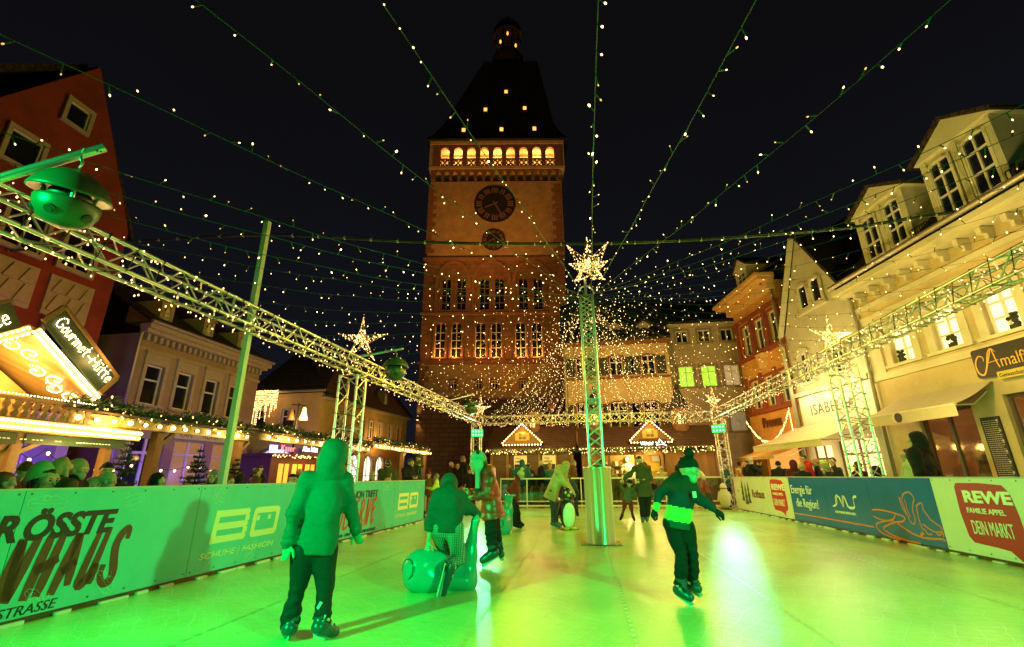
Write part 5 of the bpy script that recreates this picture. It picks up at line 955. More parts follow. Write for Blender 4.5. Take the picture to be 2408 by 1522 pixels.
for a, b in ((AP, EN+slope*.12), (AP, LE)):
    A = [(a[0], -.02, a[2]), (b[0], -.02, b[2]), (b[0], 3.4, b[2]), (a[0], 3.4, a[2])]
    if a[0] > b[0]: A = [A[1], A[0], A[3], A[2]]
    g.hexa(A+[(x, y, z+.09) for x, y, z in A])
g.build('roof', plank_mat('soffit_wood', (.45, .27, .09), .11, 'X'), GH)
lightbox(GH, AP+np.array([.02, -.06, .02]), EN+np.array([0, -.06, .02]), 64, h=.12); lightbox(GH, AP+np.array([-.02, -.06, .02]), LE+np.array([0, -.06, .02]), 60, h=.12)
g = MB(); m2 = lambda s, y, off: AP+(EN-AP)*s+np.array([0, y, 0])-nup*off   # scrolls of bulbs under the right slope
L_ = np.linalg.norm(EN-AP)
for c0, c1 in ((.08, .34), (.44, .74), (.70, 1.0)):
    for turn in (0, 1):
        for q in np.linspace(0, 2.3*PI, 26): rr = .17*(1-q/(2.9*PI)); s = (c0+c1)/2+(rr*math.cos(q)/L_)*(1 if turn else -1)*.9+(.07 if turn else -.07); y = .48+rr*math.sin(q)*(1 if turn else -1)*1.3+(-.12 if turn else .12); g.ell(m2(s, y, .03), .012, 5, 4)
g.build('scroll_lights', BULBS_, GH, kind='stuff')
g = MB(); o0 = AP+np.array([.10, -.10, .16]); P = [o0-slope*.05, EN-slope*.02+np.array([0, -.10, .12])]; tp = nup*.44
g.hexa([P[0], P[1], P[1]+np.array([0, .05, 0]), P[0]+np.array([0, .05, 0]), P[0]+tp, P[1]+tp, P[1]+tp+np.array([0, .05, 0]), P[0]+tp+np.array([0, .05, 0])]); g.beam(P[0]+tp, P[1]+tp, .09, .05, 1); g.beam(P[1], P[1]+tp, .09, .05, 1, up=(0, 1., 0)); g.beam(P[0], P[0]+tp, .09, .05, 1, up=(0, 1., 0))
light_word(g, 'Gourmet-Hütte', P[0]+slope*.12+nup*.1+np.array([0, -.03, 0]), slope, nup, .22, .117, .0095, .028, 2)
g.build('sign_board', [M('sign_dark_green', (.02, .04, .02), .4), BEAM, BULBS_], GH)
s2 = (LE-AP)/np.linalg.norm(LE-AP); n2 = np.array([s2[2], 0, -s2[0]]); g = MB(); Q = [AP+s2*.25+np.array([0, -.10, .14]), AP+s2*2.2+np.array([0, -.10, .14])]; tp = n2*.46
g.hexa([Q[1], Q[0], Q[0]+np.array([0, .05, 0]), Q[1]+np.array([0, .05, 0]), Q[1]+tp, Q[0]+tp, Q[0]+tp+np.array([0, .05, 0]), Q[1]+tp+np.array([0, .05, 0])]); g.beam(Q[1]+tp, Q[0]+tp, .09, .05, 1); light_word(g, 'Gourmet-Hütte', Q[0]+s2*1.85+n2*.1+np.array([0, -.03, 0]), -s2, n2, .26, .14, .0105, .03, 2); g.build('sign_board', [MATS['sign_dark_green'], BEAM, BULBS_], GH)
g = MB(); g.box(5.9, 6.35, .94, .999, 2.85, 3.25); g.box(5.80, 6.45, .90, .99, 2.74, 2.84); [g.ell((5.82+.09*k, .86, 2.9), .05, 6, 4, 1) for k in range(7)]; g.box(6.37, 6.55, .95, .99, 2.83, 3.25, 2); g.build('attic_window', [M('amber_glass', (.35, .2, .04), .3, em=(1, .5, .08), es=.25), M('geranium', (.5, .4, .15), .7), M('cream_shutter', (.6, .52, .32), .7)], GH)
lightbox(GH, (3.8, -.10, 2.2), (8.62, -.10, 2.16), 150, h=.13)
g = MB(); g.box(3.8, 8.65, -.06, 3.2, 2.06, 2.30); g.box(3.8, 7.6, -.02, .05, 2.58, 2.63)
for k in range(26):
    x = 3.9+k*.145; g.prism([(x-.03, 2.3), (x+.03, 2.3), (x+.05, 2.37), (x+.02, 2.43), (x+.055, 2.5), (x+.02, 2.58), (x-.02, 2.58), (x-.055, 2.5), (x-.02, 2.43), (x-.05, 2.37)], -.01, .03)
g.build('balustrade', BEAM, GH); g = MB(); bulb_row(g, (3.8, -.05, 2.66), (7.6, -.05, 2.66), 70, .011); g.build('rail_lights', BULBS_, GH, kind='stuff')
g = MB()
for x in (4.6, 5.9, 6.55, 8.1): g.box(x-.07, x+.07, .0, .14, 0, 2.06)
for x0, x1 in ((5.9, 6.55), (4.6, 5.9), (6.55, 8.1)): g.box(x0+.07, x1-.07, .02, .12, .98, 1.08); g.box(x0+.07, x1-.07, .02, .12, 1.9, 2.06)
g.beam((6.0, .07, 1.45), (6.45, .07, 1.9), .07, .07, up=(0, 1, 0)); g.beam((6.62, .07, 1.75), (6.95, .07, 1.95), .07, .07, up=(0, 1, 0)); g.build('timber_frame', BEAM, GH)
g = MB(); g.box(3.8, 5.9, .3, .34, 0, 2.05); g.box(5.97, 6.48, .10, .13, 1.08, 1.9); g.box(5.97, 6.48, .10, .13, .1, .97); g.box(6.62, 8.0, .3, .36, 0, .95); g.build('panel_wall', WOODY, GH)
g = MB(); g.box(4.4, 6.5, -.02, -.005, 1.87, 2.05); g.box(6.62, 8.4, -.02, -.005, 1.89, 2.05); [g.box(4.5+.06*k, 4.54+.06*k, -.024, -.021, 1.95, 1.965, 1) for k in range(60) if random.random() < .7]; g.build('price_board', [MATS['sign_dark_green'], K_WHITE], GH)
for x, z in ((6.12, 1.75), (6.22, 1.45)): g = MB(); g.box(x, x+.13, .085, .095, z, z+.1); g.build('paper_note', K_WHITE, GH)
for x, z, e_ in ((5.5, 1.75, 75), (7.3, 1.75, 65), (6.35, 2.95, 75), (5.4, 2.7, 50), (7.4, 3.5, 14)): lamp('POINT', 'hut_bulbs', FG.world((x, -.35 if z not in (2.95, 2.7) else .5, z)), e_, (1, .62, .17), size=.12)

# canopies with globe bulbs and fir garlands
def canopy(label, glabel, y0, y1, z, x=GHX, depth=2.2, posts=(), nb=12, gz=.32):
    t = thing('market_canopy', label, 'canopy', (x, y0, -.09), R(90), 'low market canopies along the left street'); L = y1-y0; z += .09
    g = MB(); g.box(0, L, 0, .08, z-.14, z+.05); g.build('fascia_board', M('fascia_wood', (.48, .30, .10), .5, var=.2), t)
    g = MB(); g.hexa([(-.1, -.12, z+.06), (L+.1, -.12, z+.06), (L+.1, depth, z+.45), (-.1, depth, z+.45), (-.1, -.12, z+.10), (L+.1, -.12, z+.10), (L+.1, depth, z+.49), (-.1, depth, z+.49)]); g.build('roof', WOODD, t)
    for s in posts: g = MB(); g.box(s-.09, s+.09, .1, .28, 0, z-.14); g.beam((s, .19, z-.5), (s+.4, .19, z-.15), .08, .08, up=(0, 1, 0)); g.build('post', BEAM, t)
    for k in range(nb): s = (k+.5)*L/nb; g = MB(); g.bar((s, -.001, z-.05), (s, -.03, z-.05), .03, 8, mi=1); g.ell((s, -.06, z-.05), .040 if k % 3 else .05, 10, 7); g.build('globe_bulb', [GB, HOUS], t)
    garland('fir_garland', [(x-.0, y0+i*L/6, z-.09+gz*.6+.06*math.sin(i*2)) for i in range(7)], .13, 420, glabel, 13)
    for s in np.linspace(.15, .85, max(1, int(L/2))): lamp('POINT', 'globe_light', (x+.25, y0+L*s, z-.2), 42, (1, .60, .16), size=.1)
    return t
canopy('canopy with large globe bulbs, nearest the food hut', 'fir garland with lights on the canopy next to the food hut', 7.15, 12.0, 2.36, posts=(2.15, 4.7), nb=14)
canopy('canopy with globe bulbs behind the left lattice tower', 'fir garland on the canopy behind the left lattice tower', 12.5, 19.6, 2.42, posts=(3.6, 6.8), nb=15)
canopy('canopy with globe bulbs nearest the stone tower', 'fir garland on the canopy nearest the stone tower', 19.9, 28.0, 2.62, posts=(4.0, 7.6), nb=18)
t = thing('mulled_wine_stall', 'small dark red stall with neon signs and orange windows under the canopy', 'market hut', (-10.6, 15.2, -.09), R(78)); g = MB(); g.box(-.1, 2.2, 0, 1.6, 0, 2.05); g.box(-.2, 2.3, -.15, 1.7, 2.05, 2.15); g.build('body', M('stall_red', (.13, .025, .015), .5, var=.3), t)
for k in range(3): x = .25+k*.62; g = MB(); g.box(x, x+.45, -.02, .0, 1.05, 1.8); g.box(x+.2, x+.25, -.03, -.021, 1.05, 1.8, 1); g.build('window', [glow('orange_pane', (1, .45, .05), 1.0), MATS['stall_red']], t)
text('Kaser', 'neon_sign', t, .1, -.16, 2.22, .3, glow('red_neon', (1, .12, .10), 5), sx=.9); text('Alm hütte', 'neon_sign', t, 1.1, -.16, 2.25, .28, glow('white_neon', (.85, .9, 1), 5), sx=.75)
g = MB(); g.box(-.35, -.05, -.16, -.12, 2.15, 2.4); g.build('led_panel', glow('blue_led', (.25, .35, 1.0), 6), t); g = MB(); [g.ell((-.2+2.5*random.random(), -.17, 2.0+.12*random.random()), .02, 5, 4) for _ in range(50)]; g.build('fairy_lights', BULB, t, kind='stuff')
lamp('POINT', 'neon_glow', (-10.2, 15.0, 2.3), 20, (.35, .2, 1), size=.1); lamp('POINT', 'stall_light', (-9.9, 16.4, 1.6), 12, (1, .45, .1), size=.1)
for q, (ya, yb, z, x) in enumerate(((6.6, 8.0, 1.78, -9.9), (8.2, 13.0, 1.62, -10.2))):
    t = thing('light_string', ('short sagging bulb string inside the food hut window', 'sagging bulb string between the small fir trees under the canopy')[q], 'string lights', (x, ya, z)); f = lambda s: np.array([0, (yb-ya)*s, -.18*math.sin(PI*((s*3) % 1))]); g = MB(); g.tube([f(s) for s in np.linspace(0, 1, 25)], .007, 4); g.build('wire', BLACKW, t)
    for k in range(5 if q == 0 else 12): g = MB(); g.ell(f((k+.5)/(5 if q == 0 else 12))+np.array([0, 0, -.03]), (.026, .026, .032), 8, 6); g.build('bulb', GB, t)
for k, y in enumerate((8.9, 10.35, 11.3)):
    g = MB(); g.bar((0, 0, 0), (0, .25, .95), .018, 8); g.build('light_tube', glow('purple_tube', (.30, .16, 1.0), 5), loc=(-10.6, y, 1.0), label='glowing violet light tube among the small fir trees, %s of three' % ('nearest', 'middle', 'farthest')[k], cat='light tube', group='violet light tubes')

# small fir trees
def fir(x, y, h, r, label, seed):
    random.seed(seed); t = thing('fir_tree', label, 'tree', (x, y, -.09), 0, 'small fir trees by the left stalls'); g = MB(); g.bar((0, 0, 0), (0, 0, h), .04, 7, r2=.008); g.build('trunk', M('bark', (.07, .045, .03), .9), t); g = MB()
    z = .35
    while z < h-.05:
        rr = r*(1-z/h)**.8; nb = max(4, int(7*rr/r+4)); a0 = random.random()*6
        for k in range(nb):
            a = a0+2*PI*k/nb+random.uniform(-.2, .2); L = rr*random.uniform(.8, 1.15); e_ = np.array([math.cos(a)*L, math.sin(a)*L, z+L*random.uniform(.0, .35)]); s_ = np.array([0, 0, z]); g.bar(s_, e_, .008, 4, r2=.003, mi=0, caps=False)
            for _ in range(int(120*L/.5)+16):
                f = random.uniform(.12, 1.05); c = s_+(e_-s_)*f; v = (e_-s_)/max(L, .05)*.5+np.array([random.uniform(-1, 1), random.uniform(-1, 1), random.uniform(-.3, .7)]); v /= np.linalg.norm(v); n = np.cross(v, [0, 0, 1.]); n /= max(np.linalg.norm(n), .1); l = random.uniform(.04, .10); g.add([c-n*.011, c+v*l-n*.004, c+v*l+n*.004, c+n*.011], [(0, 1, 2, 3)], random.randrange(2))
        z += random.uniform(.10, .16)
    g.build('needles', NEEDLE, t)
fir(-8.75, 8.05, 2.0, .62, 'small fir tree standing left of the canopy post', 5); fir(-9.0, 10.15, 2.05, .55, 'small fir tree right of the canopy post', 6); fir(-9.1, 11.55, 1.85, .6, 'small bluish lit fir tree just left of the square cream post', 8); fir(-8.9, 10.75, 1.3, .5, 'lowest fir tree, between two taller ones', 9)

# ------------------------------------------------------------------ far huts
def far_hut(label, x0, x1, ridge, gx, gap, neon=None, counter=None, boards=()):
    t = thing('market_hut', label, 'market hut', (x0, 22.5, -.09), 0, 'wooden huts behind the far end of the ice'); L = x1-x0; e_ = 2.5; r_ = ridge
    holes = [counter] if counter else []
    wall(t, .15, L-.15, 0, 2.45, [(a, b, c, d) for a, b, c, d in holes], WOODD if not counter else plank_mat('hut_wood_warm', (.26, .12, .035), .16, 'X'), 2.6, .1, y0=.35)
    roof_slab(t, 0, L, e_+.02, r_, 1.7, SHING, over=.1, th=.07)
    g = MB(); g.box(0, L, -.12, -.05, e_-.12, e_+.05); g.build('eaves_board', BEAM, t)
    for i in range(int(L/.155)): g = MB(); g.ell((.08+i*.155, -.15, e_-.02), .029, 8, 6); g.build('globe_bulb', GB, t)
    a, b, zb, za = gx-.95, gx+.95, e_+.28, e_+1.15
    g = MB(); g.prism([(a, zb), (b, zb), (gx, za)], .0, 1.6); g.build('gable', BEAM, t)
    gm = MB()
    for xa in (a-.08, b+.08):
        P = [(xa, -.16, zb-.03), (gx, -.16, za+.04), (gx, 1.6, za+.04), (xa, 1.6, zb-.03)]; P = P if xa < gx else [P[1], P[0], P[3], P[2]]; gm.hexa(P+[(x, y, z+.06) for x, y, z in P])
    gm.build('gable_roof', SHING, t)
    for pa, pb, n in (((a-.02, zb), (gx, za+.05), 11), ((b+.02, zb), (gx, za+.05), 11), ((a, zb-.06), (b, zb-.06), 14)):
        for i in range(n): f = (i+.5)/n; g = MB(); g.ell((pa[0]+(pb[0]-pa[0])*f, -.19, pa[1]+(pb[1]-pa[1])*f), .031, 8, 6); g.build('globe_bulb', GB, t)
    g = MB(); g.box(gx-.20, gx+.20, -.03, .0, zb+.14, zb+.56, 1); g.box(gx-.16, gx+.16, -.04, -.029, zb+.2, zb+.5, 0); g.box(gx-.01, gx+.01, -.05, -.041, zb+.2, zb+.5, 1); g.box(gx-.16, gx+.16, -.05, -.042, zb+.34, zb+.36, 1); g.box(gx-.34, gx-.21, -.025, .0, zb+.15, zb+.5, 1); g.box(gx+.21, gx+.34, -.025, .0, zb+.15, zb+.5, 1); g.build('gable_window', [M('olive_pane', (.10, .11, .04), .3), M('hut_window_frame', (.52, .33, .08), .6)], t)
    for x in np.linspace(.2, L-.2, 6): g = MB(); g.box(x-.06, x+.06, .28, .36, 0, 2.4); g.build('post', BEAM, t)
    for (x, w_, lab) in boards:
        g = MB(); g.box(x, x+w_, .24, .28, 1.2, 2.25); g.box(x+.03, x+w_-.03, .23, .239, 1.25, 1.85, 1); o = g.build('menu_board', [WHITEP, K_BLACK], t); text('WEISS', 'lettering', o, x+.06, .235, 2.08, .10, K_BLACK); text('HEISSER', 'lettering', o, x+.06, .235, 1.93, .13, K_BLACK, sx=.9, bold=.002)
    for s in np.linspace(.6, L-.6, 5): lamp('POINT', 'hut_eaves_light', (x0+s, 22.1, e_-.2), 20, (1, .58, .14), size=.12)
    lamp('POINT', 'hut_gable_light', (x0+gx, 22.15, e_+.7), 16, (1, .58, .14), size=.12)
    return t
h1 = far_hut('dark wooden hut with two menu boards and a gable, left of the column', -4.65, -.40, 3.66, 1.75, 0, boards=((1.3, .62, ''), (2.65, .62, '')))
h2 = far_hut('wooden hut with a lit counter and neon sign, right of the column', -.30, 6.05, 3.55, 3.3, 0, counter=(1.15, 3.9, .95, 2.2))
F2 = Frame(h2); g = MB(); g.box(1.2, 3.85, 1.6, 1.65, .9, 2.3); [g.box(1.25+.16*k, 1.36+.16*k, 1.3, 1.42, z, z+random.uniform(.12, .24), 1+k % 3) for k in range(7) for z in (1.05, 1.4, 1.75)]; g.box(1.15, 3.9, .15, .9, .88, .95, 4); g.box(1.2, 2.4, 1.25, 1.6, 1.36, 1.39, 4); g.box(1.2, 2.4, 1.25, 1.6, 1.71, 1.74, 4)
g.build('bar_inside', [M('hut_inside', (.55, .33, .10), .6, var=.2), K_WHITE, M('bottle_brown', (.2, .08, .02), .2), M('bottle_green', (.05, .15, .05), .2), BEAM], h2)
for x, w_, z, h, mt in ((2.75, .3, 1.85, .3, K_WHITE), (3.35, .45, 1.5, .35, M('yellow_paper', (.75, .55, .08), .6)), (3.5, .35, 1.95, .25, K_WHITE), (4.6, .3, 1.9, .15, K_WHITE), (2.3, .25, 1.6, .4, MATS['yellow_paper']), (.5, .3, 1.9, .25, M('brown_sign', (.3, .12, .05), .6)), (2.9, .5, 1.55, .22, M('red_flag', (.4, .03, .02), .6))): g = MB(); g.box(x, x+w_, .30 if x > 3.9 or x < 1 else 1.58, .32 if x > 3.9 or x < 1 else 1.6, z, z+h); g.build('paper_sign', mt, h2)
lamp('POINT', 'counter_light', F2.world((2.4, .95, 2.1)), 90, (1, .66, .2), size=.15); lamp('POINT', 'counter_light', F2.world((3.3, .0, 2.2)), 36, (1, .6, .15), size=.15)
g = MB(); g.box(2.75, 4.0, -.24, -.22, 2.53, 2.86); o = g.build('neon_plate', thin_glass('acrylic', (.7, .7, .75), .06), h2); text('Würstel', 'neon_sign', o, 2.8, -.26, 2.60, .22, MATS['white_neon'], sx=.75, shear=.2); g = MB(); g.tube([(x, -.26, z) for x, z in ((3.5, 2.6), (3.75, 2.62), (3.95, 2.57), (3.78, 2.7), (3.66, 2.85), (3.6, 2.72), (3.5, 2.6))], .014, 6); g.build('neon_figure', MATS['white_neon'], o)
garland('fir_garland', [(-4.6+i*.7, 22.25, 2.36+.03*math.sin(i*3)) for i in range(7)], .07, 330, 'thin fir garland with lights under the eaves of the dark hut', 17, br=.016); garland('fir_garland', [(-.25+i*.9, 22.25, 2.34+.03*math.sin(i*3)) for i in range(8)], .08, 330, 'thin fir garland with lights under the eaves of the neon hut', 17, br=.016)
for k, (x, z) in enumerate(((-2.55, 3.2), (.62, 3.25), (4.7, 3.2))):
    t = thing('turret_lantern', 'wooden turret with conical roof, %s' % ('above the dark hut', 'half hidden behind the centre mast', 'at the right end of the neon hut')[k], 'turret', (x, 24.0, z), 0, 'turret lanterns on the hut roofs'); g = MB(); g.bar((0, 0, 0), (0, 0, .35), .38, 12); [g.bar((.33*math.cos(a), .33*math.sin(a), .35), (.33*math.cos(a), .33*math.sin(a), 1.0), .035, 6) for a in np.arange(0, 6.2, PI/4)]; g.bar((0, 0, 1.0), (0, 0, 1.12), .44, 12); g.build('drum', BEAM, t); g = MB(); g.lathe((0, 0, 1.12), [(.52, 0), (.34, .35), (.16, .85), (.02, 1.25)], 14); g.build('conical_roof', SLATE, t); g = MB(); g.lathe((0, -.1, .36), [(.12, 0), (.14, .2), (.08, .32), (.09, .42), (.0, .52)], 12); g.build('figure', glow('lit_figure', (1, .6, .2), 1.6), t); lamp('POINT', 'turret_light', (x, 23.8, z+.75), 16, (1, .55, .15), size=.06)
MB().box(-9, 12, 24.0, 24.05, -.09, -.05).build('pavement_edge', M('kerb', (.2, .18, .16), .8), kind='structure')
# ------------------------------------------------------------------ smooth bodies from distance fields
def fval(prims, P, k):
    d = None
    for p in prims:
        if p[0] == 'c':
            a, b, ra, rb = np.array(p[1]), np.array(p[2]), p[3], p[4]; pa = P-a; ba = b-a; L2 = max(float(ba @ ba), 1e-9); t = np.clip(pa @ ba/L2, 0, 1); q = pa-t[:, None]*ba
            if len(p) > 5 and p[5] is not None: ax, f = p[5]; q = q+np.outer(q @ ax, ax)*(f-1)
            v = np.sqrt((q*q).sum(1))-(ra+(rb-ra)*t)
        else:
            c, A, r = np.array(p[1]), np.array(p[2]), np.array(p[3]); q = (P-c) @ A.T; k0 = np.sqrt(((q/r)**2).sum(1)); k1 = np.sqrt(((q/(r*r))**2).sum(1))+1e-9; v = k0*(k0-1)/k1
        if p[0] == 's': pass
        if d is None: d = v
        elif isinstance(p[-1], str): h = np.clip(.5-.5*(d+v)/k, 0, 1); d = d*(1-h)-v*h+k*h*(1-h)
        else: h = np.clip(.5+.5*(v-d)/k, 0, 1); d = v*(1-h)+d*h-k*h*(1-h)
    return d
ED = [(0, 1), (2, 3), (4, 5), (6, 7), (0, 2), (1, 3), (4, 6), (5, 7), (0, 4), (1, 5), (2, 6), (3, 7)]
OFF = np.array([(i & 1, i >> 1 & 1, i >> 2 & 1) for i in range(8)])
def snet(fn, lo, hi, h):
    lo = np.array(lo)-2*h; n = np.maximum(np.ceil((np.array(hi)+2*h-lo)/h).astype(int)+1, 3); ax = [lo[i]+h*np.arange(n[i]) for i in range(3)]
    P = np.stack(np.meshgrid(*ax, indexing='ij'), -1).reshape(-1, 3); V = fn(P).reshape(n); S = V < 0
    cn = sum(S[o[0]:n[0]-1+o[0], o[1]:n[1]-1+o[1], o[2]:n[2]-1+o[2]].astype(np.int8) for o in OFF); I = np.argwhere((cn > 0) & (cn < 8))
    if len(I) == 0: return [], []
    C = np.stack([V[tuple((I+o).T)] for o in OFF], 1); pos = np.zeros((len(I), 3)); cnt = np.zeros(len(I))
    for a, b in ED:
        va, vb = C[:, a], C[:, b]; m = (va < 0) != (vb < 0); t = np.where(m, va/np.where(m, va-vb, 1), 0); pos += m[:, None]*(OFF[a]+t[:, None]*(OFF[b]-OFF[a])); cnt += m
    vs = lo+h*(I+pos/cnt[:, None]); idx = -np.ones(n, int); idx[tuple(I.T)] = np.arange(len(I)); F = []
    for axx in range(3):
        u, v = [(1, 2), (2, 0), (0, 1)][axx]; sl = [slice(1, n[i]-1) for i in range(3)]; sl[axx] = slice(0, n[axx]-1); s2 = list(sl); s2[axx] = slice(1, n[axx])
        a = S[tuple(sl)]; b = S[tuple(s2)]; E_ = np.argwhere(a != b)
        if not len(E_): continue
        off = np.array([0 if i == axx else 1 for i in range(3)]); E_ = E_+off; eu = np.eye(3, dtype=int)[u]; ev = np.eye(3, dtype=int)[v]
        q = np.stack([idx[tuple((E_-eu-ev).T)], idx[tuple((E_-ev).T)], idx[tuple(E_.T)], idx[tuple((E_-eu).T)]], 1); fl = S[tuple(E_.T)]
        q[~fl] = q[~fl][:, ::-1]; F.append(q[(q >= 0).all(1)])
    return vs, np.concatenate(F)
def pbounds(prims):
    lo = np.full(3, 1e9); hi = -lo
    for p in prims:
        if isinstance(p[-1], str): continue
        if p[0] == 'c': r = max(p[3], p[4]); pts = [np.array(p[1]), np.array(p[2])]
        else: r = max(p[3]); pts = [np.array(p[1])]
        for q in pts: lo = np.minimum(lo, q-r); hi = np.maximum(hi, q+r)
    return lo, hi
def folds(seed, amp, f=22.):
    r = np.random.default_rng(seed); D = [(r.normal(0, 1, 3), r.random()*6, f*(.6+.9*r.random())) for _ in range(6)]
    def fn(P):
        s = 0
        for d, ph, fr in D: d_ = d/np.linalg.norm(d)*np.array([1, 1, .8]); s = s+np.sin(P @ d_*fr+ph+1.3*np.sin(P[:, 2]*fr*.4+ph))
        return amp*s/3
    return fn
N_ = lambda v: np.array(v, float)/max(np.linalg.norm(v), 1e-9)
def joint_folds(items, S, seed):
    r = np.random.default_rng(seed); L = []
    for j, d in items: d = N_(d); sd = N_(np.cross(d, r.normal(0, 1, 3))); L.append((np.array(j), d, sd, r.random()*6, r.random()*6, r.uniform(.05, .095), r.uniform(.3, 1.)))
    def fn(P):
        s = 0
        for j, d, sd, a, b, wl, am in L: q = P-j; s = s+am*np.exp(-(q*q).sum(1)/(.13*S)**2)*np.sin(q @ d*6.283/(wl*S)+a+2.6*np.sin(q @ sd*17+b))
        return .0085*S*s
    return fn
def part_mesh(prims, h, k=.03, disp=None, cut=None):
    lo, hi = pbounds(prims)
    def fn(P):
        d = fval(prims, P, k)
        if disp is not None: d = d+disp(P)
        if cut is not None: d = np.maximum(d, cut(P))
        return d
    return snet(fn, lo-.02, hi+.02, h)
def addm(g, m, mi=0):
    if len(m[0]): 
        b = len(g.v); g.v += m[0].tolist(); F = (np.array(m[1])+b).tolist(); g.f += F; g.m += [mi]*len(F); g.sm += [True]*len(F)
SKIN = M('skin', (.52, .32, .22), .5, var=.06); SKIND = M('skin_dark', (.30, .17, .11), .5, var=.06); EYE = M('eye_dark', (.02, .015, .012), .3, var=0); LIP = M('lip', (.38, .14, .11), .5, var=0)
def cloth(name, col, rough=.75, bump=.25): return M('cloth_'+name, col, rough, var=.2, scale=5, bump=bump, bscale=45, spec=.25 if rough > .5 else .5)
def person(label, root, J, fwd, face, S=1., jacket=None, jk=None, trousers=None, hat=None, hatm=None, hair=None, hairm=None, hood=None, shoe='boot', shoem=None, bulk=1., hem=.0, group='people', fine=1., skin=None, puffer=0, glove=None, hs=None, seed=0, stripes=None, pitch=0., scarf=None):
    """J holds the joints in metres from the ground point root; fwd is the chest direction, face the gaze"""
    J = {k: np.array(v, float) for k, v in J.items()}; fwd = N_(fwd); face = N_(face); t_ = N_(np.cross(face, (0, 0, 1))); hs = hs or .235*(.35+.65*S); q = hs/.235
    pel = (J['hl']+J['hr'])/2; ch = (J['sl']+J['sr'])/2; upv = N_(J['head']-J['neck']); upv = N_(upv*.5+np.array([0, 0, .5])); upv = N_(upv-face*(upv @ face)); rt = N_(np.cross(face, upv)); A = np.array([rt, face, upv]); c = J['head']; H = lambda x, y, z: c+q*(rt*x+face*y+upv*z)
    skin = skin or SKIN; g = MB()
    hp = [('e', H(0, -.012, .022), A, np.array([.076, .096, .098])*q), ('c', H(0, .02, -.03), H(0, .052, -.082), .056*q, .040*q), ('c', H(0, .084, .012), H(0, .101, -.026), .009*q, .0125*q), ('c', H(-.045, .05, .012), H(.045, .05, .012), .04*q, .04*q), ('e', H(-.078, -.005, -.01), A, np.array([.012, .02, .032])*q), ('e', H(.078, -.005, -.01), A, np.array([.012, .02, .032])*q), ('c', J['neck'], H(0, -.02, -.06), .056*q, .052*q), ('c', H(-.018, .082, -.058), H(.018, .082, -.058), .012*q, .012*q),
          ('e', H(-.033, .098, .006), A, np.array([.017, .014, .012])*q, 'sub'), ('e', H(.033, .098, .006), A, np.array([.017, .014, .012])*q, 'sub')]
    m = part_mesh(hp, .0085*q*fine, .016*q); b0 = len(g.f); addm(g, m)
    if len(m[0]):
        V = np.array(m[0]); Fc = V[np.array(m[1])].mean(1); loc = (Fc-c) @ A.T/q
        for i, (x, y, z) in enumerate(loc):
            if y > .06 and abs(abs(x)-.033) < .012 and abs(z-.006) < .007: g.m[b0+i] = 1
            elif y > .06 and abs(abs(x)-.034) < .016 and .023 < z < .030: g.m[b0+i] = 3
            elif y > .07 and abs(x) < .024 and -.067 < z < -.050: g.m[b0+i] = 2
    bp = [('c', pel, ch, .10*S, .11*S, (fwd, 1.3)), ('c', ch, J['neck'], .075*S, .055*S)]
    for s in 'lr': bp += [('c', J['s'+s], J['e'+s], .045*S, .038*S), ('c', J['e'+s], J['w'+s], .038*S, .028*S), ('c', ch, J['s'+s], .06*S, .05*S), ('c', J['h'+s], J['k'+s], .07*S, .05*S), ('c', J['k'+s], J['a'+s], .05*S, .035*S)]
    addm(g, part_mesh(bp, .028*max(1, fine), .03))
    for s, sg in (('l', -1), ('r', 1)):   # hands: palm, four fingers, thumb
        w = J['w'+s]; d = N_(w-J['e'+s]); sd = N_(np.cross(d, fwd)+.001*rt)*sg; nm = N_(np.cross(sd, d)); K = S*.95; hp = [('c', w-d*.02, w+d*.075*K, .024*K, .034*K, (nm, 1.7))]
        for i, L in enumerate((.068, .078, .072, .055)): b = w+d*.082*K+sd*(-.027+.018*i)*K; mid = b+(d*.9+nm*.35)*L*.5*K; hp += [('c', b, mid, .0095*K, .0088*K), ('c', mid, mid+(d*.6+nm*.75)*L*.5*K, .0088*K, .0072*K)]
        b = w+d*.03*K-sd*.03*K; hp += [('c', b, b+(d*.6-sd*.75)*.045*K, .012*K, .0105*K), ('c', b+(d*.6-sd*.75)*.045*K, b+(d*1.1-sd*.7)*.075*K, .0105*K, .0085*K)]
        if glove: hp = [(p[0], p[1], p[2], p[3]*1.3, p[4]*1.3)+tuple(p[5:]) for p in hp]
        addm(g, part_mesh(hp, (.0065 if fine < 1.3 else .011)*max(K, .6), .008), 4 if glove else 0)
    o = g.build('person', [skin, EYE, LIP, hairm or EYE, glove or skin], None, None, label, 'person', group); o.location = root
    if jacket:
        b = bulk; jp = [('c', pel+(pel-ch)*hem*.6, pel*.35+ch*.65, .165*S*b*(1.06 if hem > .2 else 1.), .165*S*b, (fwd, 1.28)), ('c', pel*.35+ch*.65, ch*.85+J['neck']*.15, .165*S*b, .12*S*b, (fwd, 1.3)), ('c', ch, J['neck']*.7+c*.3, .09*S*b, .075*S)]
        if hem > .2: e_ = pel+(pel-ch)*hem; jp.append(('c', pel, e_, .17*S*b, .20*S*b, (fwd, 1.2)))
        for s in 'lr': w = J['w'+s]; el = J['e'+s]; jp += [('c', J['s'+s], el, .074*S*b, .062*S*b), ('c', el, el+(w-el)*.95, .062*S*b, .046*S*b), ('c', ch, J['s'+s], .09*S*b, .074*S*b)]
        if hood == 'down': jp += [('e', J['neck']-fwd*.085*S+np.array([0, 0, .0]), np.array([N_(np.cross(fwd, (0, 0, 1))), fwd, (0, 0, 1.)]), np.array([.135, .09, .10])*S*b)]
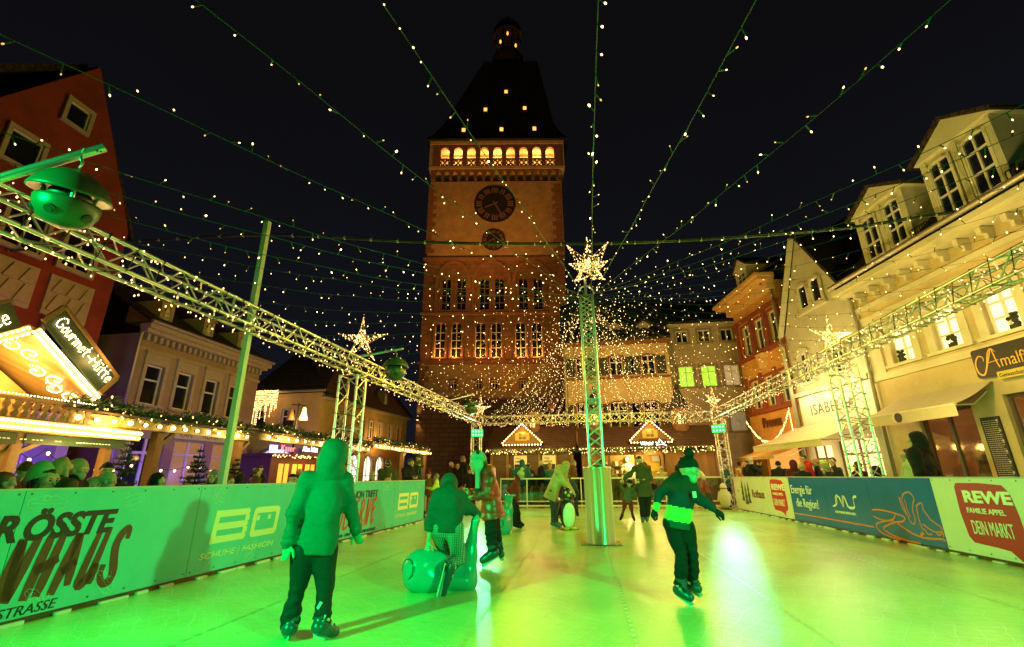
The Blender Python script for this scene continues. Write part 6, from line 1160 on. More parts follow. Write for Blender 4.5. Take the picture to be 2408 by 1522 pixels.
        zc = (pel+(pel-ch)*hem)[2]; axd = N_(ch-pel); base = pel+(pel-ch)*(hem if hem > .2 else hem+.02)
        fd0 = folds(seed, .015*S if not puffer else .004, 15.); fd1 = folds(seed+50, .008*S, 34.); fd2 = joint_folds([(J['e'+s], J['w'+s]-J['s'+s]) for s in 'lr']+[(J['w'+s], J['w'+s]-J['e'+s]) for s in 'lr']+[(pel*.7+ch*.3, ch-pel)], S, seed+70); fd = lambda P: fd0(P)+fd1(P)+fd2(P); dz = (lambda P: fd(P)-.011*S*np.sqrt(np.abs(np.sin(PI*(P[:, 2]+.02*np.sin(9*P[:, 0]))/(.125*S))))) if puffer else fd
        m = part_mesh(jp, .017*S*fine, .035*S, dz, None if hem <= 0 else (lambda P: -((P-base) @ axd)) if hem < 1.2 else None); g = MB(); addm(g, m)
        if stripes:
            V = np.array(m[0]); Fc = V[np.array(m[1])].mean(1); h_ = (Fc-pel) @ axd/np.linalg.norm(ch-pel); rad = np.linalg.norm((Fc-pel)-np.outer((Fc-pel) @ axd, axd), axis=1)
            g.m = [stripes[1](float(a), float(r_), Fc[i]) for i, (a, r_) in enumerate(zip(h_, rad))]
        g.build('jacket', [jacket]+(stripes[0] if stripes else []), o)
    if hood == 'up':
        hp = [('e', H(0, -.03, .015), A, np.array([.112, .128, .135])*q), ('c', H(0, -.07, -.06), J['neck']-fwd*.02, .10*q, .12*q), ('e', H(0, .115, -.005), A, np.array([.072, .10, .092])*q, 'sub')]
        g = MB(); addm(g, part_mesh(hp, .013*q*fine, .03*q, folds(seed+5, .005, 30))); g.build('hood', jk or jacket, o)
    if trousers:
        tp = []
        for s in 'lr': tp += [('c', pel, J['h'+s], .12*S, .115*S, (fwd, 1.1)), ('c', J['h'+s], J['k'+s], .105*S*b if jacket else .1*S, .078*S), ('c', J['k'+s], J['a'+s]+np.array([0, 0, .03*S]), .078*S, .068*S)]
        g = MB(); addm(g, part_mesh(tp, .018*S*fine, .018*S, (lambda P, a_=folds(seed+2, .011, 19), b_=joint_folds([(J['k'+s], J['a'+s]-J['h'+s]) for s in 'lr']+[(J['a'+s], J['a'+s]-J['k'+s]) for s in 'lr']+[(J['a'+s]*.6+J['k'+s]*.4, J['a'+s]-J['k'+s]) for s in 'lr'], S*1.1, seed+71): a_(P)+b_(P)))); g.build('trousers', trousers, o)
    sm_ = shoem or M('boot_black', (.02, .018, .016), .5)
    for s in 'lr':
        a, tt = J['a'+s], J['t'+s]; d = N_(tt-a); dn = N_(J['a'+s]-J['k'+s]); kk = 1.2 if shoe == 'skate' else 1.; sp = [('c', a-dn*.13*S, a, .060*S*kk, .055*S*kk), ('c', a+dn*.015*S-d*.04*S, tt, .055*S*kk, .044*S*kk), ('c', a, tt*.6+a*.4, .058*S*kk, .05*S*kk)]
        g = MB(); addm(g, part_mesh(sp, .013*S*max(1, fine), .02*S)); bo = g.build('skate' if shoe == 'skate' else 'shoe', sm_, o)
        if shoe == 'skate':
            if fine < 1:
                for f_ in (.0, .33): q_ = a*(1-f_)+tt*f_-dn*.055*S*(1-f_*.9); sd_ = N_(np.cross(d, dn)); g = MB(); g.beam(q_-sd_*.055*S+d*.3*(.055/.2)*S*0, q_+sd_*.055*S, .03*S, .14*S*(1-.45*f_), up=tuple(N_(d))); g.beam(q_-sd_*.072*S, q_-sd_*.058*S, .02, .03, 1, up=tuple(N_(d))); g.build('buckle_strap', [HOUS, ALU], bo)
            nd = N_(dn-d*(dn @ d)); h0 = a-d*.06*S; t1 = tt+d*.05*S; g = MB(); g.beam(h0+nd*.083*S, t1+nd*.083*S, .006, .022, up=tuple(-nd)); g.build('blade', STEEL, bo); g = MB(); g.beam(h0+nd*.058*S, t1+nd*.058*S, .05*S, .03*S, up=tuple(-nd)); g.beam(a+nd*-.03*S+d*.02+sg*0, tt*.5+a*.5-nd*.005*S, .116*S, .018, up=tuple(-nd)); g.build('sole', M('sole_grey', (.25, .3, .3), .5), bo)
    hm = hairm or M('hair_brown', (.07, .035, .015), .6, var=.3, scale=20)
    if hair:
        hp = [('e', H(0, -.022, .032), A, np.array([.084, .102, .1])*q)]
        if hair in ('long', 'fringe'): hp += [('c', H(-.06, -.02, .0), H(-.07, .02, -.2), .035*q, .03*q), ('c', H(.06, -.02, .0), H(.07, .02, -.2), .035*q, .03*q), ('c', H(0, -.07, 0), H(0, -.07, -.2), .06*q, .05*q)]
        if hair == 'hang': hp += [('c', H(-.04, .03, .0), H(-.03, .12, -.24)+np.array([0, 0, -.10*q]), .05*q, .05*q), ('c', H(.05, .03, .0), H(.05, .1, -.24)+np.array([0, 0, -.12*q]), .05*q, .05*q), ('c', H(0, -.06, 0), H(0, 0, -.2)+np.array([0, 0, -.1]), .06*q, .06*q)]
        if hair == 'bun': hp += [('e', H(0, -.09, .10), A, np.array([.045, .045, .045])*q)]
        if hair == 'tail': hp += [('c', H(0, -.1, .04), H(0, -.13, -.16), .035*q, .025*q)]
        cutf = lambda P: np.minimum((P-H(0, .028, 0)) @ face, -((P-H(0, 0, .055)) @ upv)+((P-c) @ face)*.0+.0)
        g = MB(); addm(g, part_mesh(hp, .0115*q*fine, .02*q, folds(seed+3, .005*q, 60), cutf if hair != 'hang' else None)); g.build('hair', hm, o)
    if hat:
        up2 = N_(upv-face*.28); pl = H(0, 0, .022)
        def cutf(P): return -((P-pl) @ up2)
        if hat == 'headband': hp = [('e', H(0, -.015, .03), A, np.array([.09, .108, .1])*q)]; cutf2 = lambda P: np.maximum(-((P-H(0, 0, .02)) @ up2), (P-H(0, 0, .075)) @ up2); g = MB(); addm(g, part_mesh(hp, .011*q, .02, None, cutf2)); g.build('headband', hatm, o)
        elif hat == 'cap': g = MB(); addm(g, part_mesh([('e', H(0, -.015, .045), A, np.array([.088, .106, .085])*q)], .011*q*fine, .02, None, lambda P: -((P-H(0, 0, .045)) @ upv))); addm(g, part_mesh([('e', H(0, .11, .052), A, np.array([.07, .07, .012])*q)], .01*q, .02)); g.build('cap', hatm, o)
        else:
            tall = {'beanie': .118, 'pompom': .118, 'slouch': .155, 'panda': .125, 'tall': .165}[hat]; hp = [('e', H(0, -.018-(.03 if hat == 'slouch' else 0), .03), A, np.array([.092, .112, tall])*q), ('e', H(0, -.01, .03), A, np.array([.098, .117, .05])*q)]
            g = MB(); rib = lambda P: .0022*np.sin(np.arctan2((P-c) @ rt, (P-c) @ face)*26); addm(g, part_mesh(hp, .0105*q*fine, .015, rib if hat != 'panda' else None, cutf))
            if hat == 'panda':
                for sx in (-1, 1): addm(g, part_mesh([('e', H(sx*.09, -.02, -.03), A, np.array([.03, .075, .09])*q), ('c', H(sx*.088, -.01, -.08), H(sx*.075, .02, -.34), .036*q, .032*q)], .012*q, .03)); addm(g, part_mesh([('c', H(sx*.075, .02, -.35), H(sx*.075, .025, -.44), .042*q, .045*q)], .012*q), 1); addm(g, part_mesh([('e', H(sx*.07, -.03, .13), A, np.array([.034, .022, .036])*q)], .01*q), 1); addm(g, part_mesh([('e', H(sx*.045, .085, .085), A, np.array([.012, .010, .013])*q)], .007*q), 1)
            if hat in ('pompom', 'tall'): addm(g, part_mesh([('e', H(0, -.03, .03+tall+.03), A, np.array([.05, .05, .05])*q)], .0095*q, .02, folds(seed+7, .012*q, 160)), 1)
            g.build('hat', [hatm, M('panda_black', (.015, .015, .015), .8) if hat == 'panda' else (jk or hatm)], o)
    if scarf: g = MB(); addm(g, part_mesh([('c', J['neck']+rt*.05*S, J['neck']-rt*.05*S, .085*S, .085*S)], .015*S, .02, folds(seed+9, .006, 40))); g.build('scarf', scarf, o)
    return o
def body(S, h, arms='down', lean=0., seat=False, spread=.0, asym=0):
    """standing joints for stature 1.75*S, chest towards heading h (degrees)"""
    f = np.array([math.cos(R(h)), math.sin(R(h)), 0]); r = np.array([f[1], -f[0], 0]); P = lambda x, y, z: S*(r*x+f*y+np.array([0, 0, z])); ln = lean; J = {}
    J['hl'], J['hr'] = P(-.09, 0, .93), P(.09, 0, .93); J['kl'], J['kr'] = P(-.10-spread*.5, .03, .5), P(.10+spread*.5, .03, .5); J['al'], J['ar'] = P(-.10-spread, -.02, .09), P(.10+spread, -.02, .09); J['tl'], J['tr'] = P(-.12-spread, .15, .04), P(.12+spread, .15, .04)
    J['neck'] = P(0, ln, 1.48-ln*.25); J['head'] = P(0, ln*1.15+.02, 1.63-ln*.35)
    for s, sg in (('l', -1), ('r', 1)):
        J['s'+s] = P(sg*.185, ln*.9, 1.42-ln*.2); a = arms if not isinstance(arms, tuple) else arms[0 if s == 'l' else 1]
        E_, W_ = {'down': ((.05, -.02, -.29), (.0, .07, -.25)), 'rail': ((.05, .10, -.26), (-.06, .22, .03)), 'photo': ((.06, .16, -.2), (-.14, .12, .22)), 'pocket': ((.10, -.04, -.27), (-.09, .10, -.17)), 'hold': ((.04, .10, -.25), (-.14, .18, .02)), 'wave': ((.14, .06, -.2), (.12, .08, .24)), 'out': ((.2, .05, -.18), (.2, .1, -.1)), 'fold': ((.06, .06, -.26), (-.22, .17, .04))}[a]
        J['e'+s] = J['s'+s]+P(sg*E_[0], E_[1], E_[2]); J['w'+s] = J['e'+s]+P(sg*W_[0], W_[1], W_[2])
    return J, f
def crowd(label, u, v, plane, val, h, S=None, face=None, arms='down', lean=0., **kw):
    p = atx(u, v, val) if plane == 'x' else aty(u, v, val); gz = kw.pop('gz', -.09); S_ = (p[2]-gz)/1.63; J, f = body(S_, h, arms, lean); hd = J['head']; root = np.array([p[0]-hd[0], p[1]-hd[1], gz]); fa = f if face is None else np.array([math.cos(R(face)), math.sin(R(face)), kw.pop('look', 0.)])
    kw.setdefault('fine', 1.35); return person(label, tuple(root), J, f, fa, S_, seed=int(u*7+v), **kw)
def pix_person(label, gu, gv, conv, joints, fwd_deg, face_deg, S, look=0., **kw):
    g0 = ground(*conv(gu, gv)); d = np.array([g0[0], g0[1], 0.]); d /= np.linalg.norm(d); J = {}
    for k, (x, y, *o) in joints.items(): off = o[0] if o else 0.; J[k] = onplane(*conv(x, y), g0+d*off, d)-g0
    f = (math.cos(R(fwd_deg)), math.sin(R(fwd_deg)), 0); fa = (math.cos(R(face_deg)), math.sin(R(face_deg)), look); return person(label, tuple(g0), J, f, fa, S, **kw), g0, d
def cv(x0, y0, sc): return lambda x, y: ((x0+x/sc)/1.70100, (y0+y/sc)/1.70100)
# ------------------------------------------------------------------ people on the ice
GP = 'people on the ice'
JGREEN = cloth('jade', (.008, .105, .085)); JDARK = cloth('dark_green', (.02, .06, .05)); BLK = cloth('black', (.010, .010, .011)); NAVY = cloth('navy', (.02, .025, .045)); OLV = cloth('olive', (.055, .055, .028)); REDC = cloth('red_shiny', (.72, .028, .012), .38, .1); DRED = cloth('dark_red', (.20, .015, .015)); BEIGE = cloth('beige', (.46, .34, .16)); CREAM = cloth('cream', (.50, .42, .26)); GREYC = cloth('grey', (.20, .19, .17)); TEALC = cloth('teal', (.03, .16, .17)); BRNC = cloth('brown', (.11, .055, .025)); LIME = cloth('lime', (.45, .62, .10)); WHITEC = cloth('white', (.74, .72, .66)); CAMEL = cloth('camel', (.36, .22, .08)); PINK = cloth('dusty_pink', (.42, .18, .14)); ORNG = cloth('orange', (.48, .14, .03)); MINT = cloth('mint_hat', (.30, .56, .24)); JEANS = cloth('jeans', (.05, .06, .09)); BLOND = M('hair_blond', (.42, .27, .10), .6, var=.3, scale=20); HGREY = M('hair_grey', (.45, .42, .36), .6, var=.3, scale=20); HBLK = M('hair_black', (.015, .012, .01), .5, var=.3, scale=20); HBRN = M('hair_brown', (.07, .035, .015), .6, var=.3, scale=20); FURW = M('fur_collar', (.50, .40, .22), .9, var=.4, scale=30); SKATE = M('skate_shell_blue', (.008, .055, .07), .3, var=.05); REFL = M('reflective_strip', (.8, .82, .8), .2, metal=.3)
def plaid(name, c1, c2, sc):
    m = bpy.data.materials.new(name); m.use_nodes = True; t = m.node_tree; b = t.nodes['Principled BSDF']; b.inputs['Roughness'].default_value = .85; tc = t.nodes.new('ShaderNodeTexCoord'); w1 = t.nodes.new('ShaderNodeTexWave'); w2 = t.nodes.new('ShaderNodeTexWave'); w1.inputs['Scale'].default_value = sc; w2.inputs['Scale'].default_value = sc*.8; w1.bands_direction = 'Z'; w2.bands_direction = 'X'; ad = t.nodes.new('ShaderNodeMath'); ad.operation = 'MULTIPLY'; rp = t.nodes.new('ShaderNodeValToRGB'); rp.color_ramp.elements[0].color = (*c1, 1); rp.color_ramp.elements[1].color = (*c2, 1)
    t.links.new(tc.outputs['Object'], w1.inputs[0]); t.links.new(tc.outputs['Object'], w2.inputs[0]); t.links.new(w1.outputs['Fac'], ad.inputs[0]); t.links.new(w2.outputs['Fac'], ad.inputs[1]); t.links.new(ad.outputs[0], rp.inputs[0]); t.links.new(rp.outputs[0], b.inputs['Base Color']); return m
PLAID = plaid('plaid_grey', (.10, .11, .10), (.42, .42, .36), 18); STRIPE = plaid('toddler_stripe', (.03, .035, .03), (.22, .23, .2), 16)
c1 = cv(1000, 1700, 1.7114)
o, g0, d0 = pix_person('boy in jade green hooded jacket and dark snow trousers skating away in the foreground', 420, 1475, c1, dict(head=(588, 212), neck=(562, 320), sl=(410, 385), sr=(645, 385), el=(300, 600, -.05), wl=(262, 815, -.05), er=(682, 560, .0), wr=(728, 730, .02), hl=(375, 860), hr=(505, 860), kl=(335, 1090, .03), kr=(512, 1090, -.03), al=(272, 1385, .05), ar=(490, 1380, -.05), tl=(258, 1405, .22), tr=(575, 1418, .06)), 88, 82, .86, jacket=JGREEN, hood='up', trousers=cloth('snow_trousers', (.014, .017, .018)), shoe='skate', shoem=SKATE, bulk=1.22, hem=.02, group=GP, glove=cloth('mint_glove', (.10, .3, .2)), hs=.24, seed=3, fine=.85)
for k, (x, y) in enumerate(((478, 1235), (505, 1320))): q = onplane(*c1(x, y), g0+d0*-.095, d0)-g0; g = MB(); g.beam(q+np.array([-.012, 0, -.022]), q+np.array([.012, 0, .022]), .02, .02, up=(0, 1., 0)); g.build('reflective_strip', REFL, o)
c2_ = cv(2550, 1780, 2.3054)
CB = [cloth('maroon_yoke', (.075, .022, .018)), NAVY, LIME, JDARK]
def colorblock(a, r_, p): return 1 if a > .86 else 2 if a > .48 else 3 if a > .12 else 4
o, g0, d0 = pix_person('boy in black bobble hat and colour blocked jacket skating towards the right in the foreground', 430, 1462, c2_, dict(head=(478, 235), neck=(432, 325), sr=(312, 370, -.03), sl=(505, 400, .03), er=(205, 450, -.05), wr=(163, 590, -.08), el=(590, 510, .02), wl=(715, 600, .0), hr=(325, 740, -.03), hl=(440, 750, .03), kr=(405, 1010, -.04), kl=(500, 1000, .04), ar=(400, 1342, -.03), al=(500, 1288, .1), tr=(482, 1402, -.09), tl=(556, 1322, .03)), -48, -28, .82, look=-.25, jacket=BLK, stripes=(CB, colorblock), trousers=BLK, hat='pompom', hatm=BLK, jk=BLK, hood='down', shoe='skate', shoem=SKATE, bulk=1.12, hem=.04, group=GP, glove=BLK, hs=.232, seed=4, fine=.85)
g = MB(); g.box(-.028, .028, -.003, .003, -.03, .03); q = onplane(*c2_(525, 458), g0+d0*-.115, d0)-g0; g.v = [tuple(q+rotz(R(-48)+PI/2) @ np.array(p)) for p in g.v]; g.build('chest_patch', REFL, o)
c3_ = cv(1580, 1780, 2.379)
o, g0, d0 = pix_person('girl in panda hat and shiny red padded coat gliding to the left', 900, 1158, c3_, dict(head=(782, 165), neck=(842, 262), sl=(905, 335, -.15), sr=(865, 325, .15), el=(885, 470, -.17), wl=(760, 490, -.16), er=(810, 450, .14), wr=(720, 455, .12), hl=(925, 600, -.025), hr=(925, 600, .03), kl=(905, 830, -.08), kr=(965, 830, .06), al=(930, 1030, -.07), ar=(985, 985, .12), tl=(835, 1095, -.08), tr=(1010, 1040, .0)), 182, 185, .95, look=-.12, jacket=REDC, jk=REDC, hood='down', trousers=BLK, hat='panda', hatm=cloth('panda_white', (.30, .29, .26)), hair='long', hairm=HBRN, shoe='skate', shoem=SKATE, bulk=1.08, hem=.36, puffer=1, hs=.265, group=GP, seed=5, fine=.85)
o, g0, d0 = pix_person('person in dark hooded jacket and plaid trousers kneeling on a teal sled', 440, 1400, c3_, dict(head=(525, 385, .22), neck=(515, 440, .10), sl=(415, 495, .0), sr=(618, 495, .02), el=(345, 700, -.02), wl=(318, 915, .02), er=(700, 610, .08), wr=(785, 655, .16), hl=(420, 790, .02), hr=(560, 790, .0), kl=(480, 1020, .25), kr=(610, 1080, -.02), al=(430, 1130, .42), ar=(505, 1185, -.15), tl=(470, 1230, .40), tr=(452, 1400, -.17)), 84, 84, .93, jacket=JDARK, hood='up', trousers=PLAID, shoe='skate', shoem=SKATE, bulk=1.16, hem=.10, group=GP, seed=6, fine=.85)
c5_ = cv(1600, 1780, 4.0133)
pix_person('child in cream bobble hat and dark red jacket holding a teal sled handle', 1880, 1345, c5_, dict(head=(1940, 490), neck=(1880, 560), sr=(1845, 620, -.09), sl=(1885, 610, .1), er=(1755, 720, -.13), wr=(1785, 800, -.12), el=(1850, 730, .1), wl=(1820, 800, .06), hr=(1820, 900, -.06), hl=(1840, 900, .07), kr=(1830, 1090, -.07), kl=(1890, 1090, .08), ar=(1850, 1275, -.06), al=(1905, 1240, .1), tr=(1940, 1310, -.06), tl=(1975, 1280, .1)), -5, -12, .76, look=-.4, jacket=DRED, trousers=BLK, hat='pompom', hatm=CREAM, jk=CREAM, shoe='skate', shoem=BLK, bulk=1.1, hem=.06, group=GP, seed=7)
c6_ = cv(2150, 1780, 3.8057)
pix_person('woman in long beige coat with fur trimmed hood bending over a penguin skating aid', 260, 1252, c6_, dict(head=(435, 320), neck=(375, 365), sr=(315, 420, -.14), sl=(375, 425, .14), er=(405, 590, -.14), wr=(520, 715, -.06), el=(450, 590, .12), wl=(540, 725, .08), hr=(235, 690, -.08), hl=(250, 690, .08), kr=(245, 960, -.08), kl=(280, 960, .09), ar=(245, 1195, -.08), al=(275, 1190, .1), tr=(330, 1230, -.08), tl=(355, 1215, .1)), 2, -3, .95, look=-.7, jacket=BEIGE, jk=FURW, hood='down', trousers=JEANS, hair='hang', hairm=BLOND, shoe='boot', shoem=M('overshoe_blue', (.03, .14, .2), .5), bulk=1.18, hem=.52, group=GP, seed=8)
pix_person('person in dark jacket bending behind the nearer penguin, mostly hidden by it', 585, 1085, c6_, dict(head=(470, 520, .1), neck=(510, 550, .1), sr=(540, 600, .2), sl=(530, 590, -.05), er=(500, 690, .2), wr=(450, 740, .15), el=(490, 690, 0), wl=(460, 740, .05), hr=(585, 720, .1), hl=(580, 720, -.02), kr=(590, 880, .1), kl=(590, 880, -.04), ar=(600, 1040, .1), al=(590, 1030, -.04), tr=(560, 1070, .1), tl=(540, 1060, -.04)), 180, 180, .8, look=-.5, jacket=cloth('midnight', (.02, .04, .06)), trousers=BLK, hair='short', hairm=HBRN, hem=.1, group=GP, seed=9)
pix_person('man in long dark olive jacket stooping and leading a toddler by the hands', 1640, 1178, c6_, dict(head=(1552, 240), neck=(1590, 320), sr=(1480, 360), sl=(1690, 365), er=(1400, 450, -.05), wr=(1310, 525, -.12), el=(1715, 500), wl=(1570, 550, -.18), hr=(1575, 700), hl=(1675, 700), kr=(1590, 900), kl=(1685, 895, .05), ar=(1605, 1110), al=(1665, 1100, .1), tr=(1600, 1160, -.06), tl=(1670, 1145, .0)), -100, -115, 1.0, look=-.45, jacket=OLV, hood='down', trousers=BLK, hair='short', hairm=HBLK, shoem=M('overshoe_blue', (.03, .14, .2), .5), bulk=1.08, hem=.26, group=GP, seed=10)
pix_person('toddler in striped jacket and dark red trousers held by the stooping man', 1370, 1170, c6_, dict(head=(1402, 592), neck=(1382, 665), sr=(1325, 690), sl=(1440, 690), er=(1275, 640), wr=(1290, 560, -.05), el=(1490, 640), wl=(1535, 580, -.05), hr=(1335, 860), hl=(1410, 865), kr=(1310, 990), kl=(1430, 990), ar=(1280, 1095), al=(1455, 1090), tr=(1262, 1130, -.05), tl=(1478, 1140, -.03)), -100, -100, .56, look=-.4, jacket=STRIPE, trousers=DRED, hat='beanie', hatm=BLK, shoe='skate', shoem=BLK, hem=.08, group=GP, hs=.20, seed=11, bulk=1.15)
c7_ = cv(2750, 1800, 4.348)
pix_person('child in shiny dark red jacket and cream hood stooping near the far right corner', 400, 1050, c7_, dict(head=(208, 425), neck=(262, 480), sl=(285, 540, -.1), sr=(275, 530, .1), el=(250, 660, -.1), wl=(225, 760, -.1), er=(240, 640, .1), wr=(190, 740, .1), hl=(355, 760, -.06), hr=(350, 760, .07), kl=(400, 880, -.06), kr=(350, 900, .08), al=(480, 1010, -.05), ar=(350, 985, .1), tl=(500, 1060, -.05), tr=(310, 1010, .1)), 178, 182, .75, look=-.5, jacket=cloth('maroon_shiny', (.22, .03, .02), .3), jk=CREAM, hood='up', trousers=JDARK, shoe='skate', shoem=BLK, hem=.06, group=GP, seed=12)
pix_person('child in teal jacket and pale cap leaning on the far right boards', 720, 1000, c7_, dict(head=(665, 305), neck=(670, 380), sr=(630, 420), sl=(715, 415), er=(625, 520), wr=(640, 620, -.1), el=(770, 460), wl=(835, 455), hr=(660, 640), hl=(720, 640), kr=(670, 810), kl=(730, 810), ar=(690, 950), al=(740, 950), tr=(690, 985, -.1), tl=(750, 985, -.1)), -92, -95, .74, jacket=TEALC, jk=TEALC, hood='down', trousers=BLK, hat='cap', hatm=cloth('aqua', (.3, .55, .5)), shoe='skate', shoem=BLK, hem=.06, group=GP, seed=13)

# ------------------------------------------------------------------ sleds, penguins, sign
PTEAL = M('teal_plastic', (.02, .27, .24), .22, var=.05, scale=3, spec=.6)
def sdf_thing(prims, h, k, mat, name, root, label, cat, group=None, sm=None):
    g = MB(); addm(g, part_mesh([(p[0], np.array(p[1])-root, (np.array(p[2])-root) if p[0] == 'c' else p[2])+tuple(p[3:]) for p in prims], h, k)); t = g.build(name, mat, None, None, label, cat, group); t.location = root; return t
ga = ground(*c3_(180, 1408)); gb = ground(*c3_(750, 1378)); gm_ = (ga+gb)/2; dr = N_(gb-ga); dp = np.array([-dr[1], dr[0], 0])
W = lambda x, y, o=0.: onplane(*c3_(x, y), gm_+dp*(.06+o), dp)
fl = (dp, 1.15)
sled = sdf_thing([('c', W(245, 1175), W(300, 1240), .205, .19, fl), ('c', W(200, 1270), W(660, 1290), .135, .12, (dp, .85)), ('c', W(690, 1290), W(705, 1050), .115, .085, (dp, 1.3)), ('c', W(705, 1050), W(765, 720), .085, .038, (dp, 1.2)), ('c', W(765, 720), W(780, 665), .038, .02), ('c', W(350, 1120), W(560, 1170), .14, .10, (dp, 1.2))], .014, .06, PTEAL, 'whale_sled', gm_, 'teal plastic whale sled with upright tail under the kneeling person', 'sled', 'teal whale sleds')
g = MB(); bc = W(245, 1175)-gm_; dn_ = N_(-dr*.80-dp*.58+np.array([0, 0, .08])); u1 = N_(np.cross(dn_, (0, 0, 1.))); u2 = np.cross(u1, dn_); g.tube([bc+dn_*.178+(u1*math.cos(a)+u2*math.sin(a))*.10 for a in np.linspace(0, 2*PI, 24)], .006, 4); g.build('eye_ring', JDARK, sled)
gs = ground(1184, 1258); W2 = lambda x, y, o=0.: onplane(*c5_(x, y), gs+np.array([0, .12+o, 0]), (0, 1., 0))
s2_ = sdf_thing([('c', W2(1640, 1270), W2(1660, 1330), .20, .19), ('c', W2(1690, 1300, .2), W2(1720, 1050, .25), .17, .13), ('c', W2(1720, 1050, .25), W2(1750, 870, .3), .12, .075), ('c', W2(1690, 830, .3), W2(1845, 810, .3), .03, .022), ('c', W2(1750, 880, .3), W2(1740, 830, .3), .06, .03)], .017, .07, PTEAL, 'whale_sled', gs, 'teal whale sled held by the child in the bobble hat', 'sled', 'teal whale sleds')
g = MB(); cc = W2(1630, 1250)-gs; g.tube([cc+np.array([.08*math.cos(a), -.205, .08*math.sin(a)]) for a in np.linspace(0, 2*PI, 20)], .006, 4); g.build('eye_ring', JDARK, s2_)
PB = M('penguin_black', (.03, .012, .012), .22); PW = M('penguin_white', (.76, .74, .62), .3, var=.05); PY = M('penguin_yellow', (.60, .40, .05), .35)
def penguin(loc, h, rz, label, back=PB):
    t = thing('penguin_aid', label, 'skating aid', loc, rz, 'penguin skating aids'); Z = np.array([0, 0, 1.]); k = h/.95; v = lambda x, y, z: np.array([x, y, z])*k; I3 = np.eye(3)
    g = MB(); addm(g, part_mesh([('e', v(0, 0, .36), I3, np.array([.20, .185, .36])*k), ('e', v(0, -.01, .78), I3, np.array([.125, .13, .15])*k), ('c', v(0, 0, .5), v(0, 0, .75), .15*k, .10*k)], .016, .06)); g.build('body', back, t)
    g = MB(); addm(g, part_mesh([('e', v(0, -.055, .34), I3, np.array([.165, .155, .32])*k)], .016, .03)); g.build('belly', PW, t)
    for sx in (-1, 1): g = MB(); addm(g, part_mesh([('c', v(sx*.17, .0, .58), v(sx*.245, .0, .30), .045*k, .03*k)], .013)); g.build('wing', back, t); g = MB(); addm(g, part_mesh([('e', v(sx*.055, -.115, .81), I3, np.array([.03, .02, .035])*k)], .008)); addm(g, part_mesh([('e', v(sx*.055, -.132, .81), I3, np.array([.012, .01, .014])*k)], .005), 1); g.build('eye', [PW, EYE], t); g = MB(); addm(g, part_mesh([('e', v(sx*.09, -.14, .03), I3, np.array([.08, .13, .035])*k)], .013)); g.build('foot', PY, t)
    g = MB(); addm(g, part_mesh([('c', v(0, -.12, .75), v(0, -.2, .735), .04*k, .022*k)], .009)); g.build('beak', PY, t); g = MB(); g.tube([v(-.16, .1, .7), v(-.18, .16, .74), v(.18, .16, .74), v(.16, .1, .7)], .016, 6); g.build('handle', HOUS, t); g = MB(); g.box(-.2*k, .2*k, -.16*k, .25*k, .0, .014); g.build('runner', HOUS, t); return t
pg = ground(*c6_(470, 1285)); penguin(tuple(pg), .97, R(18), 'black and white penguin skating aid held by the woman in the beige coat')
pg = ground(*c7_(675, 1028)); penguin(tuple(pg), .93, R(165), 'pale penguin skating aid seen from behind at the far right corner', PW)
pg = ground(*c6_(315, 1105)); penguin(tuple(pg), .62, R(200), 'small penguin skating aid half hidden behind the beige coat', PW)
pg = ground(1130, 1206); penguin(tuple(pg), .9, R(150), 'pale penguin skating aid behind the girl in the red coat', PW)
pg = ground(*c7_(490, 885)); t = thing('floor_sign', 'pale yellow folding floor sign beside the far right penguin', 'sign', tuple(pg), R(10)); 
for sg in (-1, 1): g = MB(); A_ = [(-.17, sg*.16, 0), (.17, sg*.16, 0), (.09, sg*.02, .66), (-.09, sg*.02, .66)]; n_ = np.array([0, sg*.012, .002]); g.hexa([A_[0], A_[1], tuple(np.array(A_[1])+n_), tuple(np.array(A_[0])+n_), A_[3], A_[2], tuple(np.array(A_[2])+n_), tuple(np.array(A_[3])+n_)]); g.build('panel', M('sign_pale', (.6, .62, .3), .4), t)
g = MB(); g.box(-.02, .02, -.115, -.108, .22, .42); g.build('symbol', K_ORANGE, t)
c = ground(*c7_(120, 975)); MB().ell((0, 0, .12), (.2, .14, .13), 12, 8).build('snow_heap', M('snow', (.7, .72, .7), .7, bump=.4), loc=(0, 0, 0), label='small heap of scraped ice near the far right corner', cat='snow').location = c

# ------------------------------------------------------------------ onlookers
GL_ = 'onlookers behind the left boards'; GF = 'onlookers behind the far barrier'; GR = 'onlookers behind the right boards'
cr = crowd
cr('person with reddish brown hair and olive jacket at the left picture edge', 10, 1136, 'x', -5.7, 60, jacket=OLV, hair='short', hairm=M('hair_auburn', (.16, .05, .03), .6, var=.3), group=GL_, hood='down')
cr('person in brown beanie and grey scarf in front of the lit hut panel', 56, 1108, 'x', -7.4, 160, jacket=CAMEL, hat='beanie', hatm=BRNC, scarf=GREYC, group=GL_)
cr('person in cream and brown patterned beanie beside the mint hat', 70, 1140, 'x', -6.6, 120, jacket=ORNG, hat='beanie', hatm=CREAM, scarf=GREYC, group=GL_)
cr('woman with large mint green slouch beanie and black hair, nearest the left boards', 104, 1132, 'x', -5.75, 12, face=8, jacket=CREAM, hat='slouch', hatm=MINT, hair='long', hairm=HBLK, group=GL_, fine=.9, jk=MINT, bulk=1.05, hs=.275)
cr('person in dark coat with fluffy brown hair right of the mint beanie', 145, 1101, 'x', -5.75, 100, jacket=BRNC, hair='long', hairm=BLOND, group=GL_, bulk=1.1)
cr('person in dark coat and beige knitted cap turned to the right', 184, 1106, 'x', -5.8, 20, jacket=BLK, hat='beanie', hatm=BEIGE, group=GL_)
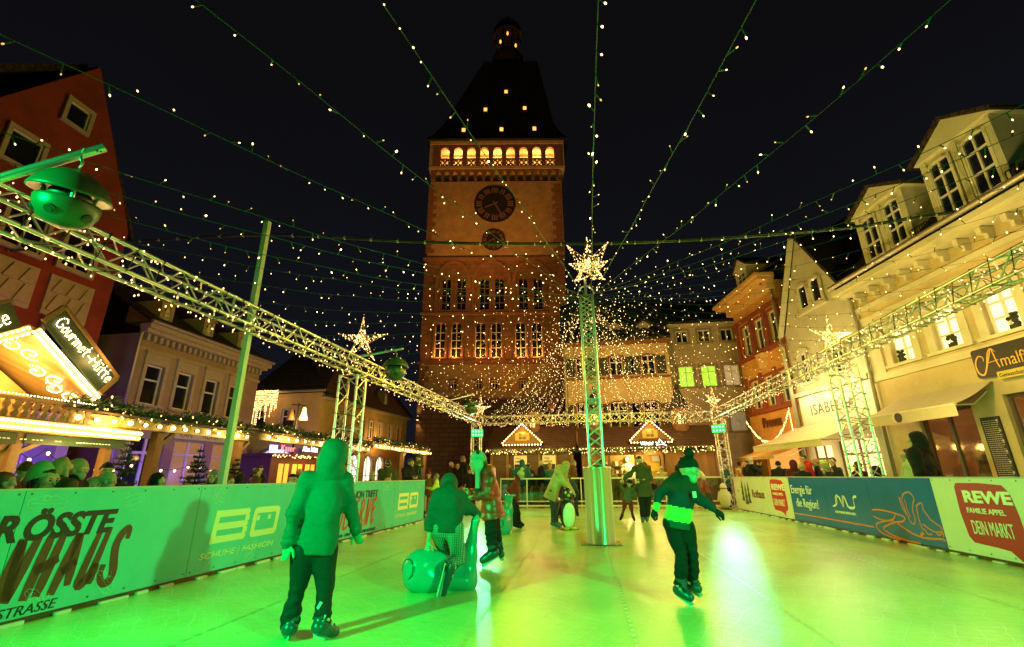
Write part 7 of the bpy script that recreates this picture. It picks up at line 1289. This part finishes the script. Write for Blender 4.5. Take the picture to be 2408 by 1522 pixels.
cr('man in black beanie half hidden behind the two knitted hats', 250, 1107, 'x', -7.6, -30, jacket=BLK, hat='beanie', hatm=BLK, group=GL_)
cr('child in plain beige beanie looking over the left boards', 218, 1144, 'x', -6.2, -20, face=-25, jacket=BLK, hat='beanie', hatm=BEIGE, group=GL_)
cr('child in pale yellow cable knit hat left of the small fir tree', 254, 1133, 'x', -6.1, 30, jacket=BLK, hat='beanie', hatm=CREAM, jk=CREAM, hood='down', group=GL_)
cr('person in black hood in front of the fir trees', 372, 1134, 'x', -5.9, 10, jacket=BLK, hood='up', group=GL_)
cr('woman in grey cap facing the ice just left of the cream post', 500, 1122, 'x', -6.6, -40, face=-55, jacket=BLK, hat='beanie', hatm=GREYC, hair='long', hairm=HBRN, group=GL_)
cr('woman with brown ponytail just right of the cream post', 540, 1132, 'x', -7.2, 30, jacket=BRNC, hair='tail', hairm=HBRN, group=GL_)
cr('taller of two men in dark brown jackets before the arched shop window', 604, 1112, 'x', -8.0, 60, jacket=BRNC, hair='short', hairm=HBRN, group=GL_, bulk=1.1)
cr('man with black cap and dark jacket before the arched shop window, the farther one', 610, 1105, 'x', -9.3, 80, jacket=BLK, hat='cap', hatm=BLK, group=GL_, bulk=1.1)
cr('child in dark pointed hood behind the ponytail', 566, 1124, 'x', -8.6, 100, jacket=BLK, hood='up', group=GL_)
cr('person in pale jacket and black cap bending left of the jade hood', 690, 1120, 'x', -6.6, 20, jacket=cloth('mint_jacket', (.4, .5, .38)), hat='cap', hatm=BLK, lean=.2, group=GL_)
cr('bald man behind the bending person in the black cap', 704, 1112, 'x', -8.0, 70, jacket=BLK, hair=None, group=GL_)
cr('man in brown coat right of the jade hood, before the arched windows', 812, 1112, 'x', -8.0, 80, jacket=BRNC, hair='short', hairm=HBLK, group=GL_)
cr('fair haired child in brown coat leaning at the left boards', 876, 1119, 'x', -5.7, -60, jacket=BRNC, hair='short', hairm=BLOND, group=GL_, arms='rail')
ow = cr('woman in pale headband and olive coat with a beige backpack', 912, 1092, 'x', -5.9, 120, jacket=OLV, hat='headband', hatm=CREAM, hair='bun', hairm=HBLK, group=GL_, bulk=1.08)
t = thing('backpack', 'beige backpack on the woman in the olive coat', 'bag', tuple(np.array(ow.location)), 0); g = MB(); rb = np.array([math.cos(R(120)), math.sin(R(120)), 0]); addm(g, part_mesh([('c', -rb*.24+np.array([0, 0, .98]), -rb*.24+np.array([0, 0, 1.2]), .12, .11, (rb, 1.5))], .016)); g.build('bag', BEIGE, t); g = MB(); g.tube([-rb*.22+np.array([.05, .03, 1.2]), -rb*.1+np.array([.09, .05, 1.42]), rb*.05+np.array([.1, .06, 1.4])], .014, 5); g.build('strap', CREAM, t)
cr('bearded man in khaki beanie carrying a child on his arm', 966, 1089, 'x', -5.55, -40, face=-20, jacket=BLK, hat='beanie', hatm=OLV, arms='hold', group=GL_, bulk=1.15, hair=None)
J, f = body(.52, -60, 'hold'); 
for s in 'lr': J['k'+s] = J['h'+s]+f*.2+np.array([0, 0, -.06]); J['a'+s] = J['k'+s]+np.array([0, 0, -.18])+f*.03; J['t'+s] = J['a'+s]+f*.08
p = atx(985, 1078, -5.45); person('small child in olive coat and furry bobble hat on the arm of the bearded man', tuple(np.array([p[0], p[1], p[2]])-J['head']*np.array([1, 1, 1])), J, f, N_((-.6, -.6, 0)), .55, jacket=OLV, trousers=JEANS, hat='pompom', hatm=OLV, jk=FURW, group=GL_, hs=.19, fine=1.2, bulk=1.2, seed=77)
cr('child in red brown bobble hat looking down beside the board end', 1008, 1118, 'y', 15.4, -60, face=-80, jacket=BRNC, hat='pompom', hatm=DRED, jk=DRED, group=GL_, gz=0.)
cr('child in grey hat and neon yellow vest leaning on the end of the left boards', 1026, 1123, 'y', 14.9, 190, face=150, jacket=LIME, hat='beanie', hatm=GREYC, trousers=NAVY, group=GL_, gz=0., arms='rail')
cr('white haired man in glasses and black coat behind the far left corner', 1062, 1094, 'y', 20.9, -30, jacket=BLK, hair='short', hairm=HGREY, group=GF, bulk=1.1)
cr('grey haired woman close beside the white haired man', 1076, 1098, 'y', 21.0, -70, jacket=BLK, hair='short', hairm=HGREY, group=GF)
cr('person in striped bobble hat turned away near the far left tower', 1089, 1083, 'y', 21.2, 60, jacket=NAVY, hat='tall', hatm=GREYC, jk=BLK, group=GF)
cr('child in dark red hat half hidden by the panda hat girl', 1104, 1108, 'y', 19.0, -80, jacket=BLK, hat='beanie', hatm=DRED, trousers=BLK, group=GF, gz=0.)
cr('man in teal hooded jacket facing the dark hut with a raised hand', 1228, 1089, 'y', 21.2, 100, jacket=TEALC, hood='up', arms=('wave', 'down'), group=GF, bulk=1.1)
cr('man in dark green coat facing the hut next to the teal hood', 1243, 1097, 'y', 21.6, 80, jacket=JDARK, hair='short', hairm=HBLK, group=GF, bulk=1.1)
cr('white haired man in black jacket with one hand on the glass barrier', 1271, 1091, 'y', 20.6, -160, face=-170, jacket=BLK, hair='short', hairm=HGREY, arms=('rail', 'down'), group=GF)
cr('child in orange red hat and pink scarf behind the glass barrier', 1293, 1097, 'y', 20.7, -90, jacket=TEALC, hat='beanie', hatm=ORNG, scarf=PINK, group=GF)
cr('man in grey knitted cap and brown coat by the dark hut door', 1349, 1090, 'y', 21.2, -10, jacket=BRNC, hat='beanie', hatm=GREYC, group=GF)
cr('broad man in dark jacket standing behind the centre mast', 1412, 1085, 'y', 20.9, 80, jacket=JDARK, hair='short', hairm=HBLK, group=GF, bulk=1.2)
cr('child in beige coat and pink cap right of the steel column', 1440, 1108, 'y', 20.6, 70, jacket=CAMEL, hat='beanie', hatm=PINK, jk=CREAM, hood='down', group=GF)
cr('stall vendor in white beanie and white apron inside the lit counter', 1475, 1083, 'y', 23.8, -100, jacket=WHITEC, hat='beanie', hatm=WHITEC, group=GF)
cr('child in pale bobble hat leaning against the lit counter', 1556, 1104, 'y', 22.0, 60, jacket=CREAM, hat='beanie', hatm=BEIGE, group=GF)
cr('man with dark hair behind the black bobble hat, near the hut corner', 1602, 1083, 'y', 21.5, -80, jacket=BLK, hair='short', hairm=HBLK, group=GF)
cr('man in orange vest at the far end of the right boards', 1738, 1093, 'x', 6.8, 100, jacket=ORNG, hair='short', hairm=HBLK, group=GR)
cr('child in pale mint beanie peeking over the far right boards', 1737, 1109, 'x', 6.0, 200, jacket=PINK, hat='beanie', hatm=MINT, group=GR)
cr('person with short fair hair standing behind the gothic lettering board', 1749, 1094, 'x', 6.4, 170, jacket=BLK, hair='short', hairm=BLOND, group=GR)
cr('grey haired person in black coat lifting a phone to take a picture', 1764, 1082, 'x', 6.25, 10, jacket=BLK, hair='short', hairm=HGREY, scarf=CREAM, arms='photo', group=GR, bulk=1.1)
cr('person in black knitted cap and black coat left of the dark red hood', 1830, 1094, 'x', 6.6, 80, jacket=BLK, hat='beanie', hatm=BLK, group=GR, bulk=1.15)
cr('person wearing a dark red hood behind the blue boards', 1866, 1092, 'x', 6.4, 60, jacket=cloth('wine', (.09, .012, .012)), hood='up', group=GR, bulk=1.1)
cr('child in pale hat between the dark red hood and the red jacket', 1886, 1100, 'x', 6.2, 40, jacket=BLK, hat='beanie', hatm=BEIGE, group=GR)
cr('dark haired man in bright red jacket behind the blue boards', 1889, 1080, 'x', 6.9, 190, face=205, jacket=cloth('bright_red', (.50, .025, .02)), hair='short', hairm=HBLK, group=GR, bulk=1.1, hood='down')
cr('person in dusty pink hat right of the red jacket', 1918, 1090, 'x', 7.2, 150, jacket=BLK, hat='beanie', hatm=PINK, group=GR)
cr('child in yellow green bobble hat behind the green beanie', 1936, 1093, 'x', 7.0, 170, jacket=BLK, hat='beanie', hatm=LIME, group=GR)
cr('person in large moss green beanie just above the blue boards', 1943, 1105, 'x', 6.2, 160, jacket=BLK, hat='beanie', hatm=cloth('moss', (.16, .22, .08)), group=GR)
cr('young man with dark fringe and black jacket left of the right lattice tower', 1957, 1087, 'x', 6.6, 190, face=215, jacket=NAVY, hair='short', hairm=HBLK, group=GR)
cr('person in black jacket half hidden by the right lattice tower', 2016, 1096, 'x', 7.0, 120, jacket=BLK, hair='short', hairm=HBLK, group=GR)
cr('person stooping in a black fur collar right of the lattice tower', 2058, 1108, 'x', 6.6, 100, jacket=BLK, jk=BLK, hood='up', group=GR)
cr('tall person in black hood seen from behind at the right boards', 2152, 1035, 'x', 6.0, 125, face=140, jacket=BLK, hood='up', group=GR, fine=.9, bulk=1.12)
cw_ = cr('child in pale green jacket with dark hair bun stretching an arm along the boards', 2132, 1072, 'x', 6.3, 170, jacket=cloth('pale_green', (.42, .50, .30)), hair='bun', hairm=HBLK, arms=('down', 'rail'), group=GR, fine=.95)
cr('person in yellow jacket cut off by the right picture edge', 2440, 1040, 'x', 6.35, 120, jacket=cloth('yellow', (.60, .58, .12)), hair='short', hairm=HBRN, group=GR, fine=1., bulk=1.2)
cr('guest in a tan hat sitting inside the cafe window', 2254, 1074, 'x', 11.8, 170, jacket=BLK, hat='cap', hatm=CAMEL, group='cafe guests'); cr('grey haired guest in dark jacket inside the cafe, right of the tan hat', 2315, 1060, 'x', 11.2, 190, jacket=NAVY, hair='short', hairm=HGREY, group='cafe guests')
# ------------------------------------------------------------------ lettering becomes plain meshes
bpy.context.view_layer.update(); _dg = bpy.context.evaluated_depsgraph_get()
for o in [o for o in SC.objects if o.type == 'FONT']:
    me = bpy.data.meshes.new_from_object(o.evaluated_get(_dg)); n = bpy.data.objects.new('tmp', me); COL.objects.link(n); n.parent = o.parent; n.location = o.location; n.rotation_euler = o.rotation_euler; n.scale = o.scale
    for k in o.keys(): n[k] = o[k]
    nm = o.name; bpy.data.objects.remove(o); n.name = nm
